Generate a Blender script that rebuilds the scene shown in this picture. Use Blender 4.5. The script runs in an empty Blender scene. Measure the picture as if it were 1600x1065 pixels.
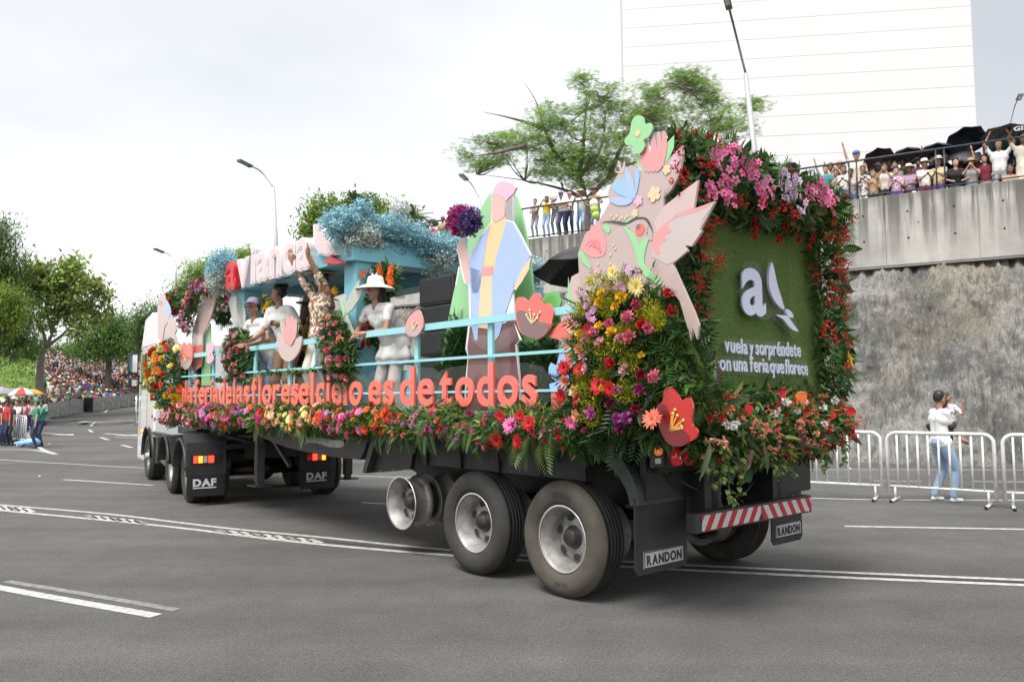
import bpy, bmesh, math, random
import numpy as np
from math import sin, cos, tan, pi, radians, atan2, sqrt, hypot, floor
from mathutils import Vector, Matrix, noise

random.seed(7); rng = np.random.default_rng(7)
scene = bpy.context.scene
COL = scene.collection

# ------------------------------------------------------------------ camera, light, exposure
F_PX, CXP, CYP = 1250.0, 800.0, 532.5
PITCH, ROLL, EYE = radians(4.0), radians(0.4), 1.72
cam_data = bpy.data.cameras.new('camera'); cam = bpy.data.objects.new('camera', cam_data); COL.objects.link(cam)
cam_data.sensor_width = 36.0; cam_data.lens = 36.0 * F_PX / 1600.0
cam_data.clip_start = 0.1; cam_data.clip_end = 3000.0
_f = Vector((0, cos(PITCH), sin(PITCH))); _r0 = Vector((1, 0, 0)); _u0 = _r0.cross(_f)
_r = cos(ROLL) * _r0 - sin(ROLL) * _u0; _u = sin(ROLL) * _r0 + cos(ROLL) * _u0
cam.matrix_world = Matrix(((_r.x, _u.x, -_f.x, 0), (_r.y, _u.y, -_f.y, 0), (_r.z, _u.z, -_f.z, EYE), (0, 0, 0, 1)))
scene.camera = cam
scene.view_settings.view_transform = 'Standard'; scene.view_settings.look = 'None'
scene.view_settings.gamma = 1.0; scene.view_settings.use_curve_mapping = False
scene.view_settings.exposure = 1.26
scene.cycles.max_bounces = 6; scene.cycles.transparent_max_bounces = 12

SUN_EL, SUN_AZ = radians(60), radians(240)          # azimuth: direction the sun stands in, from +X towards +Y
sun_d = bpy.data.lights.new('sun', 'SUN'); sun_d.energy = 1.5; sun_d.angle = radians(24); sun_d.color = (1.0, 0.97, 0.93)
sun = bpy.data.objects.new('sun', sun_d); COL.objects.link(sun)
_sd = Vector((cos(SUN_EL) * cos(SUN_AZ), cos(SUN_EL) * sin(SUN_AZ), sin(SUN_EL)))
sun.rotation_euler = _sd.to_track_quat('Z', 'Y').to_euler(); sun.location = (0, 0, 60)

world = bpy.data.worlds.new('World'); scene.world = world; world.use_nodes = True
nt = world.node_tree; nt.nodes.clear()
def N(t, **k):
    n = nt.nodes.new(t)
    for a, b in k.items(): setattr(n, a, b)
    return n
sky = N('ShaderNodeTexSky'); sky.sky_type = 'NISHITA'; sky.sun_disc = False
sky.sun_elevation = SUN_EL; sky.sun_rotation = radians(90) - SUN_AZ; sky.air_density = 1.0; sky.dust_density = 3.0
bg1 = N('ShaderNodeBackground'); bg1.inputs[1].default_value = 0.05
hs = N('ShaderNodeHueSaturation'); hs.inputs['Saturation'].default_value = 0.4      # thin overcast greys the blue
nt.links.new(sky.outputs[0], hs.inputs['Color']); nt.links.new(hs.outputs[0], bg1.inputs[0])
tc = N('ShaderNodeTexCoord'); mp = N('ShaderNodeMapping'); mp.inputs['Scale'].default_value = (1.0, 1.0, 2.6)
mp.inputs['Location'].default_value = (0.35, 0.1, 0.2)
nt.links.new(tc.outputs['Generated'], mp.inputs[0])
cn = N('ShaderNodeTexNoise'); cn.inputs['Scale'].default_value = 1.25; cn.inputs['Detail'].default_value = 5; cn.inputs['Roughness'].default_value = 0.5
nt.links.new(mp.outputs[0], cn.inputs[0])
cr = N('ShaderNodeValToRGB'); el = cr.color_ramp.elements
el[0].position = 0.36; el[0].color = (0.62, 0.62, 0.63, 1); el[1].position = 0.70; el[1].color = (1.0, 0.985, 0.96, 1)
nt.links.new(cn.outputs[0], cr.inputs[0])
# a rain cloud bank in the direction behind the tower on the right
nrm = N('ShaderNodeVectorMath', operation='DOT_PRODUCT'); nrm.inputs[1].default_value = Vector((0.645, 0.73, 0.22)).normalized()
nt.links.new(tc.outputs['Generated'], nrm.inputs[0])
mr = N('ShaderNodeMapRange'); mr.inputs[1].default_value = 0.88; mr.inputs[2].default_value = 0.975; mr.interpolation_type = 'SMOOTHSTEP'
nt.links.new(nrm.outputs['Value'], mr.inputs[0])
mx = N('ShaderNodeMix', data_type='RGBA', blend_type='MULTIPLY'); mx.inputs['B'].default_value = (0.50, 0.50, 0.505, 1)
nt.links.new(mr.outputs[0], mx.inputs['Factor']); nt.links.new(cr.outputs[0], mx.inputs['A'])
bg2 = N('ShaderNodeBackground'); bg2.inputs[1].default_value = 0.335
nt.links.new(mx.outputs['Result'], bg2.inputs[0])
ad = N('ShaderNodeAddShader'); wo = N('ShaderNodeOutputWorld')
nt.links.new(bg1.outputs[0], ad.inputs[0]); nt.links.new(bg2.outputs[0], ad.inputs[1]); nt.links.new(ad.outputs[0], wo.inputs[0])

# ------------------------------------------------------------------ reading positions off planes of the real place
CAMP = Vector((0, 0, EYE))
def ray(x, y): return _f + _r * ((x - CXP) / F_PX) - _u * ((y - CYP) / F_PX)
def onplane(x, y, P, n):
    D = ray(x, y); t = (P - CAMP).dot(n) / D.dot(n); return CAMP + D * t
def G(x, y, z=0.0): return onplane(x, y, Vector((0, 0, z)), Vector((0, 0, 1)))
def AT(x, y, dist): D = ray(x, y); return CAMP + D * (dist / D.y)
TA = G(884, 935); TD = Vector((-0.65659514, 0.75424321, 0)); TN = Vector((-TD.y, TD.x, 0))
TANG = atan2(TD.y, TD.x)
class Frame:
    def __init__(s, org, ang):
        s.o = Vector(org); s.a = ang; s.M = Matrix.Translation(s.o) @ Matrix.Rotation(ang, 4, 'Z'); s.I = s.M.inverted()
    def w(s, p): return s.M @ Vector(p)
    def l(s, p): return s.I @ Vector(p)
WF = Frame((0, 0, 0), 0.0)
TF = Frame(TA, TANG)                       # trailer: x forward, y to its near (left) side, z up
KF = Frame(TF.w((8.77, 0.0, 0)), TANG - radians(8.7))   # tractor unit
def S(x, y, off=0.0, fr=TF):               # photo point on the side plane at lateral offset off
    n = fr.M.to_3x3() @ Vector((0, 1, 0)); return fr.l(onplane(x, y, fr.w((0, off, 0)), n))
def R(x, y, off=0.0, fr=TF):               # photo point on the cross plane at forward offset off
    n = fr.M.to_3x3() @ Vector((1, 0, 0)); return fr.l(onplane(x, y, fr.w((off, 0, 0)), n))

# ------------------------------------------------------------------ object bookkeeping
ORG = {}; FRM = {}
def thing(name, label, cat, org=(0, 0, 0), fr=WF, group=None, kind=None, rz=0.0):
    o = bpy.data.objects.new(name, None); COL.objects.link(o); o.empty_display_size = 0.2
    o.location = fr.w(org); o.rotation_euler = (0, 0, fr.a + rz)
    o['label'] = label; o['category'] = cat
    if group: o['group'] = group
    ORG[o.name] = Vector(org)
    return o
def tag(o, label=None, cat=None, group=None, kind=None):
    if label: o['label'] = label
    if cat: o['category'] = cat
    if group: o['group'] = group
    if kind: o['kind'] = kind
    return o
def link(name, me, parent=None, loc=None, rot=None, scale=None):
    o = bpy.data.objects.new(name, me); COL.objects.link(o)
    if parent is not None:
        o.parent = parent
        ORG[o.name] = ORG.get(parent.name, Vector((0, 0, 0)))
    if loc is not None: o.location = loc
    if rot is not None: o.rotation_euler = rot
    if scale is not None: o.scale = scale
    return o
class MB:
    def __init__(s): s.v = []; s.f = []; s.m = []; s.smooth = []
    def add(s, vs, fs, m=0, smooth=False):
        b = len(s.v); s.v += [tuple(p) for p in vs]
        s.f += [tuple(b + i for i in f) for f in fs]; s.m += [m] * len(fs); s.smooth += [smooth] * len(fs); return s
    def box(s, a, b, m=0, bev=0.0):
        (x0, y0, z0), (x1, y1, z1) = a, b
        x0, x1 = min(x0, x1), max(x0, x1); y0, y1 = min(y0, y1), max(y0, y1); z0, z1 = min(z0, z1), max(z0, z1)
        if bev <= 0:
            return s.add([(x0,y0,z0),(x1,y0,z0),(x1,y1,z0),(x0,y1,z0),(x0,y0,z1),(x1,y0,z1),(x1,y1,z1),(x0,y1,z1)],
                         [(0,3,2,1),(4,5,6,7),(0,1,5,4),(1,2,6,5),(2,3,7,6),(3,0,4,7)], m)
        c = bev; bm = bmesh.new()
        vs = [bm.verts.new(p) for p in [(x0,y0,z0),(x1,y0,z0),(x1,y1,z0),(x0,y1,z0),(x0,y0,z1),(x1,y0,z1),(x1,y1,z1),(x0,y1,z1)]]
        for f in [(0,3,2,1),(4,5,6,7),(0,1,5,4),(1,2,6,5),(2,3,7,6),(3,0,4,7)]: bm.faces.new([vs[i] for i in f])
        bmesh.ops.bevel(bm, geom=bm.edges[:], offset=c, segments=2, affect='EDGES', profile=0.5)
        bm.verts.index_update()
        s.add([v.co[:] for v in bm.verts], [[v.index for v in f.verts] for f in bm.faces], m); bm.free(); return s
    def bar(s, p, q, w, h=None, m=0, up=(0, 0, 1)):
        p, q = Vector(p), Vector(q); h = h or w; d = (q - p).normalized(); u = Vector(up)
        if abs(d.dot(u)) > 0.98: u = Vector((1, 0, 0))
        r = d.cross(u).normalized(); u = r.cross(d)
        vs = [b + r * (i * w / 2) + u * (j * h / 2) for b in (p, q) for i, j in ((-1, -1), (1, -1), (1, 1), (-1, 1))]
        return s.add(vs, [(0,1,2,3),(7,6,5,4),(0,4,5,1),(1,5,6,2),(2,6,7,3),(3,7,4,0)], m)
    def tube(s, pts, r, n=8, m=0, caps=True):
        pts = [Vector(p) for p in pts]; k = len(pts); rs = r if isinstance(r, (list, tuple)) else [r] * k
        b = len(s.v); prev = None
        for i, p in enumerate(pts):
            d = (pts[min(i + 1, k - 1)] - pts[max(i - 1, 0)]); d = d.normalized() if d.length > 1e-9 else Vector((0, 0, 1))
            if prev is None:
                a = Vector((0, 0, 1)) if abs(d.z) < 0.9 else Vector((1, 0, 0)); u = d.cross(a).normalized()
            else: u = (prev - d * prev.dot(d)).normalized()
            prev = u; w = d.cross(u)
            s.v += [tuple(p + (u * cos(2 * pi * j / n) + w * sin(2 * pi * j / n)) * rs[i]) for j in range(n)]
        fs = [(b + i*n + j, b + i*n + (j+1) % n, b + (i+1)*n + (j+1) % n, b + (i+1)*n + j) for i in range(k-1) for j in range(n)]
        if caps: fs += [tuple(b + j for j in reversed(range(n))), tuple(b + (k-1)*n + j for j in range(n))]
        s.f += fs; s.m += [m] * len(fs); s.smooth += [True] * (len(fs) - (2 if caps else 0)) + ([False] * 2 if caps else []); return s
    def lathe(s, prof, c=(0, 0, 0), axis='Z', n=32, m=0, a0=0.0, a1=2*pi, smooth=True):
        # prof: list of (radius, height along axis)
        full = abs(a1 - a0 - 2*pi) < 1e-6; k = n if full else n + 1; b = len(s.v); c = Vector(c)
        for (r, h) in prof:
            for j in range(k):
                t = a0 + (a1 - a0) * j / n; x, y = r * cos(t), r * sin(t)
                p = (x, y, h) if axis == 'Z' else ((x, h, y) if axis == 'Y' else (h, x, y))
                s.v.append(tuple(c + Vector(p)))
        fs = []
        for i in range(len(prof) - 1):
            for j in range(n):
                j2 = (j + 1) % k if full else j + 1
                fs.append((b + i*k + j, b + i*k + j2, b + (i+1)*k + j2, b + (i+1)*k + j))
        s.f += fs; s.m += [m] * len(fs); s.smooth += [smooth] * len(fs); return s
    def prism(s, poly, ext, m=0, bev=False):
        # poly: list of 3D points (planar), ext: extrusion vector
        ext = Vector(ext); n = len(poly); P = [Vector(p) for p in poly]
        nn = Vector((0, 0, 0))
        for i in range(n): nn += P[i].cross(P[(i+1) % n])
        if nn.dot(ext) < 0: P.reverse()
        vs = P + [p + ext for p in P]
        fs = [tuple(reversed(range(n))), tuple(range(n, 2*n))] + [(i, (i+1) % n, n + (i+1) % n, n + i) for i in range(n)]
        return s.add(vs, fs, m)
    def sphere(s, c, r, n=12, m=0, sc=(1, 1, 1)):
        k = max(4, n // 2); prof = [(max(1e-4, sin(pi*i/k)) * r, -cos(pi*i/k) * r) for i in range(k+1)]
        b = len(s.v); s.lathe(prof, (0, 0, 0), 'Z', n, m)
        for i in range(b, len(s.v)):
            x, y, z = s.v[i]; s.v[i] = (c[0] + x*sc[0], c[1] + y*sc[1], c[2] + z*sc[2])
        return s
    def mesh(s, name, mats, org=None):
        me = bpy.data.meshes.new(name)
        if not s.v: return me
        va = np.array(s.v, dtype=np.float32)
        if org is not None: va = va - np.array(org[:], dtype=np.float32)
        me.from_pydata(va.tolist(), [], s.f)
        for mt in (mats if isinstance(mats, (list, tuple)) else [mats]): me.materials.append(mt)
        me.polygons.foreach_set('material_index', s.m); me.polygons.foreach_set('use_smooth', s.smooth); me.update(); return me
    def build(s, name, mats, parent=None, fr=WF, org=None):
        o_ = ORG.get(parent.name, Vector((0, 0, 0))) if parent is not None else Vector(org if org is not None else (0, 0, 0))
        me = s.mesh(name, mats, o_); o = link(name, me, parent)
        if parent is None:
            o.location = fr.w(o_); o.rotation_euler = (0, 0, fr.a); ORG[o.name] = Vector(o_)
        return o
def top(mb, name, label, cat, mats, org=(0, 0, 0), fr=WF, group=None):
    o = mb.build(name, mats, None, fr, org); return tag(o, label, cat, group)
def struct(mb, name, mats, fr=WF, org=(0, 0, 0)):
    o = mb.build(name, mats, None, fr, org); o['kind'] = 'structure'; return o
def smoothpoly(pts, k=4, closed=True):
    P = [Vector(p) for p in pts]; n = len(P); out = []
    rngi = range(n) if closed else range(n - 1)
    for i in rngi:
        p0, p1, p2, p3 = (P[(i-1) % n], P[i], P[(i+1) % n], P[(i+2) % n]) if closed else (P[max(i-1, 0)], P[i], P[i+1], P[min(i+2, n-1)])
        for j in range(k):
            t = j / k
            out.append(0.5 * ((2*p1) + (p2 - p0)*t + (2*p0 - 5*p1 + 4*p2 - p3)*t*t + (3*p1 - p0 - 3*p2 + p3)*t**3))
    if not closed: out.append(P[-1])
    return out

# ------------------------------------------------------------------ materials
MC = {}
def mat(name, col, rough=0.6, metal=0.0, coat=0.0, spec=0.5, var=0.12, vscale=8.0, bump=0.0, bscale=40.0, emit=None, estr=0.0, ior=1.5,
        attr=None, trans=0.0, dirt=None, dscale=2.0, rand=0.0, crough=0.08, detail=4):
    if name in MC: return MC[name]
    m = bpy.data.materials.new(name); m.use_nodes = True; t = m.node_tree; b = t.nodes['Principled BSDF']
    col = tuple(col) + (1,); L = t.links.new
    def n_(ty, **k):
        x = t.nodes.new(ty)
        for a, c in k.items(): setattr(x, a, c)
        return x
    tcn = n_('ShaderNodeTexCoord'); no = n_('ShaderNodeTexNoise'); no.inputs['Scale'].default_value = vscale; no.inputs['Detail'].default_value = detail
    L(tcn.outputs['Object'], no.inputs['Vector'])
    mr_ = n_('ShaderNodeMapRange'); mr_.inputs[1].default_value = 0.3; mr_.inputs[2].default_value = 0.7
    mr_.inputs[3].default_value = 1 - var; mr_.inputs[4].default_value = 1 + var
    L(no.outputs['Fac'], mr_.inputs[0])
    src = None
    if attr:
        at = n_('ShaderNodeAttribute'); at.attribute_name = attr
        src = at.outputs['Color']
    mul = n_('ShaderNodeVectorMath', operation='SCALE')
    if src: L(src, mul.inputs[0])
    else: mul.inputs[0].default_value = col[:3]
    L(mr_.outputs[0], mul.inputs['Scale'])
    out = mul.outputs[0]
    if rand > 0:
        oi = n_('ShaderNodeObjectInfo'); m2 = n_('ShaderNodeMapRange'); m2.inputs[3].default_value = 1 - rand; m2.inputs[4].default_value = 1 + rand
        L(oi.outputs['Random'], m2.inputs[0]); s2 = n_('ShaderNodeVectorMath', operation='SCALE'); L(out, s2.inputs[0]); L(m2.outputs[0], s2.inputs['Scale']); out = s2.outputs[0]
    if dirt:
        d2 = n_('ShaderNodeTexNoise'); d2.inputs['Scale'].default_value = dscale; d2.inputs['Detail'].default_value = 6; d2.inputs['Roughness'].default_value = 0.65
        L(tcn.outputs['Object'], d2.inputs['Vector'])
        m3 = n_('ShaderNodeMapRange'); m3.inputs[1].default_value = 0.45; m3.inputs[2].default_value = 0.72; m3.inputs[4].default_value = dirt[3]; L(d2.outputs['Fac'], m3.inputs[0])
        mx_ = n_('ShaderNodeMix', data_type='RGBA'); mx_.inputs['B'].default_value = tuple(dirt[:3]) + (1,)
        L(m3.outputs[0], mx_.inputs['Factor']); L(out, mx_.inputs['A']); out = mx_.outputs['Result']
    L(out, b.inputs['Base Color'])
    b.inputs['Roughness'].default_value = rough; b.inputs['Metallic'].default_value = metal; b.inputs['IOR'].default_value = ior
    b.inputs['Specular IOR Level'].default_value = spec
    b.inputs['Coat Weight'].default_value = coat; b.inputs['Coat Roughness'].default_value = crough
    if bump > 0:
        n2 = n_('ShaderNodeTexNoise'); n2.inputs['Scale'].default_value = bscale; n2.inputs['Detail'].default_value = 5
        L(tcn.outputs['Object'], n2.inputs['Vector']); bp = n_('ShaderNodeBump'); bp.inputs['Strength'].default_value = bump; bp.inputs['Distance'].default_value = 0.02
        L(n2.outputs['Fac'], bp.inputs['Height']); L(bp.outputs[0], b.inputs['Normal'])
    if emit: b.inputs['Emission Color'].default_value = tuple(emit) + (1,); b.inputs['Emission Strength'].default_value = estr
    if trans > 0:
        tl = n_('ShaderNodeBsdfTranslucent'); L(out, tl.inputs['Color']); ms = n_('ShaderNodeMixShader'); ms.inputs[0].default_value = trans
        L(b.outputs[0], ms.inputs[1]); L(tl.outputs[0], ms.inputs[2]); L(ms.outputs[0], t.nodes['Material Output'].inputs[0])
    MC[name] = m; return m
def lin(r, g, b):
    f = lambda c: (c/255/12.92) if c/255 <= 0.04045 else ((c/255 + 0.055)/1.055)**2.4
    return (f(r), f(g), f(b))

# ------------------------------------------------------------------ leaf and petal batches
def leaf_tpl(w=0.35, fold=0.12, droop=0.15, n=3):
    # leaf along +Y from origin, length 1, normal +Z
    vs = [(0, 0, 0)]; fs = []
    prof = [(sin(pi * (i / (n + 1)) ** 0.8) * w / 2, i / (n + 1)) for i in range(1, n + 1)]
    for x, y in prof: z = -droop * y * y; vs += [(-x, y, z + fold * x * 2), (0, y, z), (x, y, z + fold * x * 2)]
    vs.append((0, 1, -droop))
    fs += [(0, 2, 1), (0, 3, 2)]
    for i in range(n - 1):
        a = 1 + 3 * i; c = a + 3; fs += [(a, a+1, c+1, c), (a+1, a+2, c+2, c+1)]
    a = 1 + 3 * (n - 1); e = len(vs) - 1; fs += [(a, a+1, e), (a+1, a+2, e)]
    return np.array(vs, float), fs
def fern_tpl(k=8):
    vs = []; fs = []
    for i in range(k):
        y = 0.12 + 0.85 * i / k; L_ = 0.34 * sin(pi * (0.18 + 0.82 * (1 - i / k)) * 0.62) * (1.0 if i else .8); z = -0.25 * y * y
        for sgn in (-1, 1):
            b = len(vs); vs += [(0, y - .03, z), (sgn * L_ * .55, y + .09, z - .01), (sgn * L_, y + .16, z - .05), (sgn * L_ * .5, y + .015, z - .01)]; fs.append((b, b+1, b+2, b+3) if sgn < 0 else (b+3, b+2, b+1, b))
    b = len(vs); vs += [(-.01, 0, 0), (.01, 0, 0), (0, 1, -.25)]; fs.append((b, b+1, b+2))
    return np.array(vs, float), fs
def batch(tpl, pos, dirs, sizes, roll=None, ups=None):
    """place template along dirs at pos; returns verts, faces, owner index"""
    tv, tf = tpl; n = len(pos); pos = np.asarray(pos, float); d = np.asarray(dirs, float)
    d /= (np.linalg.norm(d, axis=1, keepdims=True) + 1e-9)
    a = np.asarray(ups, float) if ups is not None else rng.normal(size=(n, 3)) * 0.35 + [0, 0, 1]
    x = np.cross(d, a); x /= (np.linalg.norm(x, axis=1, keepdims=True) + 1e-9); z = np.cross(x, d)
    s = np.asarray(sizes, float).reshape(n, 1, 1)
    V = pos[:, None, :] + s * (tv[None, :, 0:1] * x[:, None, :] + tv[None, :, 1:2] * d[:, None, :] + tv[None, :, 2:3] * z[:, None, :])
    return V, tf
def batch_mesh(name, parts, mats, org=(0, 0, 0), attr='tint'):
    """parts: list of (V (n,k,3), faces, colours (n,3), material index)"""
    VS, loops, starts, cols, mi = [], [], [], [], []; base = 0; ls = 0
    for V, tf, C, m in parts:
        n, k, _ = V.shape; VS.append(V.reshape(-1, 3)); cols.append(np.repeat(C, k, axis=0))
        sizes = np.array([len(f) for f in tf]); flat = np.concatenate([np.array(f) for f in tf])
        allf = (flat[None, :] + (np.arange(n) * k)[:, None] + base).reshape(-1); loops.append(allf)
        st = np.concatenate([[0], np.cumsum(sizes)[:-1]]); starts.append((st[None, :] + (np.arange(n) * sizes.sum())[:, None]).reshape(-1) + ls)
        mi.append(np.full(n * len(tf), m)); base += n * k; ls += n * int(sizes.sum())
    VS = np.concatenate(VS) - np.array(org[:], float); loops = np.concatenate(loops); starts = np.concatenate(starts); cols = np.concatenate(cols); mi = np.concatenate(mi)
    me = bpy.data.meshes.new(name); me.vertices.add(len(VS)); me.vertices.foreach_set('co', VS.astype(np.float32).ravel())
    me.loops.add(len(loops)); me.loops.foreach_set('vertex_index', loops.astype(np.int32))
    me.polygons.add(len(starts)); me.polygons.foreach_set('loop_start', starts.astype(np.int32))
    for mt in mats: me.materials.append(mt)
    me.polygons.foreach_set('material_index', mi.astype(np.int32))
    ca = me.color_attributes.new(attr, 'FLOAT_COLOR', 'POINT')
    ca.data.foreach_set('color', np.concatenate([cols, np.ones((len(cols), 1))], axis=1).astype(np.float32).ravel())
    me.update(calc_edges=True); return me
def tints(n, base, var=0.25, hue=0.1):
    c = np.array(base)[None, :] * (1 + rng.uniform(-var, var, (n, 1))); c = c * (1 + rng.uniform(-hue, hue, (n, 3))); return np.clip(c, 0.003, 1)
def rdir(n, bias=(0, 0, 0), s=1.0):
    v = rng.normal(size=(n, 3)); v /= np.linalg.norm(v, axis=1, keepdims=True); return v * s + np.array(bias)
M_leaf = mat('leaf', (.1, .2, .05), rough=0.45, attr='tint', trans=0.3, var=0.15, vscale=20)
M_petal = mat('petal', (.5, .5, .5), rough=0.65, attr='tint', trans=0.25, var=0.08, vscale=30)
M_tleaf = mat('tree_leaf', (.1, .2, .05), rough=0.5, attr='tint', trans=0.45, var=0.2, vscale=.6)
LEAF = leaf_tpl(); LEAFN = leaf_tpl(w=0.2, n=2); LEAFW = leaf_tpl(w=0.5, n=3); FERN = fern_tpl()
QUAD = (np.array([(-.5, -.5, 0), (.5, -.5, 0), (.5, .5, 0), (-.5, .5, 0)], float), [(0, 1, 2, 3)])
DIAM = (np.array([(0, 0, 0), (-.3, .5, .06), (0, 1, -.1), (.3, .5, .06)], float), [(0, 3, 2, 1)])
# ================================================================== SETTING
def road_z(y): return min(max(0.0, (y - 57.0) * 0.055), 1.9)
def asphalt_mat():
    m = mat('asphalt', (.103, .0995, .094), rough=0.92, var=0.10, vscale=0.35, bump=0.35, bscale=90)
    t = m.node_tree; L = t.links.new; b = t.nodes['Principled BSDF']; src = b.inputs['Base Color'].links[0].from_socket
    tcn = t.nodes.new('ShaderNodeTexCoord')
    def noise_(sc, lo, hi, a, c, stretch=None):
        n = t.nodes.new('ShaderNodeTexNoise'); n.inputs['Scale'].default_value = sc; n.inputs['Detail'].default_value = 3
        if stretch:
            mp_ = t.nodes.new('ShaderNodeMapping'); mp_.inputs['Scale'].default_value = stretch; mp_.inputs['Rotation'].default_value = (0, 0, radians(28)); L(tcn.outputs['Object'], mp_.inputs[0]); L(mp_.outputs[0], n.inputs['Vector'])
        else: L(tcn.outputs['Object'], n.inputs['Vector'])
        r = t.nodes.new('ShaderNodeMapRange'); r.inputs[1].default_value = lo; r.inputs[2].default_value = hi; r.inputs[3].default_value = a; r.inputs[4].default_value = c
        L(n.outputs['Fac'], r.inputs[0]); return r.outputs[0]
    def mulv(v, f):
        s = t.nodes.new('ShaderNodeVectorMath'); s.operation = 'SCALE'; L(v, s.inputs[0]); L(f, s.inputs['Scale']); return s.outputs[0]
    src = mulv(src, noise_(75, .32, .68, .62, 1.38)); src = mulv(src, noise_(28, .3, .7, .86, 1.14))
    src = mulv(src, noise_(2.6, .3, .7, .90, 1.09)); src = mulv(src, noise_(1.0, .35, .7, 1.10, .80, (0.10, 1.2, 1))); src = mulv(src, noise_(.22, .42, .6, .88, 1.08))
    # pale stones showing in the surface
    vo = t.nodes.new('ShaderNodeTexVoronoi'); vo.inputs['Scale'].default_value = 26; L(tcn.outputs['Object'], vo.inputs['Vector'])
    lt = t.nodes.new('ShaderNodeMath'); lt.operation = 'LESS_THAN'; lt.inputs[1].default_value = 0.085; L(vo.outputs['Distance'], lt.inputs[0])
    wn_ = t.nodes.new('ShaderNodeTexWhiteNoise'); L(vo.outputs['Position'], wn_.inputs['Vector'])
    gt = t.nodes.new('ShaderNodeMath'); gt.operation = 'GREATER_THAN'; gt.inputs[1].default_value = 0.6; L(wn_.outputs['Value'], gt.inputs[0])
    mm = t.nodes.new('ShaderNodeMath'); mm.operation = 'MULTIPLY'; L(lt.outputs[0], mm.inputs[0]); L(gt.outputs[0], mm.inputs[1])
    m7 = t.nodes.new('ShaderNodeMath'); m7.operation = 'MULTIPLY'; m7.inputs[1].default_value = 0.55; L(mm.outputs[0], m7.inputs[0])
    mx_ = t.nodes.new('ShaderNodeMix'); mx_.data_type = 'RGBA'; mx_.inputs['B'].default_value = (.33, .31, .28, 1)
    L(m7.outputs[0], mx_.inputs['Factor']); L(src, mx_.inputs['A']); L(mx_.outputs['Result'], b.inputs['Base Color'])
    return m
M_asph = asphalt_mat()
g = MB(); ys = [-60, 0, 20, 40, 55, 57, 60, 65, 70, 80, 91.5, 120, 400]; xs = [-400, -60, -20, 0, 20, 60, 400]
g.add([(x, y, road_z(y)) for y in ys for x in xs], [(j*7+i, j*7+i+1, (j+1)*7+i+1, (j+1)*7+i) for j in range(len(ys)-1) for i in range(6)], 0, True)
struct(g, 'road', M_asph)
M_line = mat('road_paint', (.52, .51, .48), rough=0.7, var=0.12, vscale=9, dirt=(.16, .155, .15, .75), dscale=11)
M_oldline = mat('worn_road_paint', (.24, .235, .225), rough=0.8, var=0.2, vscale=12, dirt=(.12, .118, .113, .9), dscale=14)
def strip(pts, w, m=M_line, name='lane_line', z=0.004, px=True):
    P = [G(*p) for p in pts] if px else [Vector((p[0], p[1], 0)) for p in pts]
    if len(P) > 2: P = smoothpoly(P, 6, closed=False)
    mb = MB(); L_ = []
    for i, p in enumerate(P):
        d = (P[min(i+1, len(P)-1)] - P[max(i-1, 0)]).normalized(); n = Vector((-d.y, d.x, 0)) * w / 2
        for q in (p - n, p + n): L_.append((q.x, q.y, road_z(q.y) + z))
    mb.add(L_, [(2*i, 2*i+2, 2*i+3, 2*i+1) for i in range(len(P)-1)])
    for q in mb.f: pass
    me = mb.mesh(name, m); bm = bmesh.new(); bm.from_mesh(me); bmesh.ops.recalc_face_normals(bm, faces=bm.faces[:])
    for f in bm.faces:
        if f.normal.z < 0: f.normal_flip()
    bm.to_mesh(me); bm.free(); o = link(name, me); o['kind'] = 'structure'; return o
strip([(-90, 779), (0, 788.5), (170, 803), (345, 824), (500, 839), (690, 858), (970, 877), (1250, 891), (1600, 906), (1800, 914)], 0.09)
strip([(-90, 787), (0, 797), (240, 820), (460, 846), (690, 866.5), (970, 885), (1250, 899), (1600, 914), (1800, 922)], 0.10)
strip([(500, 845), (690, 862), (970, 881), (1250, 895), (1600, 910)], 0.05, mat('tar_seam', (.035, .034, .033), rough=.8), 'tar_seam', 0.003)
strip([(-200, 877), (0, 918), (244, 962)], 0.12)
strip([(10, 908), (120, 926), (276, 953)], 0.09, M_oldline)
strip([(-200, 704), (0, 718), (100, 724), (215, 730.5), (400, 737), (900, 757), (1250, 777.5), (1600, 781.5), (1800, 783)], 0.09)
strip([(100, 749), (240, 758)], 0.10); strip([(1320, 822), (1640, 827.5)], 0.10); strip([(565, 785), (640, 789)], 0.10)
strip([(1180, 733), (1700, 734)], 0.09); strip([(1365, 751), (1440, 752)], 0.09); strip([(1520, 752), (1660, 753)], 0.09)
# worn ladder hatching between the double lines
for (xa, ya, xb, yb, k) in ((-20, 790, 50, 797, 6), (135, 806, 226, 816, 7), (340, 829, 500, 846, 9)):
    for i in range(k):
        t0 = i / k; cx = xa + (xb - xa) * t0; cy = ya + (yb - ya) * t0
        strip([(cx, cy - 1.5), (cx + (xb-xa)/k*1.1, cy + 4.5)], 0.10, M_line if i % 3 else M_oldline, 'hatching_bar', 0.006)
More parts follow.
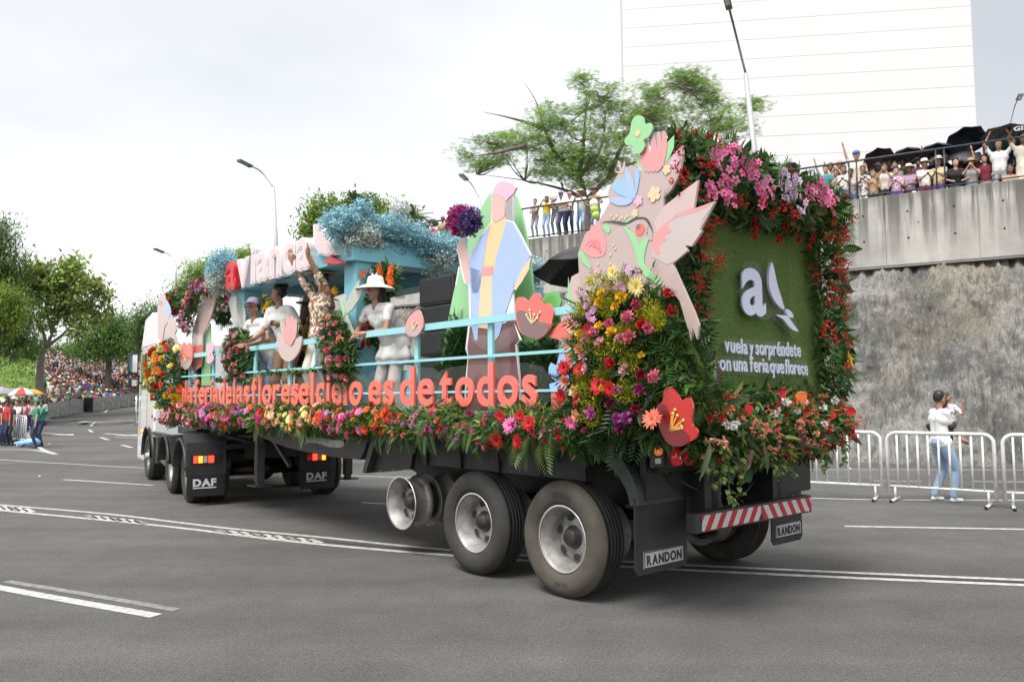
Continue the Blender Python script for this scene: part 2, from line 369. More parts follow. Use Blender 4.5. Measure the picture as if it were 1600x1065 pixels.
# arrows, speed circles and kerb on the side road
def arrow(px, py, dx, dy, s):
    c = G(px, py); d = (G(px + dx, py + dy) - c).normalized(); n = Vector((-d.y, d.x, 0))
    sh = [(-2.2, .12), (.4, .12), (.4, .5), (1.9, 0), (.4, -.5), (.4, -.12), (-2.2, -.12)]
    mb = MB(); mb.add([tuple(c + d * a * s + n * b_ * s + Vector((0, 0, .004))) for a, b_ in sh], [(0, 6, 5, 4, 3, 2, 1)])
    o = struct(mb, 'road_arrow', M_line); 
    for p in o.data.polygons:
        if p.normal.z < 0: o.data.flip_normals(); break
arrow(92, 678, 40, 3, 1.1); arrow(190, 679, 40, 3, 1.1)
def ell_ring(cx, cy, txt):
    c = G(cx, cy); mb = MB(); k = 40; z = road_z(c.y) + .006
    vs = [(c.x + r * cos(2*pi*i/k) * 1.0, c.y + r * 2.4 * sin(2*pi*i/k), z) for r in (1.75, 2.1) for i in range(k)]
    mb.add(vs, [(i, k+i, k + (i+1) % k, (i+1) % k) for i in range(k)]); o = struct(mb, 'speed_circle', M_line)
    for dx in (-.7, .25):
        a = MB(); 
        for q in ((0, 0, .75, .3), (0, 1.2, .75, 1.5), (0, 2.4, .75, 2.7), (.5, .3, .75, 2.4)):
            a.add([(c.x+dx+q[0], c.y-1.4+q[1], z), (c.x+dx+q[2], c.y-1.4+q[1], z), (c.x+dx+q[2], c.y-1.4+q[3], z), (c.x+dx+q[0], c.y-1.4+q[3], z)], [(0, 1, 2, 3)])
        if dx > 0: a.add([(c.x+dx, c.y-1.1, z), (c.x+dx+.25, c.y-1.1, z), (c.x+dx+.25, c.y+1.0, z), (c.x+dx, c.y+1.0, z)], [(0, 1, 2, 3)])
        struct(a, 'road_numeral', M_line)
ell_ring(116, 659.5, '30'); ell_ring(193, 660, '30')
for a_, b_ in (((163, 656), (174, 652)), ((142, 665), (149, 661)), ((139, 671), (144, 675)), ((157, 683), (169, 687)), ((190, 695), (206, 699)), ((180, 683), (216, 684.5)), ((118, 651), (150, 650.5)), ((195, 646), (216, 643))):
    strip([a_, b_], 0.16, z=0.005)
M_kerb = mat('kerb_concrete', (.33, .32, .29), rough=.85, var=.2, vscale=3, dirt=(.12, .11, .1, .5))
kp = [G(-60, 705), G(0, 704), G(60, 706), G(88, 710), G(60, 700), G(46, 690), G(41, 676), G(48, 667), G(75, 658.5), G(112, 651), G(144, 645.5), G(188, 639)]
kp = kp[:3] + [G(86, 709)] + kp[4:]
strip([(-60, 703), (0, 702), (52, 703), (88, 709.5)], .16, M_line, 'edge_line', .005)
strip([(88, 709.5), (66, 702), (56, 693)], .16, M_line, 'edge_line', .007)
kerb = MB(); kk = [G(48, 694), G(42, 683), G(43, 674), G(52, 667), G(75, 660), G(112, 652.5), G(144, 647), G(188, 640), G(225, 636)]
for a_, b_ in zip(kk[:-1], kk[1:]):
    kerb.bar((a_.x, a_.y, road_z(a_.y) + .06), (b_.x, b_.y, road_z(b_.y) + .06), .22, .14)
struct(kerb, 'kerb', M_kerb)

# ---- terrain of the embankment on the left
def bank_s(x, y):      # distance into the embankment
    return max(min(y - 50.0, -37.4 - x + max(0, (60 - y) * .35)), y - 88.0)
def hill_z(x, y):
    s = bank_s(x, y); base = road_z(y)
    if s <= 0: return base - 0.3
    top = 7.0 + 1.6 * noise.noise((x * 0.03, y * 0.02, 1.0)) + (0.8 if x < -50 else 0)
    h = s * 0.42; h = top * (1 - math.exp(-h / top * 1.25)); return base + h + 0.18 * noise.noise((x * .3, y * .3, 0))
M_grass = mat('grass_bank', (.14, .23, .035), rough=.9, var=.35, vscale=1.2, bump=.6, bscale=14, dirt=(.14, .13, .05, .6), dscale=.6)
hx = np.linspace(-190, 60, 126); hy = np.linspace(48, 190, 110); hb = MB()
hb.add([(x, y, hill_z(x, y)) for y in hy for x in hx], [(j*126+i, j*126+i+1, (j+1)*126+i+1, (j+1)*126+i) for j in range(109) for i in range(125)], 0, True)
struct(hb, 'grass_bank', M_grass)
def on_hill(px, py):
    D = ray(px, py)
    for k in range(40, 400):
        dd = k * 0.4
        p = CAMP + D * (dd / D.y)
        if p.y > 49 and p.z <= hill_z(p.x, p.y) and bank_s(p.x, p.y) > 0: return p
    return None
# tufts of grass on the near slope
def tufts():
    P = []
    for _ in range(9000):
        x = rng.uniform(-62, -37); y = rng.uniform(51, 84); s = bank_s(x, y)
        if 0.2 < s < 24: P.append((x, y, hill_z(x, y)))
    n = len(P); d = rdir(n, (0, 0, 1.6), .6)
    V, f = batch(DIAM, P, d, rng.uniform(.12, .3, n)); me = batch_mesh('grass', [(V, f, tints(n, (.15, .26, .045), .3, .15), 0)], [M_leaf])
    o = link('grass', me); tag(o, 'short green grass growing on the bank behind the crowd', 'grass', kind='stuff')
tufts()

# ---- retaining wall: rough sprayed rock below, leaning concrete parapet above
WB = G(1280, 721); _th = atan2(2115, 1250); WD = Vector((-sin(_th), cos(_th), 0)); WN = Vector((-WD.y, WD.x, 0))
RK = Frame(WB, atan2(WD.y, WD.x))           # x along the wall towards the far left, y towards the camera side
p0 = abs(WB.dot(WN)); KW = 1.2; BACK = (KW - 1) * p0
def WP(px, py, off=0.0): return S(px, py, -BACK + off, RK)
ztop = WP(1330, 312).z; zbot = WP(1320, 418).z
def rock_mat():
    m = mat('sprayed_rock', (.215, .21, .195), rough=.95, var=.25, vscale=2.2, bump=1.0, bscale=16)
    t = m.node_tree; L = t.links.new; b = t.nodes['Principled BSDF']; src = b.inputs['Base Color'].links[0].from_socket
    tcn = t.nodes.new('ShaderNodeTexCoord')
    def layer(src, sc, stretch, lo, hi, col, amt):
        mp_ = t.nodes.new('ShaderNodeMapping'); mp_.inputs['Scale'].default_value = stretch; L(tcn.outputs['Object'], mp_.inputs[0])
        n = t.nodes.new('ShaderNodeTexNoise'); n.inputs['Scale'].default_value = sc; n.inputs['Detail'].default_value = 7; n.inputs['Roughness'].default_value = .68; L(mp_.outputs[0], n.inputs['Vector'])
        r = t.nodes.new('ShaderNodeMapRange'); r.inputs[1].default_value = lo; r.inputs[2].default_value = hi; r.inputs[4].default_value = amt; L(n.outputs['Fac'], r.inputs[0])
        x = t.nodes.new('ShaderNodeMix'); x.data_type = 'RGBA'; x.inputs['B'].default_value = col + (1,); L(r.outputs[0], x.inputs['Factor']); L(src, x.inputs['A']); return x.outputs['Result']
    src = layer(src, .55, (1, 1, .8), .45, .56, (.075, .073, .068), .85)
    src = layer(src, .4, (1, 1, .5), .50, .66, (.25, .22, .155), .6)
    src = layer(src, 3.4, (2.2, 1, .28), .50, .62, (.06, .058, .052), .65)
    src = layer(src, 7.0, (1.4, 1, .6), .55, .66, (.34, .33, .30), .5); src = layer(src, 13.0, (2.2, 1, .3), .50, .62, (.045, .043, .04), .65)
    L(src, b.inputs['Base Color']); return m
M_rock = rock_mat()
rb = MB(); nx, nz = 520, 110; xa, xb = -16.0, 23.0
def rock_pt(i, j):
    x = xa + (xb - xa) * i / nx; u = j / nz; z = -.15 + (zbot + .1 + .15) * u
    y = -BACK * min(1, (z / zbot)) - 0.12 - .3 * max(0, min(1, (z - zbot + 1) / 1))
    n1 = noise.fractal((x * .35, z * .45, 3.1), 1.0, 2.0, 4); n2 = noise.noise((x * 5.6, z * .9, 7.0)); n3 = noise.noise((x * 11, z * 1.9, 2.0)); n4 = noise.noise((x * 1.2, z * .9, 12.0))
    n5 = noise.noise((x * 15, z * 5, 5.0)); d = n1 * .50 + n2 * .24 + n3 * .15 + n5 * .07 + max(0, n4) * .3
    return (x, y + d, z + .05 * n3)
rb.add([rock_pt(i, j) for j in range(nz + 1) for i in range(nx + 1)], [(j*(nx+1)+i, j*(nx+1)+i+1, (j+1)*(nx+1)+i+1, (j+1)*(nx+1)+i) for j in range(nz) for i in range(nx)], 0, True)
ro = rb.build('rock_wall', M_rock, None, RK, (0, 0, 0)); tag(ro, 'rough grey and tan sprayed rock face rising from the road below the concrete parapet', 'rock wall')
def conc_mat():
    m = mat('stained_concrete', (.47, .455, .42), rough=.88, var=.12, vscale=1.4, bump=.25, bscale=25)
    t = m.node_tree; L = t.links.new; b = t.nodes['Principled BSDF']; src = b.inputs['Base Color'].links[0].from_socket
    tcn = t.nodes.new('ShaderNodeTexCoord'); sep = t.nodes.new('ShaderNodeSeparateXYZ'); L(tcn.outputs['Object'], sep.inputs[0])
    for sc, st, lo, hi, amt, hlo, hhi in ((1.5, (1, 1, .05), .47, .56, 1.0, -2.3, -.2), (5.5, (1, 1, .04), .49, .57, 1.0, -1.7, -.2), (2.5, (1, 1, .3), .3, .5, .85, -.35, .05), (.8, (1, 1, .5), .42, .7, .45, -9, -8)):
        mp_ = t.nodes.new('ShaderNodeMapping'); mp_.inputs['Scale'].default_value = st; L(tcn.outputs['Object'], mp_.inputs[0])
        n = t.nodes.new('ShaderNodeTexNoise'); n.inputs['Scale'].default_value = sc; n.inputs['Detail'].default_value = 5; n.inputs['Roughness'].default_value = .6; L(mp_.outputs[0], n.inputs['Vector'])
        r = t.nodes.new('ShaderNodeMapRange'); r.inputs[1].default_value = lo; r.inputs[2].default_value = hi; r.inputs[4].default_value = amt; L(n.outputs['Fac'], r.inputs[0])
        h = t.nodes.new('ShaderNodeMapRange'); h.inputs[1].default_value = hlo; h.inputs[2].default_value = hhi; L(sep.outputs['Z'], h.inputs[0])
        mu = t.nodes.new('ShaderNodeMath'); mu.operation = 'MULTIPLY'; L(r.outputs[0], mu.inputs[0]); L(h.outputs[0], mu.inputs[1])
        x = t.nodes.new('ShaderNodeMix'); x.data_type = 'RGBA'; x.inputs['B'].default_value = (.13, .125, .112, 1); L(mu.outputs[0], x.inputs['Factor']); L(src, x.inputs['A']); src = x.outputs['Result']
    L(src, b.inputs['Base Color']); return m
M_conc = conc_mat(); M_dark = mat('black_and_hole_shade', (.03, .03, .03), rough=.9)  # plain black; also stands for the shade inside holes
pw = thing('parapet_wall', 'long pale concrete parapet wall with black water stains above the rock face', 'concrete wall', (0, -BACK, ztop), RK)
px0 = -16.0; PWID = 2.44
while px0 < 21:
    c = MB(); c.box((px0 + .003, -BACK - .45, zbot - .05), (px0 + PWID - .003, -BACK + .0 + random.uniform(-.006, .006), ztop), bev=.012)
    o = c.build('concrete_panel', M_conc, pw); px0 += PWID
bk = MB(); bk.box((-16, -BACK - .5, zbot - .1), (22, -BACK - .03, ztop - .03)); bk.build('wall_core', M_conc, pw)
th_ = MB()
for i in range(40):
    for zz in (.55, 1.35): th_.lathe([(0.001, .004), (.03, .004)], (-15.4 + i * 1.22, -BACK + .005, ztop - zz), 'Y', 8)
th_.build('tie_hole_shade', M_dark, pw)['kind'] = 'stuff'  # flat dark discs on the concrete, hole shade given as colour
# terrace behind the parapet
tb = MB(); tb.box((-16, -BACK - 30, ztop - .95), (2.5, -BACK - .52, ztop - .85)); tb.box((2.5, -BACK - 30, ztop - .3), (22, -BACK - .52, ztop - .02))
struct(tb, 'terrace', mat('terrace_paving', (.3, .29, .27), rough=.9, var=.15), RK)
# railing along the parapet
M_rail = mat('dark_rail_paint', (.035, .045, .05), rough=.45, var=.2)
rl = thing('terrace_railing', 'dark metal pipe railing along the top of the concrete parapet', 'railing', (0, -BACK - .2, ztop), RK)
RH = WP(1245, 262).z - ztop
r1 = MB(); r1.tube([(-16, -BACK - .2, ztop + RH), (22, -BACK - .2, ztop + RH)], .032, 8); r1.build('handrail', M_rail, rl)
r2 = MB(); r2.tube([(-16, -BACK - .2, ztop + .12), (22, -BACK - .2, ztop + .12)], .02, 6); r2.build('bottom_rail', M_rail, rl)
for i in range(16):
    x = -15 + i * 2.4
    for dx in (0, .22):
        q = MB(); q.tube([(x + dx, -BACK - .2, ztop - .05), (x + dx, -BACK - .2, ztop + RH - .01)], .026, 6); q.build('post', M_rail, rl)

# ---- white tower behind the terrace
M_tower = mat('white_cladding', (.70, .70, .70), rough=.5, var=.02, vscale=.2)
M_joint = mat('cladding_joint', (.40, .41, .42), rough=.7, var=.05)
TWD = 92.0
a_, b_ = AT(974, 110, TWD), AT(1526, 200, TWD - 5)
twd = (b_ - a_); twd.z = 0; tl = twd.length; TW = Frame((a_.x, a_.y, 0), atan2(twd.y, twd.x))
tw = thing('white_tower', 'tall windowless white tower clad in wide horizontal bands behind the terrace', 'tower', (0, 0, 0), TW)
z = 6.0; rowh = 2.3
core = MB(); core.box((.1, .1, 0), (tl - .1, 18, 74)); core.build('core', M_joint, tw)
while z < 73:
    q = MB(); q.box((0, 0, z + .03), (tl, 18.2, z + rowh)); q.build('facade_panel', M_tower, tw); z += rowh

# ---- lamp posts
M_galv = mat('galvanised_steel', (.52, .53, .54), rough=.45, metal=.3, var=.08); M_lamp = mat('lamp_housing', (.10, .105, .11), rough=.5)
def lamp(label, base_px, mid_px, arm_px, head_px, D, r0, r1, zbase, hsize):
    P = [AT(*base_px, D), AT(*mid_px, D), AT(*arm_px, D), AT(*head_px, D - 1.0)]
    b0 = P[0] + (P[0] - P[1]).normalized() * ((P[0].z - zbase) / max(.05, (P[1] - P[0]).normalized().z))
    t = thing('street_lamp', label, 'street lamp', b0, group='street lamps')
    m_ = MB(); m_.tube([b0, P[0], P[1], P[1]], [r0, r0 * .9, r1, r1 * .5], 10); m_.build('pole', M_galv, t)
    m_ = MB(); m_.tube(smoothpoly([P[1], P[2], P[3]], 5, False), r1 * .55, 8); m_.build('arm', M_galv if D > 40 else M_lamp, t)
    d = (P[3] - P[2]).normalized(); h = MB(); h.bar(P[3] - d * hsize * .3, P[3] + d * hsize, hsize * .38, hsize * .16); 
    ho = h.build('lamp_head', M_lamp, t); l = MB(); l.bar(P[3] + d * hsize * .1 - Vector((0, 0, hsize * .09)), P[3] + d * hsize * .9 - Vector((0, 0, hsize * .09)), hsize * .26, .02)
    l.build('lens', mat('lamp_glass', (.5, .52, .5), rough=.2), ho)
    return t
lamp('tall grey street lamp in front of the white tower, head cut by the top edge', (1180, 250), (1165, 115), (1150, 55), (1138, 8), 27, .13, .075, 6, .55)
lamp('white pole street lamp rising behind the sign canopy of the float', (432, 395), (427, 292), (408, 268), (388, 258), 48, .15, .1, 0, .8)
lamp('small street lamp behind the feathery hedge at the front of the float', (275, 432), (274, 408), (264, 398), (252, 393), 75, .12, .08, 0, .9)
lamp('slim street lamp between the bouquet hand and the tall feathery tree', (752, 340), (748, 308), (737, 288), (727, 279), 45, .11, .07, 0, .7)
lamp('slim street lamp above the umbrellas at the right edge of the terrace', (1577, 215), (1579, 192), (1586, 165), (1592, 154), 40, .06, .045, 6, .6)
lamp('thin lamp pole seen through the trees above the crowd bank', (66, 560), (67, 525), (72, 512), (78, 508), 85, .14, .12, 2, .5)

# ---- trees
M_bark = mat('bark', (.13, .105, .085), rough=.95, var=.3, vscale=6, bump=.7, bscale=18)
M_bark2 = mat('pale_bark', (.21, .185, .16), rough=.95, var=.25, vscale=6, bump=.5, bscale=18)
def tree(label, D, zb, trunk_px, tr, blobs, nleaf, lsize, col, name='broadleaf_tree', flat=1.0, lp=30, bark=None, forks=None, csize=.5, tpl=None, twigs=1.0, hue=.12, up=.3):
    """blobs: (px, py, rx_px, ry_px, weight) at distance D"""
    sc = D / F_PX; P = [AT(x, y, D) for x, y in trunk_px]; base = Vector((P[0].x, P[0].y, zb))
    t = thing(name, label, 'tree', base)
    m_ = MB(); pts = [base] + P; k = len(pts); m_.tube(smoothpoly(pts, 4, False), [tr * (1 - .5 * i / (4*(k-1))) for i in range(4*(k-1)+1)], 9)
    forkpts = [P[-1]]
    for fk in (forks or []):
        Q = [AT(x, y, D + dd) for x, y, dd in fk]; sp = smoothpoly(Q, 4, False)
        m_.tube(sp, [tr * .40 * (1 - i / len(sp)) ** 2.0 + (.007 if D < 40 else .03) for i in range(len(sp))], 7); forkpts += Q[1:]
    C = []
    tw_ = sum(b[4] for b in blobs)
    for (x, y, rx, ry, w) in blobs:
        c = AT(x, y, D); n = max(3, int(nleaf / lp * w / tw_))
        for _ in range(n):
            v = Vector(rdir(1)[0]) * (random.random() ** .38)
            C.append((c + Vector((v.x * rx * sc, v.y * (rx + ry) * .55 * sc, v.z * ry * sc))))
    for c in random.sample(C, min(len(C), int(110 * twigs))):
        f_ = min(forkpts, key=lambda q: (q - c).length + (4 if q.z > c.z + .5 else 0)); mid = (f_ + c) / 2 + Vector((0, 0, -.08 * (f_ - c).length)) + Vector(rdir(1)[0]) * .15
        r_ = max(.012, tr * .13); m_.tube(smoothpoly([f_, mid, c], 3, False), [r_, r_ * .9, r_ * .8, r_ * .6, r_ * .5, r_ * .4, r_ * .3], 5)
    m_.build('trunk', bark or M_bark, t)
    C = np.array([c[:] for c in C]); reps = np.repeat(np.arange(len(C)), lp); n = len(reps)
    off = rng.normal(size=(n, 3)) * [csize, csize, csize * flat]; pos = C[reps] + off
    ctint = 1 + rng.uniform(-.4, .4, len(C)); cc = tints(n, col, .3, hue) * ctint[reps][:, None]
    d = rdir(n, (0, 0, up), 1.0)
    d[:, 2] *= flat if flat < 1 else 1
    V, f = batch(tpl or LEAFN, pos, d, rng.uniform(.6, 1.3, n) * lsize)
    me = batch_mesh('crown', [(V, f, np.clip(cc, .004, 1), 0)], [M_tleaf], base); link('crown', me, t)
    return t
tree('wide airy feathery tree on the terrace behind the float, pale sky through its branches', 33, 7.4, [(916, 338), (914, 312)], .30,
     [(800, 225, 60, 22, 1.6), (870, 190, 55, 30, 1.5), (760, 250, 42, 14, .8), (940, 225, 60, 40, 2.2), (890, 250, 60, 25, 1.6), (850, 265, 30, 22, .6), (940, 160, 45, 30, 1.2), (1015, 160, 40, 30, 1.0), (1075, 125, 32, 18, .9),
      (1090, 150, 40, 25, 1.1), (1040, 190, 60, 25, 1.2), (1130, 185, 35, 25, .8), (1175, 165, 18, 12, .4), (1150, 205, 40, 12, .4), (915, 125, 18, 14, .3), (990, 200, 40, 30, 1), (960, 265, 40, 25, .9), (905, 280, 35, 18, .7), (730, 235, 20, 10, .12), (745, 265, 15, 9, .08)],
     19000, .24, (.25, .40, .09), 'feathery_tree', flat=.26, lp=22, csize=.24,
     forks=[[(914, 312, 0), (905, 275, 0), (870, 245, 0), (820, 228, -1), (760, 222, -1), (715, 215, -2)], [(916, 312, 0), (950, 280, 0), (990, 255, 1), (1050, 230, 1), (1110, 205, 2), (1165, 175, 2)], [(905, 275, 0), (912, 220, 0), (915, 170, 0), (918, 125, 1)],
            [(950, 280, 0), (975, 220, -1), (1000, 180, -1), (1060, 135, -1)], [(870, 245, 0), (850, 200, 1), (838, 160, 1), (820, 130, 1)], [(905, 275, 0), (935, 240, -1), (945, 190, -1), (935, 150, -1)], [(914, 312, 0), (880, 296, 1), (820, 282, 1), (745, 272, 1)], [(850, 200, 1), (800, 185, 1), (755, 175, 2)], [(820, 228, -1), (770, 240, -2), (722, 246, -2)]], tpl=FERN, twigs=.9, up=.0)
tree('bushy bright green tree behind the blue flower canopy', 40, 5, [(560, 390), (560, 360)], .2, [(510, 335, 38, 22, 1.2), (555, 330, 40, 20, 1.2), (600, 340, 40, 20, 1), (635, 345, 20, 16, .4), (495, 365, 22, 22, .5), (480, 358, 12, 16, .2), (540, 355, 50, 20, 1)], 10000, .24, (.22, .32, .06), csize=.3, lp=24, tpl=LEAF)
tree('layered light green tree behind the front pillar of the float', 60, 2, [(340, 470), (340, 440)], .3, [(375, 405, 32, 12, 1), (330, 425, 42, 18, 1.5), (300, 452, 28, 16, .9), (350, 445, 45, 22, 1.5), (395, 400, 18, 10, .4), (280, 475, 18, 14, .4)], 13000, .34, (.24, .36, .07), flat=.5, csize=.5, lp=24)
tree('open big leaved tree with a forked pale trunk above the crowd', 62, 1.5, [(64, 560), (72, 540)], .34,
     [(62, 425, 30, 14, 1), (110, 420, 20, 16, .8), (35, 440, 26, 16, .9), (95, 445, 42, 20, 1.4), (60, 465, 42, 18, 1), (148, 450, 22, 18, .7), (163, 463, 12, 8, .25), (110, 475, 40, 18, 1), (145, 492, 26, 12, .6), (70, 508, 20, 12, .3), (120, 510, 26, 12, .4), (20, 452, 14, 12, .3), (85, 490, 30, 10, .4)],
     5200, .44, (.30, .38, .10), 'big_leaf_tree', lp=13, csize=.36, bark=M_bark2, forks=[[(72, 540, 0), (66, 515, 0), (50, 490, 0), (45, 465, 0)], [(72, 540, 0), (82, 520, 0), (86, 495, 0), (92, 460, 0)], [(74, 540, 0), (95, 525, 0), (115, 505, 0), (140, 490, 0)], [(82, 520, 0), (74, 490, 0), (72, 455, 0)]], tpl=LEAFW, twigs=.9, hue=.22)
tree('tall dark tree cut by the left edge of the picture', 58, 2.5, [(-20, 560), (-20, 520)], .5, [(-15, 395, 38, 30, 1.2), (0, 365, 20, 14, .5), (-10, 440, 40, 35, 1.4), (15, 425, 16, 14, .4), (0, 490, 45, 35, 1.6), (30, 500, 25, 30, .9), (15, 535, 40, 16, 1)], 16000, .40, (.13, .22, .06), csize=.6, lp=24)
tree('yellow green bushy tree at the left edge above the grass bank', 52, 2.5, [(-5, 560), (-5, 530)], .25, [(5, 470, 26, 22, 1), (18, 490, 16, 20, .6), (-5, 500, 30, 24, 1)], 6000, .34, (.22, .32, .05), csize=.4, lp=20)
tree('round dark green tree beside the white truck cab', 70, 2, [(240, 560), (238, 530)], .3, [(238, 502, 26, 24, 1.4), (228, 525, 22, 18, .8), (250, 525, 20, 22, .7)], 7000, .42, (.12, .21, .06), csize=.5, lp=22)
tree('broad mid green tree behind the crowd, left of the truck cab', 76, 2, [(170, 565), (170, 540)], .35, [(165, 512, 34, 20, 1.4), (195, 515, 26, 20, 1), (130, 535, 28, 16, .8), (190, 540, 36, 18, 1.2), (150, 550, 40, 12, 1), (208, 548, 20, 14, .5)], 12000, .42, (.14, .26, .06), csize=.5, lp=24)
tree('low dark tree in the gap behind the crowd bank', 84, 2, [(100, 575), (100, 556)], .2, [(105, 556, 26, 10, 1), (50, 545, 24, 16, 1), (75, 560, 22, 10, .8)], 6000, .40, (.10, .18, .05), csize=.5, lp=20)
# palms behind the canopy
def palm(label, px, py, D, r):
    c = AT(px, py, D); t = thing('palm_tree', label, 'palm', (c.x, c.y, 5), group='palms behind the canopy')
    m_ = MB(); m_.tube([(c.x, c.y, 5), c], .09, 7); m_.build('trunk', M_bark2, t)
    n = 14; a = np.linspace(0, 2*pi, n, endpoint=False) + rng.uniform(-.2, .2, n); d = np.stack([np.cos(a), np.sin(a), rng.uniform(.0, .9, n)], 1)
    V, f = batch(fern_tpl(14), np.repeat([c[:]], n, 0), d, rng.uniform(.8, 1.2, n) * r); me = batch_mesh('crown', [(V, f, tints(n, (.06, .11, .03), .25), 0)], [M_leaf], (c.x, c.y, 5)); link('crown', me, t)
palm('small palm left of the bushy tree behind the blue flowers', 562, 318, 38, .9); palm('small palm right of the bushy tree beside the bouquet', 640, 340, 38, 1.0); palm('low palm with stiff fronds near the terrace people', 668, 352, 40, .7)
# ================================================================== LETTERING
GL = {}
def glyph(ch, bold=0.03, depth=0.02, bev=0.0):
    key = (ch, bold, depth, bev)
    if key in GL: return GL[key]
    cu = bpy.data.curves.new('glyph', 'FONT'); cu.body = ch; cu.size = 1.0; cu.offset = bold; cu.extrude = depth / 2; cu.resolution_u = 5; cu.bevel_depth = bev
    ob = bpy.data.objects.new('glyph', cu); me = bpy.data.meshes.new_from_object(ob); bpy.data.objects.remove(ob)
    n = len(me.vertices); co = np.zeros(n * 3, np.float32); me.vertices.foreach_get('co', co); co = co.reshape(-1, 3)
    fs = [tuple(p.vertices) for p in me.polygons]; bpy.data.meshes.remove(me); bpy.data.curves.remove(cu)
    GL[key] = (co, fs); return GL[key]
def word(txt, bold=0.03, depth=0.02, gap=0.07, space=0.3):
    """list of (char, verts (x right, y up, z towards reader), faces); word starts at x=0; returns list, width"""
    x = 0; out = []
    for ch in txt:
        if ch == ' ': x += space; continue
        co, fs = glyph(ch, bold, depth); c = co.copy(); mn, mx = c[:, 0].min(), c[:, 0].max(); c[:, 0] += x - mn; x += mx - mn + gap; out.append((ch, c, fs))
    return out, x - gap
def setword(txt, o, ux, uy, uz, width, hs, name, m, parent, bold=0.03, depth=0.02, gap=0.07, space=0.3, join=False, fr=TF, lab=None):
    """lay a word on a plane: o origin (frame coords), ux reading direction, uy up, uz outwards"""
    L_, w = word(txt, bold, depth / hs, gap, space); sx = width / w; objs = []; mb = MB()
    ux, uy, uz, o = Vector(ux), Vector(uy), Vector(uz), Vector(o)
    for ch, c, fs in L_:
        vs = [o + ux * (p[0] * sx) + uy * (p[1] * hs) + uz * (p[2] * hs) for p in c.tolist()]
        if join: mb.add(vs, fs)
        else:
            q = MB(); q.add(vs, fs); objs.append(q.build(name, m, parent, fr))
    if join: objs.append(mb.build(name, m, parent, fr))
    return objs

# ================================================================== TRAILER
M_blk = mat('chassis_black', (.010, .010, .011), rough=.5, var=.25, vscale=3, dirt=(.04, .036, .032, .4), dscale=5, coat=.1)
M_blk2 = mat('dusty_black', (.017, .0175, .0185), rough=.55, var=.25, vscale=2, dirt=(.045, .041, .037, .6), dscale=3)
M_grey = mat('chassis_grey', (.045, .046, .049), rough=.55, var=.15, vscale=3, dirt=(.16, .15, .14, .35), dscale=4)
M_plas = mat('mudguard_plastic', (.028, .029, .031), rough=.48, var=.12, vscale=4, dirt=(.06, .054, .048, .45), dscale=6)
M_rub = mat('tyre_rubber', (.030, .029, .028), rough=.78, var=.2, vscale=6, bump=.15, bscale=60, dirt=(.085, .075, .062, .55), dscale=5)
M_rubd = mat('dusty_tyre_rubber', (.085, .072, .06), rough=.85, var=.18, vscale=5, bump=.15, bscale=60, dirt=(.05, .045, .04, .6), dscale=4)
M_rubm = mat('grey_tyre_rubber', (.040, .038, .036), rough=.8, var=.18, vscale=5, bump=.15, bscale=60, dirt=(.03, .029, .028, .6), dscale=4)
M_tread = mat('tread_rubber', (.022, .022, .022), rough=.85, var=.2, vscale=8)
M_rim = mat('silver_rim', (.38, .37, .36), rough=.55, metal=.5, var=.15, vscale=6, dirt=(.13, .11, .09, .75), dscale=9)
M_lip = mat('rim_lip', (.80, .79, .76), rough=.25, metal=.85, var=.06)
M_hub = mat('hub_iron', (.045, .044, .043), rough=.5, metal=.4, var=.25, vscale=8, dirt=(.10, .085, .07, .6), dscale=8)
M_chrome = mat('polished_steel', (.72, .72, .73), rough=.16, metal=1.0, var=.05, vscale=3)
M_white = mat('white_paint', (.80, .80, .81), rough=.3, coat=.5, var=.03, vscale=2)

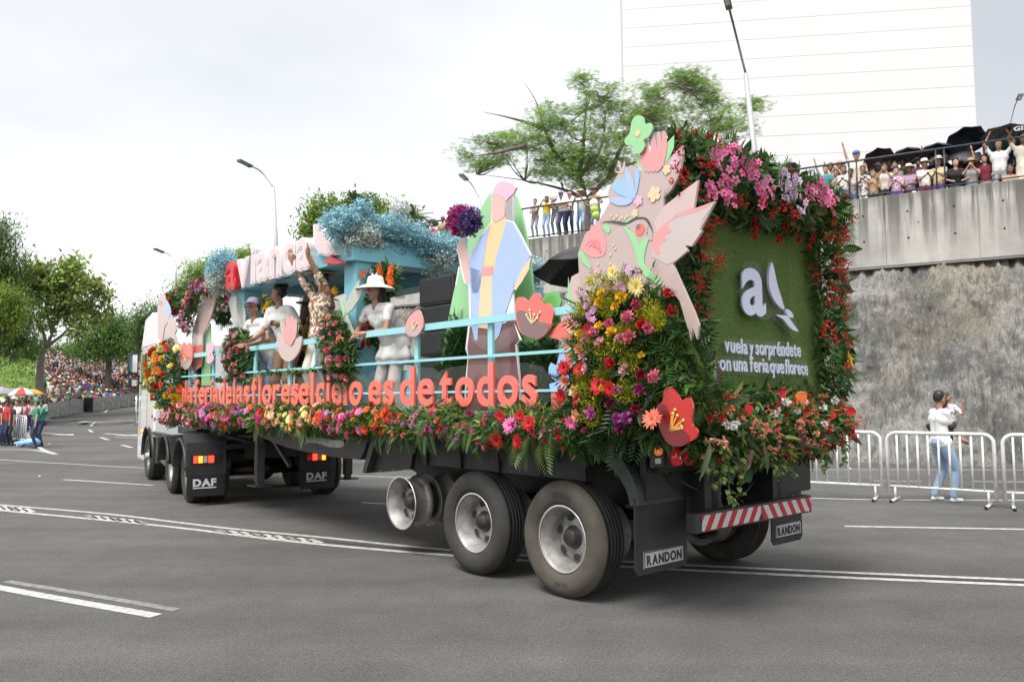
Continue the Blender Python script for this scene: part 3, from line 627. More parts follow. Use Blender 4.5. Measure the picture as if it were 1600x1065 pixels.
def wheel(parent, c, fr, side=1, tyre=True, tyre_m=None, inner=True, lettering=None, R0=.497, name='wheel', studs=False, chrome=False, deep=.15, label=None):
    """c = hub centre of the outer face (frame coords); side=+1 outer face towards +y"""
    c = Vector(c); s = side
    def P(prof): return [(r, -s * a) for r, a in prof]
    dd = deep
    m_ = MB(); m_.lathe(P([(.274, .0), (.290, -.006), (.292, .0), (.280, .010), (.262, .03), (.258, .05), (.232, .075), (.228, dd), (.215, dd + .035)]), c, 'Y', 44, 0)
    m_.lathe(P([(.274, -.001), (.290, -.007), (.2925, .0)]), c, 'Y', 44, 1)
    m_.lathe(P([(.215, dd + .035), (.20, dd + .02), (.15, dd), (.13, dd - .004), (.085, dd - .004)]), c, 'Y', 44, 0)
    m_.lathe(P([(.292, .004), (.262, .035), (.250, .10), (.235, .16), (.25, .20), (.289, .228), (.280, .23), (.2, .2)]), c, 'Y', 36, 0)
    w = m_.build(name, [M_chrome if chrome else M_rim, M_lip], parent, fr)
    if label: w['label'] = label
    k = 6
    for i in range(k):
        t = 2 * pi * i / k + .3; hc = c + Vector((.172 * cos(t), -s * (dd + .004 - .002), .172 * sin(t)))
        ring = [hc + Vector((cos(u) * .030 * cos(t) - sin(u) * .042 * sin(t), s * (.006 + .008 * abs(cos(u)) ), cos(u) * .030 * sin(t) + sin(u) * .042 * cos(t))) for u in [2*pi*j/12 for j in range(12)]]
        h = MB(); h.add(ring, [tuple(range(12)) if s < 0 else tuple(reversed(range(12)))]); h.build('hand_hole_shade', M_dark, w, fr)  # no opening cut: dark oval on the disc paints the hole's shade
    hb_ = MB(); hl = .055 if not studs else .10
    hb_.lathe(P([(.002, dd - hl - .02), (.062, dd - hl - .018), (.078, dd - hl), (.082, dd - .02), (.10, dd - .012), (.105, dd - .004)]), c, 'Y', 24)
    for i in range(10 if studs else 0):
        t = 2 * pi * i / 10; p = c + Vector((.128 * cos(t), -s * dd, .128 * sin(t))); hb_.tube([p, p + Vector((0, s * (.05 if studs else .03), 0))], .012, 6)
    hb_.build('hub', M_hub if not studs else M_rim, w, fr)
    if tyre:
        t_ = MB(); W = .275
        prof = [(.292, .012), (.30, -.012), (.34, -.032), (.40, -.040), (.45, -.030), (R0 - .025, .0), (R0 - .008, .018), (R0, .040)]
        t_.lathe(P(prof), c, 'Y', 64, 0)
        a = .040; tr = []
        for gk in range(5):
            y0 = a + gk * (W - 2 * a) / 5; y1 = a + (gk + 1) * (W - 2 * a) / 5; tr += [(R0, y0 + .006), (R0, y1 - .006), (R0 - .012, y1 - .004), (R0 - .012, y1 + .004)]
        tr = tr[:-2]; t_.lathe(P([(R0, a)] + tr + [(R0, W - a)]), c, 'Y', 64, 1)
        t_.lathe(P([(R0, W - a), (R0 - .02, W - .01), (.42, W + .03), (.33, W + .02), (.29, W - .02)]), c, 'Y', 64, 0)
        to = t_.build('tyre', [tyre_m or M_rub, M_tread], w, fr)
        for txt, a0 in (lettering or []):
            lm = MB(); L_, wd_ = word(txt, .05, .05, .16); sc = .058
            for ch, cc, fs in L_:
                vs = []
                for q in cc.tolist():
                    th = a0 - s * -1 * (q[0] - wd_ / 2) * sc / .40 * (-1); rr = .365 + q[1] * sc * 1.0
                    th = a0 + (-1 if s > 0 else 1) * (-(q[0] - wd_ / 2) * sc / .40) * 1
                    vs.append(c + Vector((rr * cos(th), s * (.039 + q[2] * .04), rr * sin(th))))
                lm.add(vs, fs)
            lm.build('lettering', mat('tyre_letters', (.04, .037, .034), rough=.7), w, fr)
    if inner:
        c2 = c + Vector((0, -s * .34, 0)); i_ = MB()
        i_.lathe(P([(.20, .03), (.25, .035), (.284, .0), (.291, .0), (.288, .01), (.262, .03), (.258, .07), (.236, .10), (.25, .17), (.289, .22), (.292, .23), (.28, .225), (.235, .19)]), c2, 'Y', 40, 0)
        io = i_.build('inner_rim', M_rim, w, fr)
    return w

tl_ = thing('flower_float_trailer', 'long black semi trailer with bare and tyred silver wheels carrying the whole flower float', 'trailer', (0, 0, 0), TF)
# deck and chassis
m_ = MB(); m_.box((-1.05, -2.5, 1.335), (5.9, -.02, 1.435), bev=.008); m_.box((5.9, -2.5, 1.30), (10.6, -.02, 1.42), bev=.008); m_.build('deck', M_grey, tl_)
m_ = MB(); m_.box((-.2, -.16, 1.0), (2.35, -.10, 1.335)); m_.build('side_skirt', M_blk2, tl_)
for i, x in enumerate((-.15, .42, 1.0, 1.6, 2.2)):
    q = MB(); q.add([(x - .07, -.1, 1.335), (x + .07, -.1, 1.335), (x + .04, -.1, 1.0), (x - .04, -.1, 1.0), (x - .07, -.02, 1.335), (x + .07, -.02, 1.335), (x + .04, -.07, 1.0), (x - .04, -.07, 1.0)],
                    [(4, 7, 6, 5), (0, 4, 5, 1), (3, 2, 6, 7), (0, 3, 7, 4), (1, 5, 6, 2)]); q.build('side_rib', M_blk, tl_)
def SP(pts, off=0.0, fr=TF): return [S(x, y, off, fr) for x, y in pts]
m_ = MB(); m_.prism(SP([(566, 738), (600, 737), (641, 733), (648, 690), (650, 660), (592, 650), (580, 690)], -.02), (0, -.05, 0)); gd = m_.build('wing_guard', M_blk, tl_)
m_ = MB(); m_.prism(SP([(566, 738), (571, 739), (583, 700), (594, 672), (588, 668), (577, 695)], .06), (0, -.5, 0)); m_.build('wing_edge', M_plas, gd)
for px_ in (575, 592, 612, 630):
    q = MB(); p = S(px_, 736 - (px_ - 575) * .06, 0); q.lathe([(.001, -.012), (.008, -.015)], p + Vector((0, .0, 0)), 'Y', 8); q.build('rivet', M_rim, gd)
m_ = MB(); m_.prism(SP([(395, 676), (425, 690), (450, 699), (480, 706), (520, 713), (562, 718), (571, 700), (578, 640), (395, 640)], -.06), (0, -.08, 0)); bm_ = m_.build('gooseneck_beam', M_plas, tl_)
m_ = MB(); m_.prism(smoothpoly(SP([(481, 684), (500, 683), (520, 687), (536, 688), (537, 696), (527, 699), (510, 697), (495, 692), (482, 691)], -.055), 3), (0, -.003, 0)); m_.build('scraped_patch', mat('scraped_filler', (.34, .33, .31), rough=.8, var=.25, vscale=14), bm_)
m_ = MB()
for y in (-.78, -1.72):
    m_.box((-1.0, y - .07, .74), (3.3, y + .07, 1.335)); m_.prism([(3.3, y - .06, .80), (4.4, y - .06, 1.06), (10.3, y - .06, 1.08), (10.3, y - .06, 1.30), (3.3, y - .06, 1.335)], (0, .12, 0))
for x in (-.9, .6, 1.9, 3.0, 4.5, 6.2, 8.0): m_.box((x - .06, -2.4, 1.12), (x + .06, -.14, 1.33))
m_.box((-.99, -2.45, 1.18), (-.85, -.1, 1.335))
m_.build('chassis_frame', M_blk, tl_)
for x, zc in ((.04, .497), (1.27, .497), (2.55, .57)):
    q = MB(); q.tube([(x, -.25, zc), (x, -2.25, zc)], .07, 14); q.box((x - .1, -.9, zc - .09), (x + .1, -.66, zc + .09)); q.box((x - .1, -1.84, zc - .09), (x + .1, -1.6, zc + .09))
    q.lathe([(.001, 0), (.19, 0), (.20, -.02), (.20, -.2), (.001, -.2)], (x, -.30, zc), 'Y', 24); q.lathe([(.001, 0), (.19, 0), (.20, .02), (.20, .2), (.001, .2)], (x, -2.2, zc), 'Y', 24)
    for y in (-.78, -1.72):
        for k in range(4): q.bar((x - .42 + k*.07, y, zc + .11 + k * .022), (x + .42 - k*.07, y, zc + .11 + k * .022), .08, .02)
        q.bar((x - .55, y, zc + .2), (x - .35, y, 1.0), .1, .12); q.tube([(x + .5, y, zc + .14), (x + .1, y, zc - .02)], .03, 8)
        q.tube([(x + .25, y - .2, zc + .15), (x + .25, y - .2, zc + .42)], .1, 12)
    q.build('axle', M_blk, tl_)
LT = [('PIRELLI', radians(95)), ('FR88', radians(-93))]
wheel(tl_, (.04, .0, .497), TF, 1, True, M_rubd, True, LT, label='rearmost near wheel with a brown dusty tyre')
wheel(tl_, (1.27, .0, .497), TF, 1, True, M_rubm, True, None, label='middle near wheel with a black tyre')
wheel(tl_, (2.55, .0, .57), TF, 1, False, None, True, None, label='bare raised silver wheel with no tyre')
for x in (.04, 1.27): wheel(tl_, (x, -2.5, .497), TF, -1, True, M_rub, True, None)
wheel(tl_, (2.55, -2.5, .57), TF, -1, False, None, True, None)
# rear mudguard, filler box, flaps
m_ = MB(); arc = SP([(912, 692), (930, 694), (948, 701), (964, 711), (977, 725), (986, 741), (993, 758), (997, 775), (998, 790), (984, 790), (982, 776), (977, 762), (969, 748), (958, 734), (946, 722), (932, 713), (916, 708)], .03)
m_.prism(arc, (0, -.58, 0)); m_.build('rear_mudguard', M_plas, tl_)
m_ = MB(); m_.box((-.86, -.6, .90), (-.80, -.05, 1.30)); m_.box((-.86, -1.98, 1.12), (-.80, -.6, 1.30)); m_.box((-.93, -2.45, .80), (-.80, -1.98, 1.30), bev=.01); m_.box((-1.0, -1.92, .75), (-.85, -1.72, 1.3)); m_.box((-1.0, -.8, .75), (-.85, -.62, 1.3)); m_.build('rear_filler', M_blk, tl_)
def flap(y0, y1, z0, z1, ty0, ty1, tz0, tz1):
    q = MB(); c = .04; q.prism([(-.80, y0, z0 + c), (-.80, y0, z1), (-.80, y1, z1), (-.80, y1, z0 + c), (-.80, y1 + c, z0), (-.80, y0 - c, z0)], (-.012, 0, 0)); f_ = q.build('mud_flap', M_blk2, tl_)
    q = MB(); q.box((-.8125, ty1, tz0), (-.818, ty0, tz1)); q.build('plate', mat('flap_plate', (.42, .42, .42), rough=.5, var=.1, vscale=20), f_)
    fr_ = MB(); b_ = .008
    for (a, b) in (((ty1, tz0), (ty0, tz0 + b_)), ((ty1, tz1 - b_), (ty0, tz1)), ((ty1, tz0), (ty1 + b_, tz1)), ((ty0 - b_, tz0), (ty0, tz1))):
        a2 = (a[0] + .006 if a[0] == ty1 else a[0], a[1] + (.006 if a[1] == tz0 else -.0)); fr_.box((-.8182, a[0], a[1]), (-.8205 - (.0007 if b[0] - a[0] > .05 else 0), b[0], b[1]))
    fr_.build('plate_border', M_dark, f_)
    setword('RANDON', (-.820, ty0 - .03, tz0 + .026), (0, -1, 0), (0, 0, 1), (-1, 0, 0), (ty0 - ty1) - .06, (tz1 - tz0) * .80, 'lettering', M_dark, f_, .035, .004, .12, join=True)
    bl = MB()
    for i in range(5): bl.lathe([(.001, -.012), (.009, -.012), (.010, 0)], (-.805, y0 - .04 - i * (abs(y1 - y0) - .08) / 4, z1 - .035), 'X', 8)
    bl.build('bolt', M_rim, f_)
flap(.035, -.62, .32, .93, -.06, -.565, .365, .495)
flap(-1.92, -2.47, .31, .78, -1.98, -2.44, .37, .50)
# rear bumper with slanted red and white stripes
M_rs = mat('reflective_red', (.45, .015, .02), rough=.35, var=.12, vscale=30); M_ws = mat('reflective_white', (.55, .54, .53), rough=.35, var=.1, vscale=30)
bp = MB(); bp.box((-1.10, -2.14, .635), (-1.0, -.36, .79), bev=.006); bo = bp.build('bumper', M_plas, tl_)
bs = MB(); bs.box((-1.0, -.75, .66), (-.8, -.68, .76)); bs.box((-1.0, -1.8, .66), (-.8, -1.73, .76)); bs.build('bumper_bracket', M_blk, tl_)
y0_, y1_, zb_, zt_ = -.43, -2.13, .650, .772; n_ = 22; wst = (y0_ - y1_) / n_; mid = (y0_ + y1_) / 2
for i in range(-3, n_ + 3):
    sl = .085 if (y0_ - (i + .5) * wst) > mid else -.085
    ya, yb = y0_ - i * wst, y0_ - (i + 1) * wst
    top_, bot_ = [ya - sl / 2, yb - sl / 2], [ya + sl / 2, yb + sl / 2]
    lo, hi = (mid, y0_) if sl > 0 else (y1_, mid)
    cl = lambda v: min(max(v, lo), hi)
    pts = []
    # clip the slanted quad to its half of the plate
    K = 8
    L1 = [(cl(bot_[0] + (top_[0] - bot_[0]) * k / K), zb_ + (zt_ - zb_) * k / K) for k in range(K + 1)]
    L2 = [(cl(bot_[1] + (top_[1] - bot_[1]) * k / K), zb_ + (zt_ - zb_) * k / K) for k in range(K + 1)]
    if max(abs(a[0] - b[0]) for a, b in zip(L1, L2)) < .004: continue
    q = MB(); b0 = L1 + L2; q.add([(-1.1035, y, z) for y, z in b0], [(k, K + 1 + k, K + 2 + k, k + 1) for k in range(K)])
    q.build('stripe', M_rs if i % 2 else M_ws, bo)
# tail lamps
M_redl = mat('red_lens', (.5, .01, .015), rough=.12, coat=1, var=.2, vscale=60, emit=(.8, .01, .02), estr=.05); M_amb = mat('amber_lens', (.75, .17, .02), rough=.15, coat=1, emit=(1, .25, .02), estr=.15)
q = MB(); q.box((-1.0, -.10, 1.17), (-.97, .03, 1.33)); q.box((-1.0, -.64, 1.16), (-.97, -.14, 1.31)); q.build('lamp_bracket', M_plas, tl_)
for y in (-.25, -.42):
    q = MB(); q.lathe([(.001, -.05), (.03, -.05), (.055, -.042), (.070, -.025), (.074, 0)], (-1.0, y, 1.235), 'X', 24); l_ = q.build('tail_lamp', M_redl, tl_)
    q = MB(); q.lathe([(.001, -.056), (.018, -.055), (.020, -.045)], (-1.0, y, 1.235), 'X', 12); q.build('lamp_centre', M_chrome, l_)
q = MB(); q.lathe([(.001, -.04), (.025, -.036), (.034, -.02), (.036, 0)], (-1.0, -.02, 1.295), 'X', 16); q.build('side_marker', M_amb, tl_)
q = MB(); q.box((-1.0, -.05, 1.20), (-1.012, .01, 1.24)); q.build('reflector', M_ws, tl_)
# number plate hanging under, cables
q = MB(); q.tube(smoothpoly([(-.9, -.3, 1.1), (-.95, -.5, .98), (-.93, -.8, .93), (-.9, -1.1, 1.0)], 5, False), .012, 6); q.tube(smoothpoly([(-.9, -.9, 1.1), (-.93, -1.2, .85), (-.9, -1.5, .95)], 5, False), .01, 6); q.build('cable', M_blk, tl_)
# landing legs
for y in (-.45, -2.02):
    q = MB(); q.box((7.24, y - .06, .42), (7.36, y + .06, 1.3)); q.box((7.26, y - .045, .36), (7.34, y + .045, .5)); q.box((7.14, y - .13, .345), (7.46, y + .13, .365)); lg = q.build('landing_leg', M_grey if y > -1 else M_blk, tl_)
q = MB(); q.bar((6.6, -.35, 1.12), (6.0, -.35, .74), .06, .05); q.bar((6.5, -.4, 1.15), (5.7, -.4, 1.0), .05, .05); q.build('strut', M_plas, tl_)
# railing of the float
M_cyan = mat('pale_blue_paint', (.32, .66, .70), rough=.42, coat=.2, var=.05, vscale=3)
for xa_, xb_ in ((-.45, 3.55), (4.3, 7.9), (7.95, 9.9)):
    q = MB(); q.bar((xa_, .02, 2.465), (xb_, .02, 2.465), .04, .07); q.build('top_rail', M_cyan, tl_)
for zz, hh in ((2.115, .028), (1.775, .022)):
    for xa_, xb_ in ((-.3, 3.6), (4.3, 9.9)):
        q = MB(); q.bar((xa_, .03, zz), (xb_, .03, zz), .025, hh); q.build('middle_rail', M_cyan, tl_)
for x in (1.0, 2.26, 5.35, 6.5, 8.15, 9.25):
    q = MB(); q.box((x - .035, -.03, 1.42), (x + .035, .0, 2.43)); q.build('rail_post', M_cyan, tl_)
for x in (4.6, 7.3):
    q = MB(); q.box((x - .015, -.02, 1.42), (x + .015, .0, 2.43)); q.build('rail_post', M_cyan, tl_)

# slogan
M_sal = mat('salmon_acrylic', (.86, .17, .13), rough=.28, coat=.6, var=.03, vscale=2)
sg = thing('slogan_sign', 'row of salmon cut out slogan letters along the trailer side', 'lettering', (5, .07, 1.63), TF)
M_clear = mat('clear_acrylic', (.9, .95, .95), rough=.05, var=.0)
def clear_mat():
    m = bpy.data.materials.new('clear_backing'); m.use_nodes = True; t = m.node_tree; b = t.nodes['Principled BSDF']; b.inputs['Base Color'].default_value = (.8, .85, .85, 1); b.inputs['Roughness'].default_value = .1
    tr = t.nodes.new('ShaderNodeBsdfTransparent'); mxs = t.nodes.new('ShaderNodeMixShader'); mxs.inputs[0].default_value = .025
    t.links.new(tr.outputs[0], mxs.inputs[1]); t.links.new(b.outputs[0], mxs.inputs[2]); t.links.new(mxs.outputs[0], t.nodes['Material Output'].inputs[0]); return m
M_clearb = clear_mat()
for w_, xl, xr in (('en', 268, 286), ('la', 288, 300), ('feria', 303, 340), ('de', 342, 361), ('las', 364, 388), ('flores', 392, 465), ('el', 466, 489), ('cielo', 493, 564), ('es', 575, 614), ('de', 624, 676), ('todos', 686, 838)):
    A_, B_ = S(xl, 630, .07), S(xr, 631, .07); zb = 1.645
    setword(w_, (A_.x, .055, zb), (-1, 0, 0), (0, 0, 1), (0, 1, 0), A_.x - B_.x, .575, 'letter', M_sal, sg, .022, .026, .10)
    cb = MB(); xh = .34
    cb.prism(smoothpoly([(A_.x + .05, .03, zb - .03), (A_.x + .05, .03, zb + xh), ((A_.x + B_.x) / 2, .03, zb + xh + .05), (B_.x - .05, .03, zb + xh), (B_.x - .05, .03, zb - .03)], 3), (0, .006, 0)); cb.build('clear_backing', M_clearb, sg)

# ================================================================== TRACTOR UNIT
tk = thing('truck_tractor', 'white cab tractor truck with black rear wings towing the flower float', 'truck', (0, 0, 0), KF)
for x, lab in ((0, None), (1.6, None)):
    wheel(tk, (x, .14, .50), KF, 1, True, M_rubm, False, None, chrome=False, deep=.13); 
    wheel(tk, (x, -2.34 + .0, .50), KF, -1, True, M_rub, False, None, deep=.13)
wheel(tk, (4.6, .10, .50), KF, 1, True, M_rubm, False, None, studs=True, deep=.04); wheel(tk, (4.6, -2.34, .50), KF, -1, True, M_rub, False, None, studs=True, deep=.04)
for x in (0, 1.6):    # inner twin tyres
    for y in (-.17, -2.02):
        q = MB(); q.lathe([(.25, 0), (.30, .01), (.45, .02), (.49, 0), (.50, -.03), (.50, -.22), (.45, -.26), (.25, -.25)], (x, y, .5), 'Y', 40); q.build('inner_tyre', M_rub, tk)
    q = MB(); q.tube([(x, -.3, .5), (x, -1.95, .5)], .09, 12); q.sphere((x, -1.1, .5), .2, 14); q.build('axle', M_blk, tk)
def arch(x, ya, yb, m_mat, a0=radians(8), a1=radians(172), r=.57, name='wing'):
    q = MB(); n = 20; pts = []
    for i in range(n + 1):
        t = a0 + (a1 - a0) * i / n; pts.append((x - r * cos(t) , r * sin(t) + .5))
    for yy0, yy1, rr in ((ya, yb, 0),):
        out = [(px, yy0, pz) for px, pz in pts]; inn = [(x + (px - x) * .94, yy0, .5 + (pz - .5) * .94) for px, pz in reversed(pts)]
        q.prism(out + inn, (0, yy1 - yy0, 0))
    # rounded outer lip
    q.tube([(px, yy0, .5 + (pz - .5) * .985) for px, pz in pts], .028, 8)
    return q.build(name, m_mat, tk)
for x in (0.0, 1.6):
    arch(x, .28, -.42, M_plas); arch(x, -2.2 + .0, -1.5, M_plas) if x == 0 else arch(x, -2.2, -1.5, M_plas)
# rear wing backs with light clusters and lettered flaps
M_or = mat('lit_orange', (.9, .2, .02), rough=.3, emit=(1, .16, .01), estr=2.2); M_rd = mat('lit_red', (.8, .02, .01), rough=.3, emit=(1, .03, .01), estr=2.0); M_wl = mat('clear_lens', (.5, .42, .38), rough=.2)
M_logo = mat('logo_white', (.62, .62, .62), rough=.5)
for (ya, yb, out) in ((.29, -.33, 1), (-1.55, -2.2, -1)):
    q = MB()
    q.prism([(-.30, ya, 1.20), (-.48, ya, 1.17), (-.60, ya, 1.02), (-.63, ya, .66), (-.62, ya, .50), (-.56, ya, .48), (-.54, ya, .7), (-.5, ya, .95), (-.40, ya, 1.05), (-.28, ya, 1.08)], (0, yb - ya, 0))
    wb = q.build('wing_back', M_plas, tk)
    q = MB(); q.box((-.62, ya - .015, .16), (-.605, yb + .015, .50)); fl_ = q.build('mud_flap', M_blk, tk)
    c = (ya + yb) / 2
    setword('DAF', (-.622, c + .20, .325), (0, -1, 0), (0, 0, 1), (-1, 0, 0), .36, .155, 'lettering', M_logo, fl_, .05, .004, .02, join=True)
    q = MB(); q.box((-.6225, c - .16, .285), (-.626, c + .20, .303)); q.build('underline', M_logo, fl_)
    y_l = c + .22; xs_ = -.637
    cl_ = MB(); dz = .03 if out > 0 else .075; cl_.box((-.60, c - .24, .705 - dz), (xs_, c + .26, .855 - dz), bev=.008); lc = cl_.build('tail_lamp', M_blk, tk)
    order = [(M_rd, .06), (M_or, .07), (M_wl, .06), (M_rd, .09)]; 
    if out < 0: order = [(M_redl, .09), (M_rd, .08), (M_wl, .06), (M_or, .07)]
    yy = c + .20
    for mt, wd_ in order:
        q = MB(); q.box((xs_ - .001, yy, .725 - dz), (xs_ - .012, yy - wd_ + .004, .835 - dz), bev=.003); q.build('lamp_lens', mt, lc); yy -= wd_ + .012
# frame, tank, cab
q = MB()
for y in (-.75, -1.45): q.box((-.75, y - .04, .78), (5.6, y + .04, 1.02))
q.box((-.78, -1.6, .74), (-.70, -.6, 1.0)); q.box((-.1, -1.35, 1.02), (1.0, -.85, 1.14)); q.box((1.7, -1.9, 1.02), (3.6, -.3, 1.16)); q.box((-.70, -2.1, .9), (-.64, -.2, .98)); q.box((2.3, -2.1, .45), (3.6, -.9, .95))
q.box((.2, -1.9, .62), (1.5, -.4, 1.0)); q.build('frame', M_blk, tk)
q = MB(); q.lathe([(.001, 0), (.29, 0), (.315, .02), (.315, .03), (.30, .035), (.30, .4), (.315, .405), (.315, .43), (.30, .435), (.30, .85), (.29, .88), (.001, .88)], (2.35, -.13, .66), 'X', 28); q.build('fuel_tank', M_chrome, tk)
q = MB(); q.box((3.35, .0, .45), (3.5, .12, .95)); q.box((3.6, .0, .40), (3.75, .1, .92)); q.tube([(2.2, .1, 1.02), (4.0, .1, 1.02)], .04, 8); q.build('side_step', M_plas, tk)
q = MB()
prof = [(3.95, .92), (3.95, 2.9), (4.15, 3.45), (4.6, 3.62), (5.5, 3.55), (6.05, 2.9), (6.25, 1.9), (6.3, .35), (5.35, .35), (5.2, .75), (4.95, 1.04), (4.6, 1.12), (4.25, 1.04), (4.05, .92)]
q.prism([(x, .12, z) for x, z in prof], (0, -2.5, 0)); cb_ = q.build('cab', M_white, tk)
bv = cb_.modifiers.new('bevel', 'BEVEL'); bv.width = .05; bv.segments = 3; bv.limit_method = 'ANGLE'; bv.angle_limit = radians(50)
q = MB(); q.box((5.0, .121, 1.95), (5.75, .128, 2.75)); q.build('side_window', mat('dark_glass', (.02, .022, .025), rough=.06, coat=1), tk)
q = MB(); q.box((4.9, .121, .95), (4.906, .126, 2.8)); q.box((5.9, .121, .95), (5.906, .126, 2.8)); q.box((4.2, .121, 2.9), (5.9, .126, 2.906)); q.build('door_seam', M_dark, tk)
q = MB(); q.lathe([(.64, 0), (.60, .0), (.60, .1), (.64, .1)], (4.6, .08, .5), 'Y', 30, a0=radians(0), a1=radians(180)); q.build('front_wing', M_plas, tk)
q = MB(); q.box((4.0, .05, 1.1), (4.7, .09, 1.9)); q.build('side_panel', M_grey, tk)
q = MB(); q.box((5.15, .12, 1.02), (5.22, .2, 1.06)); q.sphere((5.15, .14, .93), .045, 10); q.build('side_marker', M_or, tk)
mr_t = MB()
mo = MB(); mo.box((5.75, .20, 2.30), (5.90, .42, 2.78), bev=.03); mo.box((5.78, .18, 2.0), (5.90, .40, 2.2), bev=.03); mo.bar((5.85, .1, 2.85), (5.82, .32, 2.78), .04); mo.bar((5.85, .1, 2.1), (5.83, .3, 2.1), .04); mo = mo.build('mirror', M_blk, tk)
q = MB(); q.box((5.745, .225, 2.34), (5.748, .395, 2.74)); q.box((5.772, .205, 2.03), (5.776, .375, 2.17)); q.build('mirror_glass', mat('mirror_glass', (.8, .8, .82), rough=.03, metal=1, var=0), mo)
q = MB()
for z in (1.2, 1.45, 1.7): q.tube([(6.1, .16, z), (6.3, .16, z)], .02, 6)
q.tube([(6.3, .16, 1.1), (6.3, .16, 1.8)], .02, 6); q.build('hand_rail', M_chrome, tk)
# ================================================================== FLAT PAINTED BOARDS
def paint(name, rgb, **k):
    kw = dict(rough=.3, coat=.9, crough=.12, var=.03, vscale=2, ior=1.6); kw.update(k); return mat(name, rgb, **kw)
P_mauve = paint('board_mauve', (.50, .385, .355)); P_mauve2 = paint('board_mauve_dark', (.22, .12, .115)); P_mint = paint('board_mint', (.30, .62, .28)); P_green = paint('board_green', (.13, .42, .10))
P_coral = paint('board_coral', (.78, .14, .11)); P_rose = paint('board_rose', (.78, .30, .30)); P_pink = paint('board_pink', (.80, .42, .58)); P_veil = paint('board_veil_pink', (.80, .48, .60))
P_blue = paint('board_blue', (.30, .50, .85)); P_lblue = paint('board_pale_blue', (.38, .50, .80)); P_peach = paint('board_peach', (.82, .58, .34)); P_yel = paint('board_cream_yellow', (.85, .58, .28)); P_wht = paint('board_white', (.82, .82, .82))
P_red = paint('board_red', (.50, .018, .014)); P_dred = paint('board_dark_red', (.18, .012, .016)); P_gold = paint('board_gold', (.75, .38, .06)); P_skin = paint('board_face', (.78, .46, .40)); P_hair = paint('board_hair_grey', (.38, .33, .33)); P_brn = paint('board_brown', (.16, .055, .05))
P_pale = paint('board_pale_pink', (.60, .44, .41)); P_sage = paint('board_sage', (.45, .46, .40)); P_drk = paint('board_black_line', (.03, .025, .025))
def ZP(pts, sc, ox, oy): return [(ox + x / sc, oy + y / sc) for x, y in pts]
def layer(parent, name, pts, m, y, th=.003, sm=3, fr=TF, S_=S, ext=(0, 1, 0)):
    P = [S_(px, py, y, fr) for px, py in pts]
    if sm: P = smoothpoly(P, sm)
    q = MB(); q.prism(P, Vector(ext) * -th); return q.build(name, m, parent, fr)
def board(name, label, cat, pts, m, y, th=.018, sm=0, group=None, fr=TF, backing=None, grow=1.0):
    c = S(sum(p[0] for p in pts) / len(pts), max(p[1] for p in pts), y, fr); t = thing(name, label, cat, c, fr, group)
    layer(t, 'board', pts, m, y, th, sm, fr); return t
def disc(parent, name, px, py, rpx, m, y, petals=0, th=.003, fr=TF):
    c = S(px, py, y, fr); e = S(px, py + rpx, y, fr); r = abs(c.z - e.z); q = MB(); n = 40 if petals else 16
    P = []
    for i in range(n):
        a = 2 * pi * i / n; rr = r * (.62 + .38 * abs(cos(petals * a / 2)) ** .6) if petals else r; P.append(c + Vector((rr * cos(a), 0, rr * sin(a))))
    q.prism(P, (0, -th, 0)); return q.build(name, m, parent, fr)

# ---- tall figure board with its green arch
ga = board('green_arch_board', 'tall light green arched board standing behind the painted woman', 'board', smoothpoly([Vector((x, y, 0)) for x, y in [(692, 645), (690, 560), (700, 500), (715, 430), (733, 372), (750, 328), (768, 297), (786, 285), (800, 290), (812, 325), (822, 375), (830, 430), (834, 500), (836, 645)]], 2) and [(692, 645), (688, 600), (690, 560), (700, 500), (715, 430), (733, 372), (750, 328), (768, 300), (786, 290), (800, 296), (812, 327), (822, 375), (830, 430), (835, 500), (838, 645)], P_mint, -.42, .03, 2)
fg = [(768, 300), (772, 289), (784, 282), (796, 284), (807, 293), (802, 302), (801, 346), (814, 369), (829, 399), (827, 415), (816, 438), (801, 455), (804, 488), (802, 506), (813, 531), (807, 538), (811, 588), (814, 645), (725, 645), (727, 595), (731, 556), (727, 545), (733, 495), (732, 446), (725, 441), (719, 418), (716, 399), (713, 391), (714, 384), (719, 375), (727, 373), (729, 390), (733, 402), (750, 370), (767, 346)]
wf = board('painted_woman_board', 'tall flat painted woman in a pale blue cloak and pink veil holding up flowers', 'board', fg, P_wht, -.16, .022)
z7 = lambda p: ZP(p, 6.656, 700, 280); z4 = lambda p: ZP(p, 2.803, 540, 260)
def fl(name, pts, m, k, sm=2): return layer(wf, name, pts, m, -.16 + .0012 * k, .0012, sm)
fl('skirt', z4([(545, 700), (640, 715), (735, 665), (740, 695), (762, 760), (742, 782), (758, 920), (762, 1070), (524, 1070), (530, 940), (538, 830), (533, 790)]), P_brn, 1, 0)
fl('skirt_fold', z4([(545, 740), (600, 800), (680, 805), (740, 760), (735, 700), (640, 740)]), P_mauve2, 2)
fl('hair', z7([(602, 240), (630, 192), (671, 160), (671, 436), (640, 425), (592, 415), (588, 380)]), P_hair, 1, 0)
fl('dress', z7([(456, 448), (500, 430), (585, 378), (606, 430), (560, 640), (490, 900), (455, 1080), (330, 1300), (330, 1230), (345, 1060), (395, 640), (430, 470)]), P_yel, 2, 0)
fl('dress_lower', z4([(590, 470), (645, 470), (640, 712), (575, 705)]), P_peach, 3, 0)
fl('cloak_left', z7([(436, 478), (405, 620), (372, 860), (345, 1060), (316, 1180), (255, 1190), (214, 1060), (222, 825), (332, 612)]), P_lblue, 4, 0)
fl('cloak_left_tail', z4([(545, 440), (595, 460), (585, 600), (578, 760), (566, 762), (548, 690)]), P_lblue, 4, 0)
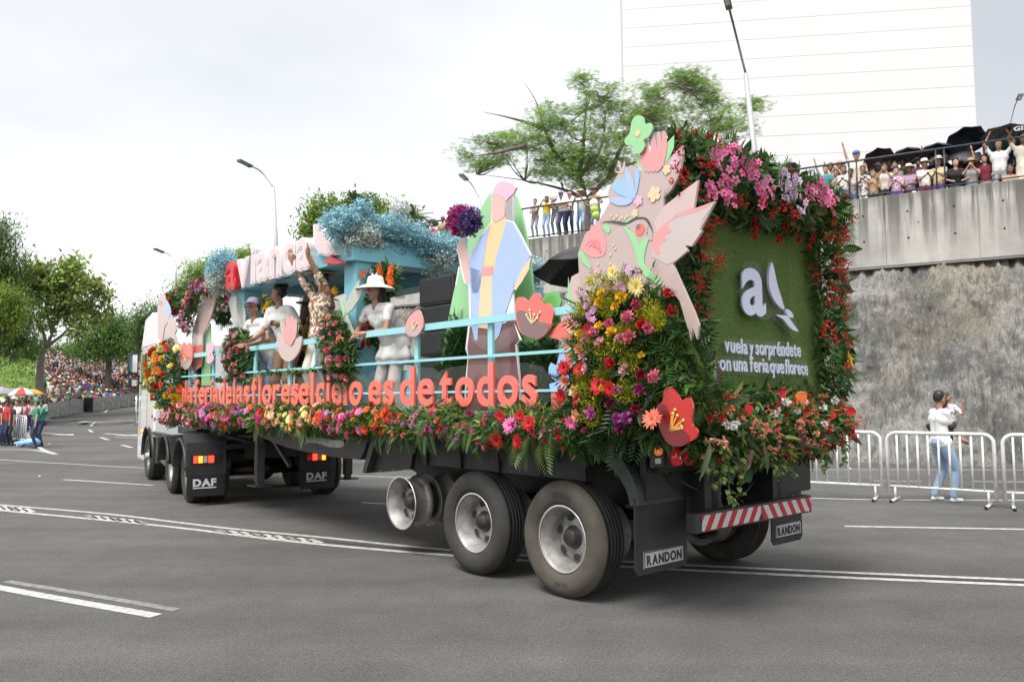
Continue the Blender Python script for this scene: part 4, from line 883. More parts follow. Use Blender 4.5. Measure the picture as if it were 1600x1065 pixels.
fl('cloak_right', z7([(606, 432), (672, 452), (752, 596), (850, 792), (835, 830), (705, 1065), (640, 1200), (478, 1200), (465, 1065), (490, 850), (548, 640)]), P_lblue, 5, 0)
fl('cloak_right_tail', z4([(640, 470), (735, 470), (733, 545), (700, 640), (672, 740), (650, 770), (636, 755), (640, 600)]), P_lblue, 6, 0)
fl('right_arm', z7([(836, 838), (850, 866), (846, 930), (770, 1062), (700, 1160), (690, 1100), (770, 930)]), P_peach, 7, 0)
fl('left_arm', z7([(134, 642), (176, 640), (181, 730), (214, 828), (214, 1080), (176, 1060), (134, 850), (92, 745), (100, 690)]), P_skin, 3)
fl('belt', z7([(355, 912), (468, 905), (465, 990), (345, 996)]), P_rose, 6, 0)
fl('face', z7([(456, 180), (500, 162), (558, 180), (588, 225), (590, 330), (585, 385), (520, 435), (456, 412)]), P_skin, 5)
fl('veil', z7([(456, 170), (475, 100), (520, 40), (580, 22), (640, 35), (700, 78), (710, 90), (672, 158), (630, 190), (600, 232), (575, 190), (510, 160), (456, 178)]), P_veil, 6, 2)
fl('sleeve_line', z4([(480, 520), (486, 518), (500, 440), (494, 438)]), P_wht, 4, 0)
# paper leaves in the raised hand
for pts in ([(75, 550), (110, 520), (150, 560), (140, 590), (95, 580)], [(160, 600), (180, 550), (235, 535), (215, 580), (180, 615)], [(145, 630), (148, 530), (165, 500), (178, 520), (165, 630)]): fl('paper_leaf', z7(pts), P_wht, 2)

# ---- hummingbird board
HB = .15
hbk = [(968, 268), (985, 258), (1005, 268), (1033, 262), (1050, 243), (1066, 227), (1067, 243), (1062, 272), (1048, 297), (1037, 309), (1036, 332), (1058, 305), (1091, 281), (1084, 326), (1118, 314), (1094, 359), (1098, 360), (1081, 385), (1070, 383), (1075, 392), (1051, 412), (1068, 450), (1085, 488), (1092, 508), (1089, 530), (1082, 512), (1080, 533), (1072, 505), (1062, 470), (1050, 455), (1030, 470), (1000, 480), (960, 490), (925, 480), (906, 450), (903, 396), (913, 368), (935, 345), (942, 335), (952, 316), (950, 300), (958, 285)]
hb = board('hummingbird_board', 'large mauve cut out hummingbird and blossom board at the rear corner of the float', 'board', hbk, P_mauve, HB, .022)
zb = lambda p: ZP(p, 3.944, 880, 180)
def hl(name, pts, m, k, sm=2): return layer(hb, name, zb(pts), m, HB + .0012 * k, .0012, sm)
hl('wing_far', [(560, 660), (620, 560), (700, 500), (830, 402), (805, 572), (700, 610), (620, 680), (575, 720)], P_pale, 1, 0)
hl('wing_near', [(548, 870), (552, 760), (600, 690), (700, 625), (820, 580), (938, 532), (862, 640), (842, 706), (858, 706), (790, 808), (752, 800), (768, 832), (690, 900), (640, 920)], paint('board_wing_grey', (.54, .455, .43)), 2, 0)
hl('wing_streak', [(556, 840), (552, 770), (600, 690), (690, 622), (800, 578), (932, 536), (830, 592), (720, 622), (640, 665), (672, 712), (625, 735), (635, 770), (590, 800), (600, 850), (572, 858)], P_coral if 0 else P_rose, 3)
hl('head', [(380, 672), (440, 632), (500, 640), (545, 700), (548, 770), (520, 765), (485, 765), (470, 800), (440, 740), (410, 700)], P_mauve2 if 0 else P_mauve, 4)
hl('throat', [(370, 680), (420, 712), (450, 750), (468, 800), (485, 766), (526, 760), (506, 830), (500, 910), (540, 960), (612, 1042), (540, 1022), (482, 965), (458, 920), (438, 830), (408, 755)], P_mint, 5)
hl('cheek', [(375, 668), (400, 640), (432, 632), (425, 655), (395, 668)], P_mint, 5)
hl('beak', [(225, 662), (300, 649), (380, 660), (400, 655), (440, 632), (500, 628), (530, 655), (546, 700), (552, 725), (540, 700), (520, 665), (495, 640), (445, 645), (400, 670), (350, 672), (290, 660)], P_drk, 6, 2)
disc(hb, 'eye', 880 + 472/3.944, 180 + 705/3.944, 9.5, P_coral, HB + .0085, th=.001); disc(hb, 'pupil', 880 + 462/3.944, 180 + 688/3.944, 4.4, P_mauve2, HB + .0098, th=.001)
hl('leaf', [(440, 250), (470, 320), (502, 352), (500, 330), (470, 260), (455, 225)], P_mint, 2); hl('leaf', [(684, 122), (682, 200), (655, 260), (618, 312), (632, 250), (640, 170)], P_mint, 2, 1)
for i, pts in enumerate(([(505, 158), (520, 150), (527, 200), (545, 300), (540, 350), (500, 340), (470, 280), (475, 215), (495, 195)], [(540, 185), (545, 122), (562, 122), (576, 200), (580, 300), (565, 345), (545, 345), (535, 260)], [(578, 175), (580, 110), (598, 106), (610, 200), (612, 290), (595, 335), (570, 345), (572, 260)], [(608, 165), (612, 102), (630, 102), (640, 170), (632, 250), (612, 310), (595, 335), (600, 250)])):
    hl('tulip_petal', pts, P_rose, 3 + i)
hl('tulip_gap', [(522, 155), (545, 118), (580, 105), (612, 100), (620, 180), (560, 200), (530, 190)], paint('board_teal', (.10, .35, .38)), 1, 0)
for i, pts in enumerate(([(300, 435), (330, 402), (372, 385), (400, 430), (428, 515), (370, 500), (312, 468)], [(380, 312), (415, 360), (436, 430), (432, 515), (405, 470), (385, 400)], [(442, 330), (470, 345), (465, 420), (445, 500), (432, 515), (442, 420)], [(285, 522), (325, 505), (428, 518), (400, 550), (350, 556), (310, 545)])):
    hl('blue_petal', pts, P_blue if i % 2 == 0 else P_lblue, 3 + i)
hl('rose_bud', [(110, 800), (118, 782), (135, 795), (138, 760), (130, 742), (152, 712), (165, 740), (168, 690), (180, 672), (200, 720), (196, 655), (215, 655), (240, 700), (258, 750), (265, 830), (235, 872), (170, 872), (130, 845)], P_rose, 3)
for i in range(4):
    a_ = [(135 + i*22, 800 + i*6), (165 + i*16, 765 + i*14), (215 + i*6, 770 + i*22), (228, 800 + i*16), (210 + i*5, 785 + i*20), (165 + i*16, 780 + i*14), (142 + i*22, 806 + i*6)]
    hl('petal_line', a_, P_pink if 0 else paint('board_rose_line', (.74, .20, .22)), 4 + i, 1)
hl('leaf', [(90, 850), (118, 835), (150, 890), (170, 930), (166, 950), (115, 905)], P_mint, 4, 1); hl('leaf', [(240, 690), (270, 668), (292, 700), (280, 730), (255, 712)], P_mint, 4)
for x, y, r, m_, pt in ((560, 485, 13, P_peach, 5), (462, 527, 9, P_pink, 5), (637, 335, 8, P_peach, 5), (440, 605, 7, P_peach, 5), (687, 285, 9, P_pink, 4), (208, 970, 8, P_pink, 5), (665, 402, 5, P_red, 4)):
    o_ = disc(hb, 'small_blossom', 880 + x/3.944, 180 + y/3.944, r, m_, HB + .0085, pt, .001); disc(hb, 'blossom_centre', 880 + x/3.944, 180 + y/3.944, r * .25, P_yel, HB + .0098, th=.001)
for x, y in ((295, 620), (312, 635), (330, 622), (345, 640), (362, 628), (378, 636), (395, 620), (308, 800), (318, 820), (290, 860), (212, 918), (290, 915)): disc(hb, 'dot', 880 + x/3.944, 180 + y/3.944, 2.0, P_peach, HB + .0085, th=.001)
gf = board('green_blossom_board', 'pale green five lobed blossom board crowning the hummingbird board', 'board', zb([(465, 0), (492, 18), (500, 55), (535, 48), (548, 88), (525, 135), (495, 152), (502, 192), (472, 236), (438, 230), (424, 188), (388, 182), (378, 150), (408, 110), (420, 45), (440, 10)]), P_mint, HB + .03, .018, 3)
disc(gf, 'centre', 880 + 458/3.944, 180 + 112/3.944, 5, P_peach, HB + .034)
hl('stem_bird', [(335, 285), (345, 280), (362, 335), (375, 282), (382, 290), (375, 345), (355, 362), (318, 352), (325, 345), (350, 345)], P_pale, 2, 0)

# ---- red blossom under the bouquet, salmon group beside it
def blossom_board(label, pts, m1, m2, dark_pts, y, stam=None, sm=3, name='blossom_board', group=None):
    t = board(name, label, 'board', pts, m1, y, .018, sm)
    if dark_pts: layer(t, 'dark_petal', dark_pts, m2, y + .004, .003, 2)
    if stam:
        b0, tips = stam; b0 = S(*b0, y + .008)
        for tx, ty in tips:
            p = S(tx, ty, y + .008); q = MB(); q.bar(b0, p, .012, .004, up=(0, 1, 0)); q.lathe([(.001, .004), (.013, .002), (.014, -.004)], p, 'Y', 10); q.build('stamen', P_gold if m1 is P_red else P_peach, t)
    return t
z6 = lambda p: ZP(p, 3.329, 840, 400)
blossom_board('deep red blossom board at the foot of the big bouquet', z6([(655, 700), (690, 680), (735, 730), (745, 750), (790, 735), (808, 790), (800, 870), (828, 900), (825, 940), (790, 965), (740, 990), (680, 975), (640, 910), (620, 830), (622, 780), (650, 750)]), P_red, P_dred,
              z6([(625, 800), (640, 770), (670, 780), (690, 850), (700, 905), (750, 900), (785, 930), (785, 965), (740, 986), (680, 972), (642, 905)]), .32, (z6([(690, 905)])[0], z6([(712, 800), (725, 830), (755, 855), (745, 885), (748, 895), (700, 820)])))
blossom_board('round salmon blossom board on the top rail right of the woman', z4([(745, 600), (752, 575), (775, 572), (800, 588), (822, 557), (850, 560), (860, 600), (890, 600), (908, 635), (905, 670), (892, 715), (850, 755), (800, 745), (765, 725), (745, 665)]), P_coral, P_mauve2,
              z4([(747, 640), (780, 630), (820, 660), (850, 680), (892, 690), (886, 720), (850, 752), (800, 742), (767, 722)]), .07, (z4([(815, 690)])[0], z4([(790, 650), (805, 630), (825, 650), (838, 665), (850, 640)])))
blossom_board('small salmon blossom board on the rail post beside the loudspeakers', z4([(275, 665), (295, 642), (318, 628), (333, 655), (338, 700), (312, 745), (275, 740), (258, 712)]), P_rose, P_mauve,
              z4([(262, 700), (300, 705), (335, 710), (310, 743), (276, 738)]), .07, (z4([(297, 715)])[0], z4([(287, 690), (297, 680), (310, 690)])))
sb = board('salmon_lily_board', 'salmon lily and leaf board between the rail and the big bouquet', 'board', [(893, 432), (912, 422), (930, 440), (935, 655), (880, 658), (862, 640), (868, 600), (884, 590), (878, 560), (882, 535), (858, 524), (876, 504), (884, 470)], P_pale, .03, .018)
def sl(name, pts, m, k, sm=2): return layer(sb, name, pts, m, .03 + .0012 * k, .0012, sm)
sl('leaf', [(888, 432), (894, 470), (915, 480), (912, 500), (896, 500), (886, 478)], P_mint, 1, 1)
sl('lily_petal', [(858, 523), (874, 505), (886, 500), (898, 505), (896, 525), (880, 530), (862, 528)], P_coral, 3); sl('lily_petal', [(882, 480), (892, 475), (905, 490), (908, 515), (896, 520), (886, 500)], P_rose, 2); sl('lily_petal', [(878, 590), (876, 560), (884, 535), (900, 518), (912, 540), (900, 575)], P_coral, 2)
sl('lily_petal', [(862, 605), (872, 600), (884, 620), (895, 640), (890, 656), (872, 652), (862, 636)], P_coral, 3)
for pts in ([(857, 583), (861, 566), (875, 578), (890, 600), (870, 596)], [(868, 590), (874, 552), (880, 545), (886, 575), (890, 602)], [(888, 600), (893, 570), (899, 552), (902, 575), (896, 604)], [(858, 600), (875, 596), (894, 606), (880, 618), (864, 612)]): sl('blue_petal', pts, P_blue, 4)
b0 = S(892, 522, .045)
for tx, ty in ((886, 503), (893, 500), (898, 506), (901, 513), (883, 511)):
    q = MB(); q.bar(b0, S(tx, ty, .045), .01, .003, up=(0, 1, 0)); q.build('stamen', P_peach, sb)
mb_ = board('mint_leaf_board', 'green leaf board behind the round salmon blossom', 'board', z4([(862, 580), (890, 552), (925, 550), (945, 590), (930, 640), (935, 700), (895, 760), (860, 700)]), P_green, -.03, .016, 2)
# tulip on the rail
z3 = lambda p: ZP(p, 3.55, 340, 340)
tu = board('tulip_board', 'grey pink tulip board standing on the rail in front of the dark dress', 'board', z3([(333, 632), (352, 660), (375, 690), (398, 705), (425, 680), (445, 665), (466, 658), (460, 715), (440, 760), (415, 788), (390, 798), (358, 780), (338, 745), (332, 700)]), P_pale, .07, .018, 2)
for i, pts in enumerate(([(345, 565), (356, 580), (372, 660), (385, 700), (358, 660), (348, 610)], [(455, 590), (448, 630), (425, 672), (402, 708), (415, 650), (435, 610)])): layer(tu, 'leaf', z3(pts), P_mint, .058 + .003*i, .003, 1)
for i, pts in enumerate(([(358, 610), (362, 575), (374, 590), (385, 660), (392, 702), (365, 670)], [(378, 600), (382, 555), (395, 545), (405, 620), (402, 705), (388, 690)], [(400, 600), (405, 548), (418, 550), (422, 610), (410, 690), (400, 705)], [(420, 610), (428, 560), (438, 575), (438, 640), (418, 690), (402, 706)])): layer(tu, 'petal', z3(pts), P_rose, .074 + .003 * i, .003, 2)
z5 = lambda p: ZP(p, 5.918, 230, 420)
blossom_board('coral blossom board on the rail near the front of the float', z5([(303, 790), (318, 705), (338, 680), (358, 712), (385, 682), (410, 735), (415, 830), (385, 915), (350, 932), (316, 890)]), P_coral, P_mauve, z5([(308, 840), (350, 830), (412, 845), (385, 912), (350, 928), (318, 886)]), .07, (z5([(355, 860)])[0], z5([(335, 800), (355, 785), (375, 805)])))
pkb = board('pink_blossom_board', 'pink five petal blossom board on a front rail post', 'board', z5([(548, 705), (572, 680), (606, 688), (614, 735), (600, 785), (612, 840), (572, 876), (548, 850), (556, 790), (544, 745)]), P_pink, .07, .016, 3); disc(pkb, 'centre', 230 + 577/5.918, 420 + 780/5.918, 3.6, P_peach, .075)
fb = board('front_wing_board', 'tall mauve wing board at the front end of the float above the cab', 'board', z5([(108, 262), (150, 228), (168, 300), (212, 400), (232, 460), (262, 520), (270, 560), (255, 600), (268, 640), (285, 700), (300, 780), (272, 850), (300, 900), (296, 1005), (240, 1005), (222, 900), (200, 800), (150, 720), (100, 640), (92, 400)]), P_pale, -.02, .02, 0)
layer(fb, 'blue_feather', z5([(160, 275), (200, 320), (222, 400), (192, 452), (166, 390)]), P_lblue, -.016, .003, 2); layer(fb, 'coral_base', z5([(200, 720), (240, 740), (290, 800), (270, 850), (298, 905), (292, 1000), (245, 1000), (222, 890)]), P_coral, -.016, .003, 0)
layer(fb, 'dark_line', z5([(135, 680), (150, 600), (160, 530), (190, 490), (165, 535), (155, 610), (140, 682)]), P_drk, -.016, .003, 0); layer(fb, 'blue_base', z5([(240, 990), (262, 960), (285, 1000), (305, 990), (300, 1075), (240, 1075)]), P_blue, -.012, .003, 0)
pb = board('pale_arm_board', 'tall pale pink raised arm board edged with a garland near the front', 'board', z5([(510, 225), (560, 190), (600, 70), (638, 120), (634, 255), (600, 400), (562, 510), (515, 610), (508, 720), (492, 905), (412, 912), (410, 720), (422, 560), (460, 430), (478, 300)]), P_pale, -.04, .02, 2)
layer(pb, 'coral_base', z5([(412, 720), (505, 700), (500, 800), (490, 902), (415, 908)]), P_coral, -.034, .003, 1); layer(pb, 'finger', z5([(556, 75), (580, 20), (612, -8), (590, 40), (572, 80)]), P_wht, -.034, .003, 0)
gb_ = board('green_stem_board', 'slim pale green stem board beside the raised arm board', 'board', z5([(505, 640), (540, 580), (582, 500), (586, 720), (580, 1080), (500, 1080)]), P_mint, -.10, .016, 0)
board('grey_wing_board', 'pale grey feather board behind the man with the cap', 'board', z5([(755, 310), (775, 250), (800, 200), (850, 260), (895, 360), (908, 450), (895, 560), (850, 575), (800, 520), (775, 420)]), P_sage, -.12, .016, 2)
sbd = board('small_bird_board', 'small grey and green hummingbird board fixed to the near canopy post', 'board', z3([(640, 445), (680, 428), (700, 422), (716, 440), (716, 465), (745, 405), (782, 345), (778, 395), (808, 383), (790, 440), (745, 510), (715, 535), (735, 590), (768, 668), (745, 640), (700, 570), (685, 500), (672, 455)]), P_sage, .06, .016, 0)
layer(sbd, 'throat', z3([(675, 450), (695, 470), (708, 520), (700, 560), (688, 510)]), P_mint, .066, .003, 1)

# ================================================================== CANOPY
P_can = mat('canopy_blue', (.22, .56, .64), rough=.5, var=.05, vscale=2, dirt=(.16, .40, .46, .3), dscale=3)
P_cand = mat('canopy_underside_shade', (.18, .30, .33), rough=.6, var=.1)  # darker copy of the canopy blue, underside shade put into the colour
cn_ = thing('stage_canopy', 'pale blue box beam canopy on square posts over the people on the float', 'canopy', (5.6, -1.25, 1.435), TF)
for x in (3.76, 7.22):
    for y in (-.12, -2.1):
        q = MB(); q.box((x, y, 1.437), (x + .30, y - .30, 3.42), bev=.008); q.build('post', P_can, cn_)
for nm, a, b in (('near_beam', (3.70, -.03, 3.42), (7.60, -.50, 3.60)), ('far_beam', (3.70, -2.0, 3.42), (7.60, -2.45, 3.75)), ('front_beam', (7.2, -.5, 3.424), (7.56, -2.0, 3.74)), ('rear_beam', (3.74, -.5, 3.424), (4.1, -2.0, 3.80))):
    q = MB(); q.box(a, b, bev=.008); q.build(nm, P_can, cn_)
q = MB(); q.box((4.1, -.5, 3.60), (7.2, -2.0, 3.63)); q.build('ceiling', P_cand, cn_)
q = MB(); q.box((3.80, -.06, 3.602), (7.56, -.12, 3.88), bev=.006); q.build('fascia', P_can, cn_)
q = MB(); q.box((3.74, -2.0, 2.95), (3.80, -3.3, 3.35)); q.build('side_beam', P_can, cn_)
q = MB(); q.box((3.0, -.45, 1.437), (3.72, -.50, 2.05)); q.build('low_panel', P_can, cn_)
sgn = thing('canopy_sign', 'white block letters with a red first letter and a wing mark on the canopy front', 'sign', (5.8, .0, 3.44), TF)
M_sw = mat('sign_white', (.80, .76, .76), rough=.4, coat=.4, var=.02); M_sr = mat('sign_red', (.62, .015, .02), rough=.35, coat=.5, var=.02); M_sf = mat('sign_face_pink', (.80, .60, .60), rough=.4, var=.04)
L_, w_ = word('avianca', .05, .001, .035); X0, X1 = 7.50, 4.62; sx = (X0 - X1) / w_
for i, (ch, c, fs) in enumerate(L_):
    c2, f2 = glyph(ch, .05, .18); mn = c[:, 0].min() - c2[:, 0].min()
    q = MB(); q.add([(X0 - (p[0] + mn) * sx, -.01 + p[2] * .9, 3.46 + p[1] * .80 + (.0)) for p in c2.tolist()], f2); lo_ = q.build('letter', M_sr if i == 0 else M_sw, sgn, TF)
    c3, f3 = glyph(ch, .015, .01); q = MB(); q.add([(X0 - (p[0] + mn + .0) * sx, .074 + p[2], 3.46 + p[1] * .80) for p in c3.tolist()], f3); q.build('letter_face', M_sr if i == 0 else M_sf, lo_, TF)
for nm, pts, m1 in (('wing_mark', [(490, 352), (498, 350), (506, 368), (516, 388), (522, 397), (513, 398), (500, 394), (492, 380)], M_sf), ('red_mark', [(503, 411), (516, 401), (526, 405), (535, 410), (524, 413), (512, 411)], M_sr), ('small_mark', [(511, 395), (522, 395), (517, 400)], M_sr)):
    q = MB(); q.prism(SP(pts, .05), (0, -.12, 0)); q.build(nm, m1, sgn)
    if nm == 'wing_mark': q = MB(); q.prism(smoothpoly(SP([(489, 351), (499, 348), (508, 366), (519, 387), (526, 398), (512, 401), (499, 397), (490, 382)], .035), 1), (0, -.10, 0)); q.build('wing_edge', M_sw, sgn)

# ================================================================== LOUDSPEAKERS
M_spk = mat('speaker_black', (.035, .036, .040), rough=.6, var=.12, vscale=5); M_gri = mat('speaker_grille', (.028, .029, .032), rough=.5, metal=.3, bump=.8, bscale=300, var=.2, vscale=60)
def stack(x0, x1, y0, y1, zs, where, tilt=0):
    names = ['topmost', 'second', 'third', 'fourth', 'fifth', 'lowest']
    for i, (za, zb) in enumerate(zs):
        t = thing('loudspeaker', f'{names[i] if i < len(zs)-1 else "lowest"} black loudspeaker of the stack {where}', 'loudspeaker', ((x0+x1)/2, (y0+y1)/2, za), TF, 'black loudspeaker cabinets')
        o = random.uniform(-.01, .01); q = MB(); q.box((x0 + o, y0, za), (x1 + o, y1, zb - .012), bev=.008); q.build('cabinet', M_spk, t)
        q = MB(); q.box((x0 + .03 + o, y0 + .001, za + .03), (x1 - .03 + o, y0 + .012, zb - .04), bev=.004); q.build('grille', M_gri, t)
        q = MB(); q.box((x0 + o - .001, y0 - .08, za + .06), (x0 + o - .011, y0 - .20, za + .10)); q.build('handle', M_rail, t)
stack(2.28, 2.95, -.52, -1.05, [(2.80, 3.14), (2.50, 2.80), (2.20, 2.50), (1.90, 2.20), (1.437, 1.90)], 'beside the green arched board')
stack(9.25, 9.80, -.9, -1.4, [(2.78, 3.05), (2.50, 2.78), (2.22, 2.50), (1.94, 2.22), (1.437, 1.94)], 'near the front of the float')
t = thing('loudspeaker', 'squat black loudspeaker behind the legs of the woman in white', 'loudspeaker', (2.9, -.7, 1.437), TF, 'black loudspeaker cabinets')
q = MB(); q.box((3.05, -.75, 1.437), (3.6, -1.2, 2.02), bev=.01); q.build('cabinet', M_spk, t); q = MB(); q.box((3.1, -.749, 1.5), (3.55, -.738, 1.95)); q.build('grille', M_gri, t)

# big black umbrella above the float deck
M_umb = mat('black_umbrella_cloth', (.022, .022, .026), rough=.55, var=.15, vscale=3, coat=.15)
def umbrella(label, c, r, h, frame, mcol, tilt=(0, 0), shaft=1.0, n=8, group=None, mats=None, txt=None, name='umbrella'):
    t = thing(name, label, 'umbrella', c, frame, group); c = Vector(c)
    Rm = Matrix.Rotation(tilt[0], 3, 'X') @ Matrix.Rotation(tilt[1], 3, 'Y')
    T_ = lambda p: c + Rm @ Vector(p)
    q = MB(); rings = 5; vs = []; nn = n * 4
    for i in range(rings + 1):
        u = i / rings
        for j in range(nn):
            a = 2 * pi * j / nn; seg = abs(((j % 4) / 4) - 0) ; sag = sin(pi * (j % 4) / 4)
            rr = r * u * (1 - .10 * sag * u); zz = h * (1 - u ** 1.9) - .02 * sag * u; vs.append(T_((rr * cos(a), rr * sin(a), zz)))
    fs = [(i*nn + j, i*nn + (j+1) % nn, (i+1)*nn + (j+1) % nn, (i+1)*nn + j) for i in range(rings) for j in range(nn)]
    q.add(vs, fs, 0, True)
    if mats:
        q.m = [((k % nn) // 4) % 2 for k in range(len(fs))]
    co = q.build('canopy', mats or mcol, t, frame); sd_ = co.modifiers.new('cloth', 'SOLIDIFY'); sd_.thickness = .006
    q = MB(); q.tube([T_((0, 0, h + .06)), T_((0, 0, h - shaft))], .010, 6); q.build('shaft', M_rail, t, frame)
    for k in range(n):
        a = 2 * pi * k / n; q = MB(); q.tube([T_((r * u * cos(a) * .99, r * u * sin(a) * .99, h * (1 - u ** 1.9) - .014)) for u in (0, .3, .6, .85, .99)], .005, 4)
        q.bar(T_((r * .5 * cos(a), r * .5 * sin(a), h * (1 - .5 ** 1.9) - .02)), T_((0, 0, h - .38)), .006); q.build('rib', M_rail, t, frame)
    return t
umbrella('large black umbrella rising behind the lily board beside the hummingbird', (1.25, -1.75, 3.12), .72, .30, TF, M_umb, (radians(6), radians(4)), 1.4)
# ================================================================== FLOWERS AND FOLIAGE
FM = {}
def flower_mesh(kind, col, col2=None):
    key = (kind, col, col2)
    if key in FM: return FM[key]
    parts = []; c = np.array(col); c2 = np.array(col2 if col2 else col)
    def ring(n, r0, size, elev, tpl, colr, z=0, var=.12):
        a = np.linspace(0, 2*pi, n, endpoint=False) + rng.uniform(0, 6) + rng.uniform(-.1, .1, n); el_ = np.full(n, elev) + rng.uniform(-.12, .12, n)
        d = np.stack([np.cos(a) * np.cos(el_), np.sin(a) * np.cos(el_), np.sin(el_)], 1); p = np.stack([np.cos(a) * r0, np.sin(a) * r0, np.full(n, z)], 1)
        V, f = batch(tpl, p, d, rng.uniform(.9, 1.08, n) * size, ups=np.tile([0, 0, 1.0], (n, 1)) + d * -.3); parts.append((V, f, tints(n, colr, var, .04), 0))
    if kind == 'gerbera':
        ring(16, .08, .95, .12, leaf_tpl(w=.34, fold=.05, droop=.08, n=2), c); ring(14, .06, .72, .35, leaf_tpl(w=.32, fold=.05, droop=.05, n=2), c * 1.08, .03); ring(12, .0, .24, .7, QUAD, c2, .08)
    elif kind in ('carnation', 'bud', 'pompom'):
        n = {'carnation': 46, 'bud': 16, 'pompom': 40}[kind]; v = rdir(n, (0, 0, .75)); v /= np.linalg.norm(v, axis=1, keepdims=True); rr = rng.uniform(.25, .62, (n, 1))
        d = v + rng.normal(size=(n, 3)) * .35; V, f = batch(leaf_tpl(w=.75, fold=.25, droop=-.12, n=2), v * rr * .6, d, rng.uniform(.38, .6, n)); parts.append((V, f, tints(n, c, .22, .05), 0))
    elif kind == 'rose':
        for k, (n, r0, s_, e_) in enumerate(((6, .1, .85, .45), (5, .08, .75, .85), (4, .05, .6, 1.15), (3, .0, .5, 1.4))): ring(n, r0, s_, e_, leaf_tpl(w=.95, fold=.3, droop=-.25, n=3), c * (1 - .08 * k), .02 * k)
    elif kind == 'orchid':
        for k in range(7):
            o = rng.normal(size=3) * [.42, .42, .18]; a = np.linspace(0, 2*pi, 5, endpoint=False) + rng.uniform(0, 6); nn = rdir(1, (0, 0, 1.2), .5)[0]; nn /= np.linalg.norm(nn)
            x = np.cross(nn, [.3, .2, .9]); x /= np.linalg.norm(x); y = np.cross(nn, x); d = np.cos(a)[:, None] * x + np.sin(a)[:, None] * y + nn * .25
            V, f = batch(leaf_tpl(w=.7, fold=.15, droop=.1, n=2), np.tile(o, (5, 1)), d, np.full(5, .40), ups=np.tile(nn, (5, 1))); parts.append((V, f, tints(5, c, .2, .05), 0))
            V, f = batch(leaf_tpl(w=.7, fold=.3, droop=.1, n=2), np.tile(o, (2, 1)), np.tile(nn, (2, 1)) + rng.normal(size=(2, 3)) * .2, np.full(2, .22)); parts.append((V, f, tints(2, c2, .1), 0))
    elif kind == 'lily':
        ring(6, .02, 1.0, .5, leaf_tpl(w=.42, fold=.2, droop=.35, n=3), c); ring(5, 0, .6, 1.1, leaf_tpl(w=.06, n=2), (.6, .35, .08))
    elif kind == 'anthurium':
        ring(1, 0, 1.2, .5, leaf_tpl(w=.9, fold=.2, droop=.1, n=3), c); ring(1, 0, .7, .9, leaf_tpl(w=.12, n=2), (.7, .5, .1))
    elif kind == 'spike':
        n = 34; t_ = rng.uniform(0, 1, n); p = np.stack([rng.normal(size=n) * .10, rng.normal(size=n) * .10, t_ * 1.4 - .5], 1); V, f = batch(leaf_tpl(w=.5, n=2), p, rdir(n, (0, 0, .3)), np.full(n, .32)); parts.append((V, f, tints(n, c, .25, .08), 0))
    elif kind == 'spray':
        for k in range(9):
            o = rng.normal(size=3) * [.5, .5, .3]; n = 7; V, f = batch(leaf_tpl(w=.8, fold=.3, n=2), np.tile(o, (n, 1)), rdir(n, (0, 0, .5)), np.full(n, .24)); parts.append((V, f, tints(n, c, .25, .06), 0))
    me = batch_mesh(kind, parts, [M_petal]); FM[key] = me; return me
RED = (.55, .012, .015); DRED = (.22, .006, .012); PNK = (.75, .16, .30); HPK = (.70, .05, .30); LPK = (.80, .42, .48); ORG_ = (.80, .12, .02); YEL = (.85, .55, .03); LYL = (.85, .75, .30); PUR = (.40, .05, .28); LIL = (.60, .28, .55); PCH = (.85, .42, .25); WHT = (.80, .80, .74); SALM = (.80, .20, .12); OPNK = (.80, .20, .42); VIO = (.22, .09, .33)
FCAT = {'gerbera': 'gerbera', 'carnation': 'carnation', 'bud': 'flower_bud', 'rose': 'rose', 'orchid': 'orchid_cluster', 'lily': 'lily', 'anthurium': 'anthurium', 'spike': 'flower_spike', 'spray': 'flower_spray', 'pompom': 'pompom_flower'}
def add_flower(t, fr, pos, nrm, kind, size, col, col2=None):
    me = flower_mesh(kind, col, col2); q = Vector(nrm).to_track_quat('Z', 'Y').to_matrix() @ Matrix.Rotation(random.uniform(0, 6.28), 3, 'Z')
    o = link(FCAT[kind], me, t, Vector(pos) - ORG[t.name], q.to_euler(), (size,) * 3); return o
def inpoly(P, n):
    P = np.array(P, float); a = P.min(0); b = P.max(0); out = []
    while len(out) < n:
        q = rng.uniform(a, b, (n * 2, 2)); x, y = q[:, 0], q[:, 1]; ins = np.zeros(len(q), bool); j = len(P) - 1
        for i in range(len(P)):
            c = ((P[i, 1] > y) != (P[j, 1] > y)) & (x < (P[j, 0] - P[i, 0]) * (y - P[i, 1]) / (P[j, 1] - P[i, 1] + 1e-12) + P[i, 0]); ins ^= c; j = i
        out += q[ins].tolist()
    return np.array(out[:n])
def edge_dist(P, q):
    P = np.array(P, float); m = np.full(len(q), 1e9)
    for i in range(len(P)):
        a, b = P[i], P[(i+1) % len(P)]; ab = b - a; t = np.clip(((q - a) @ ab) / (ab @ ab), 0, 1); m = np.minimum(m, np.linalg.norm(q - (a + t[:, None] * ab), axis=1))
    return m
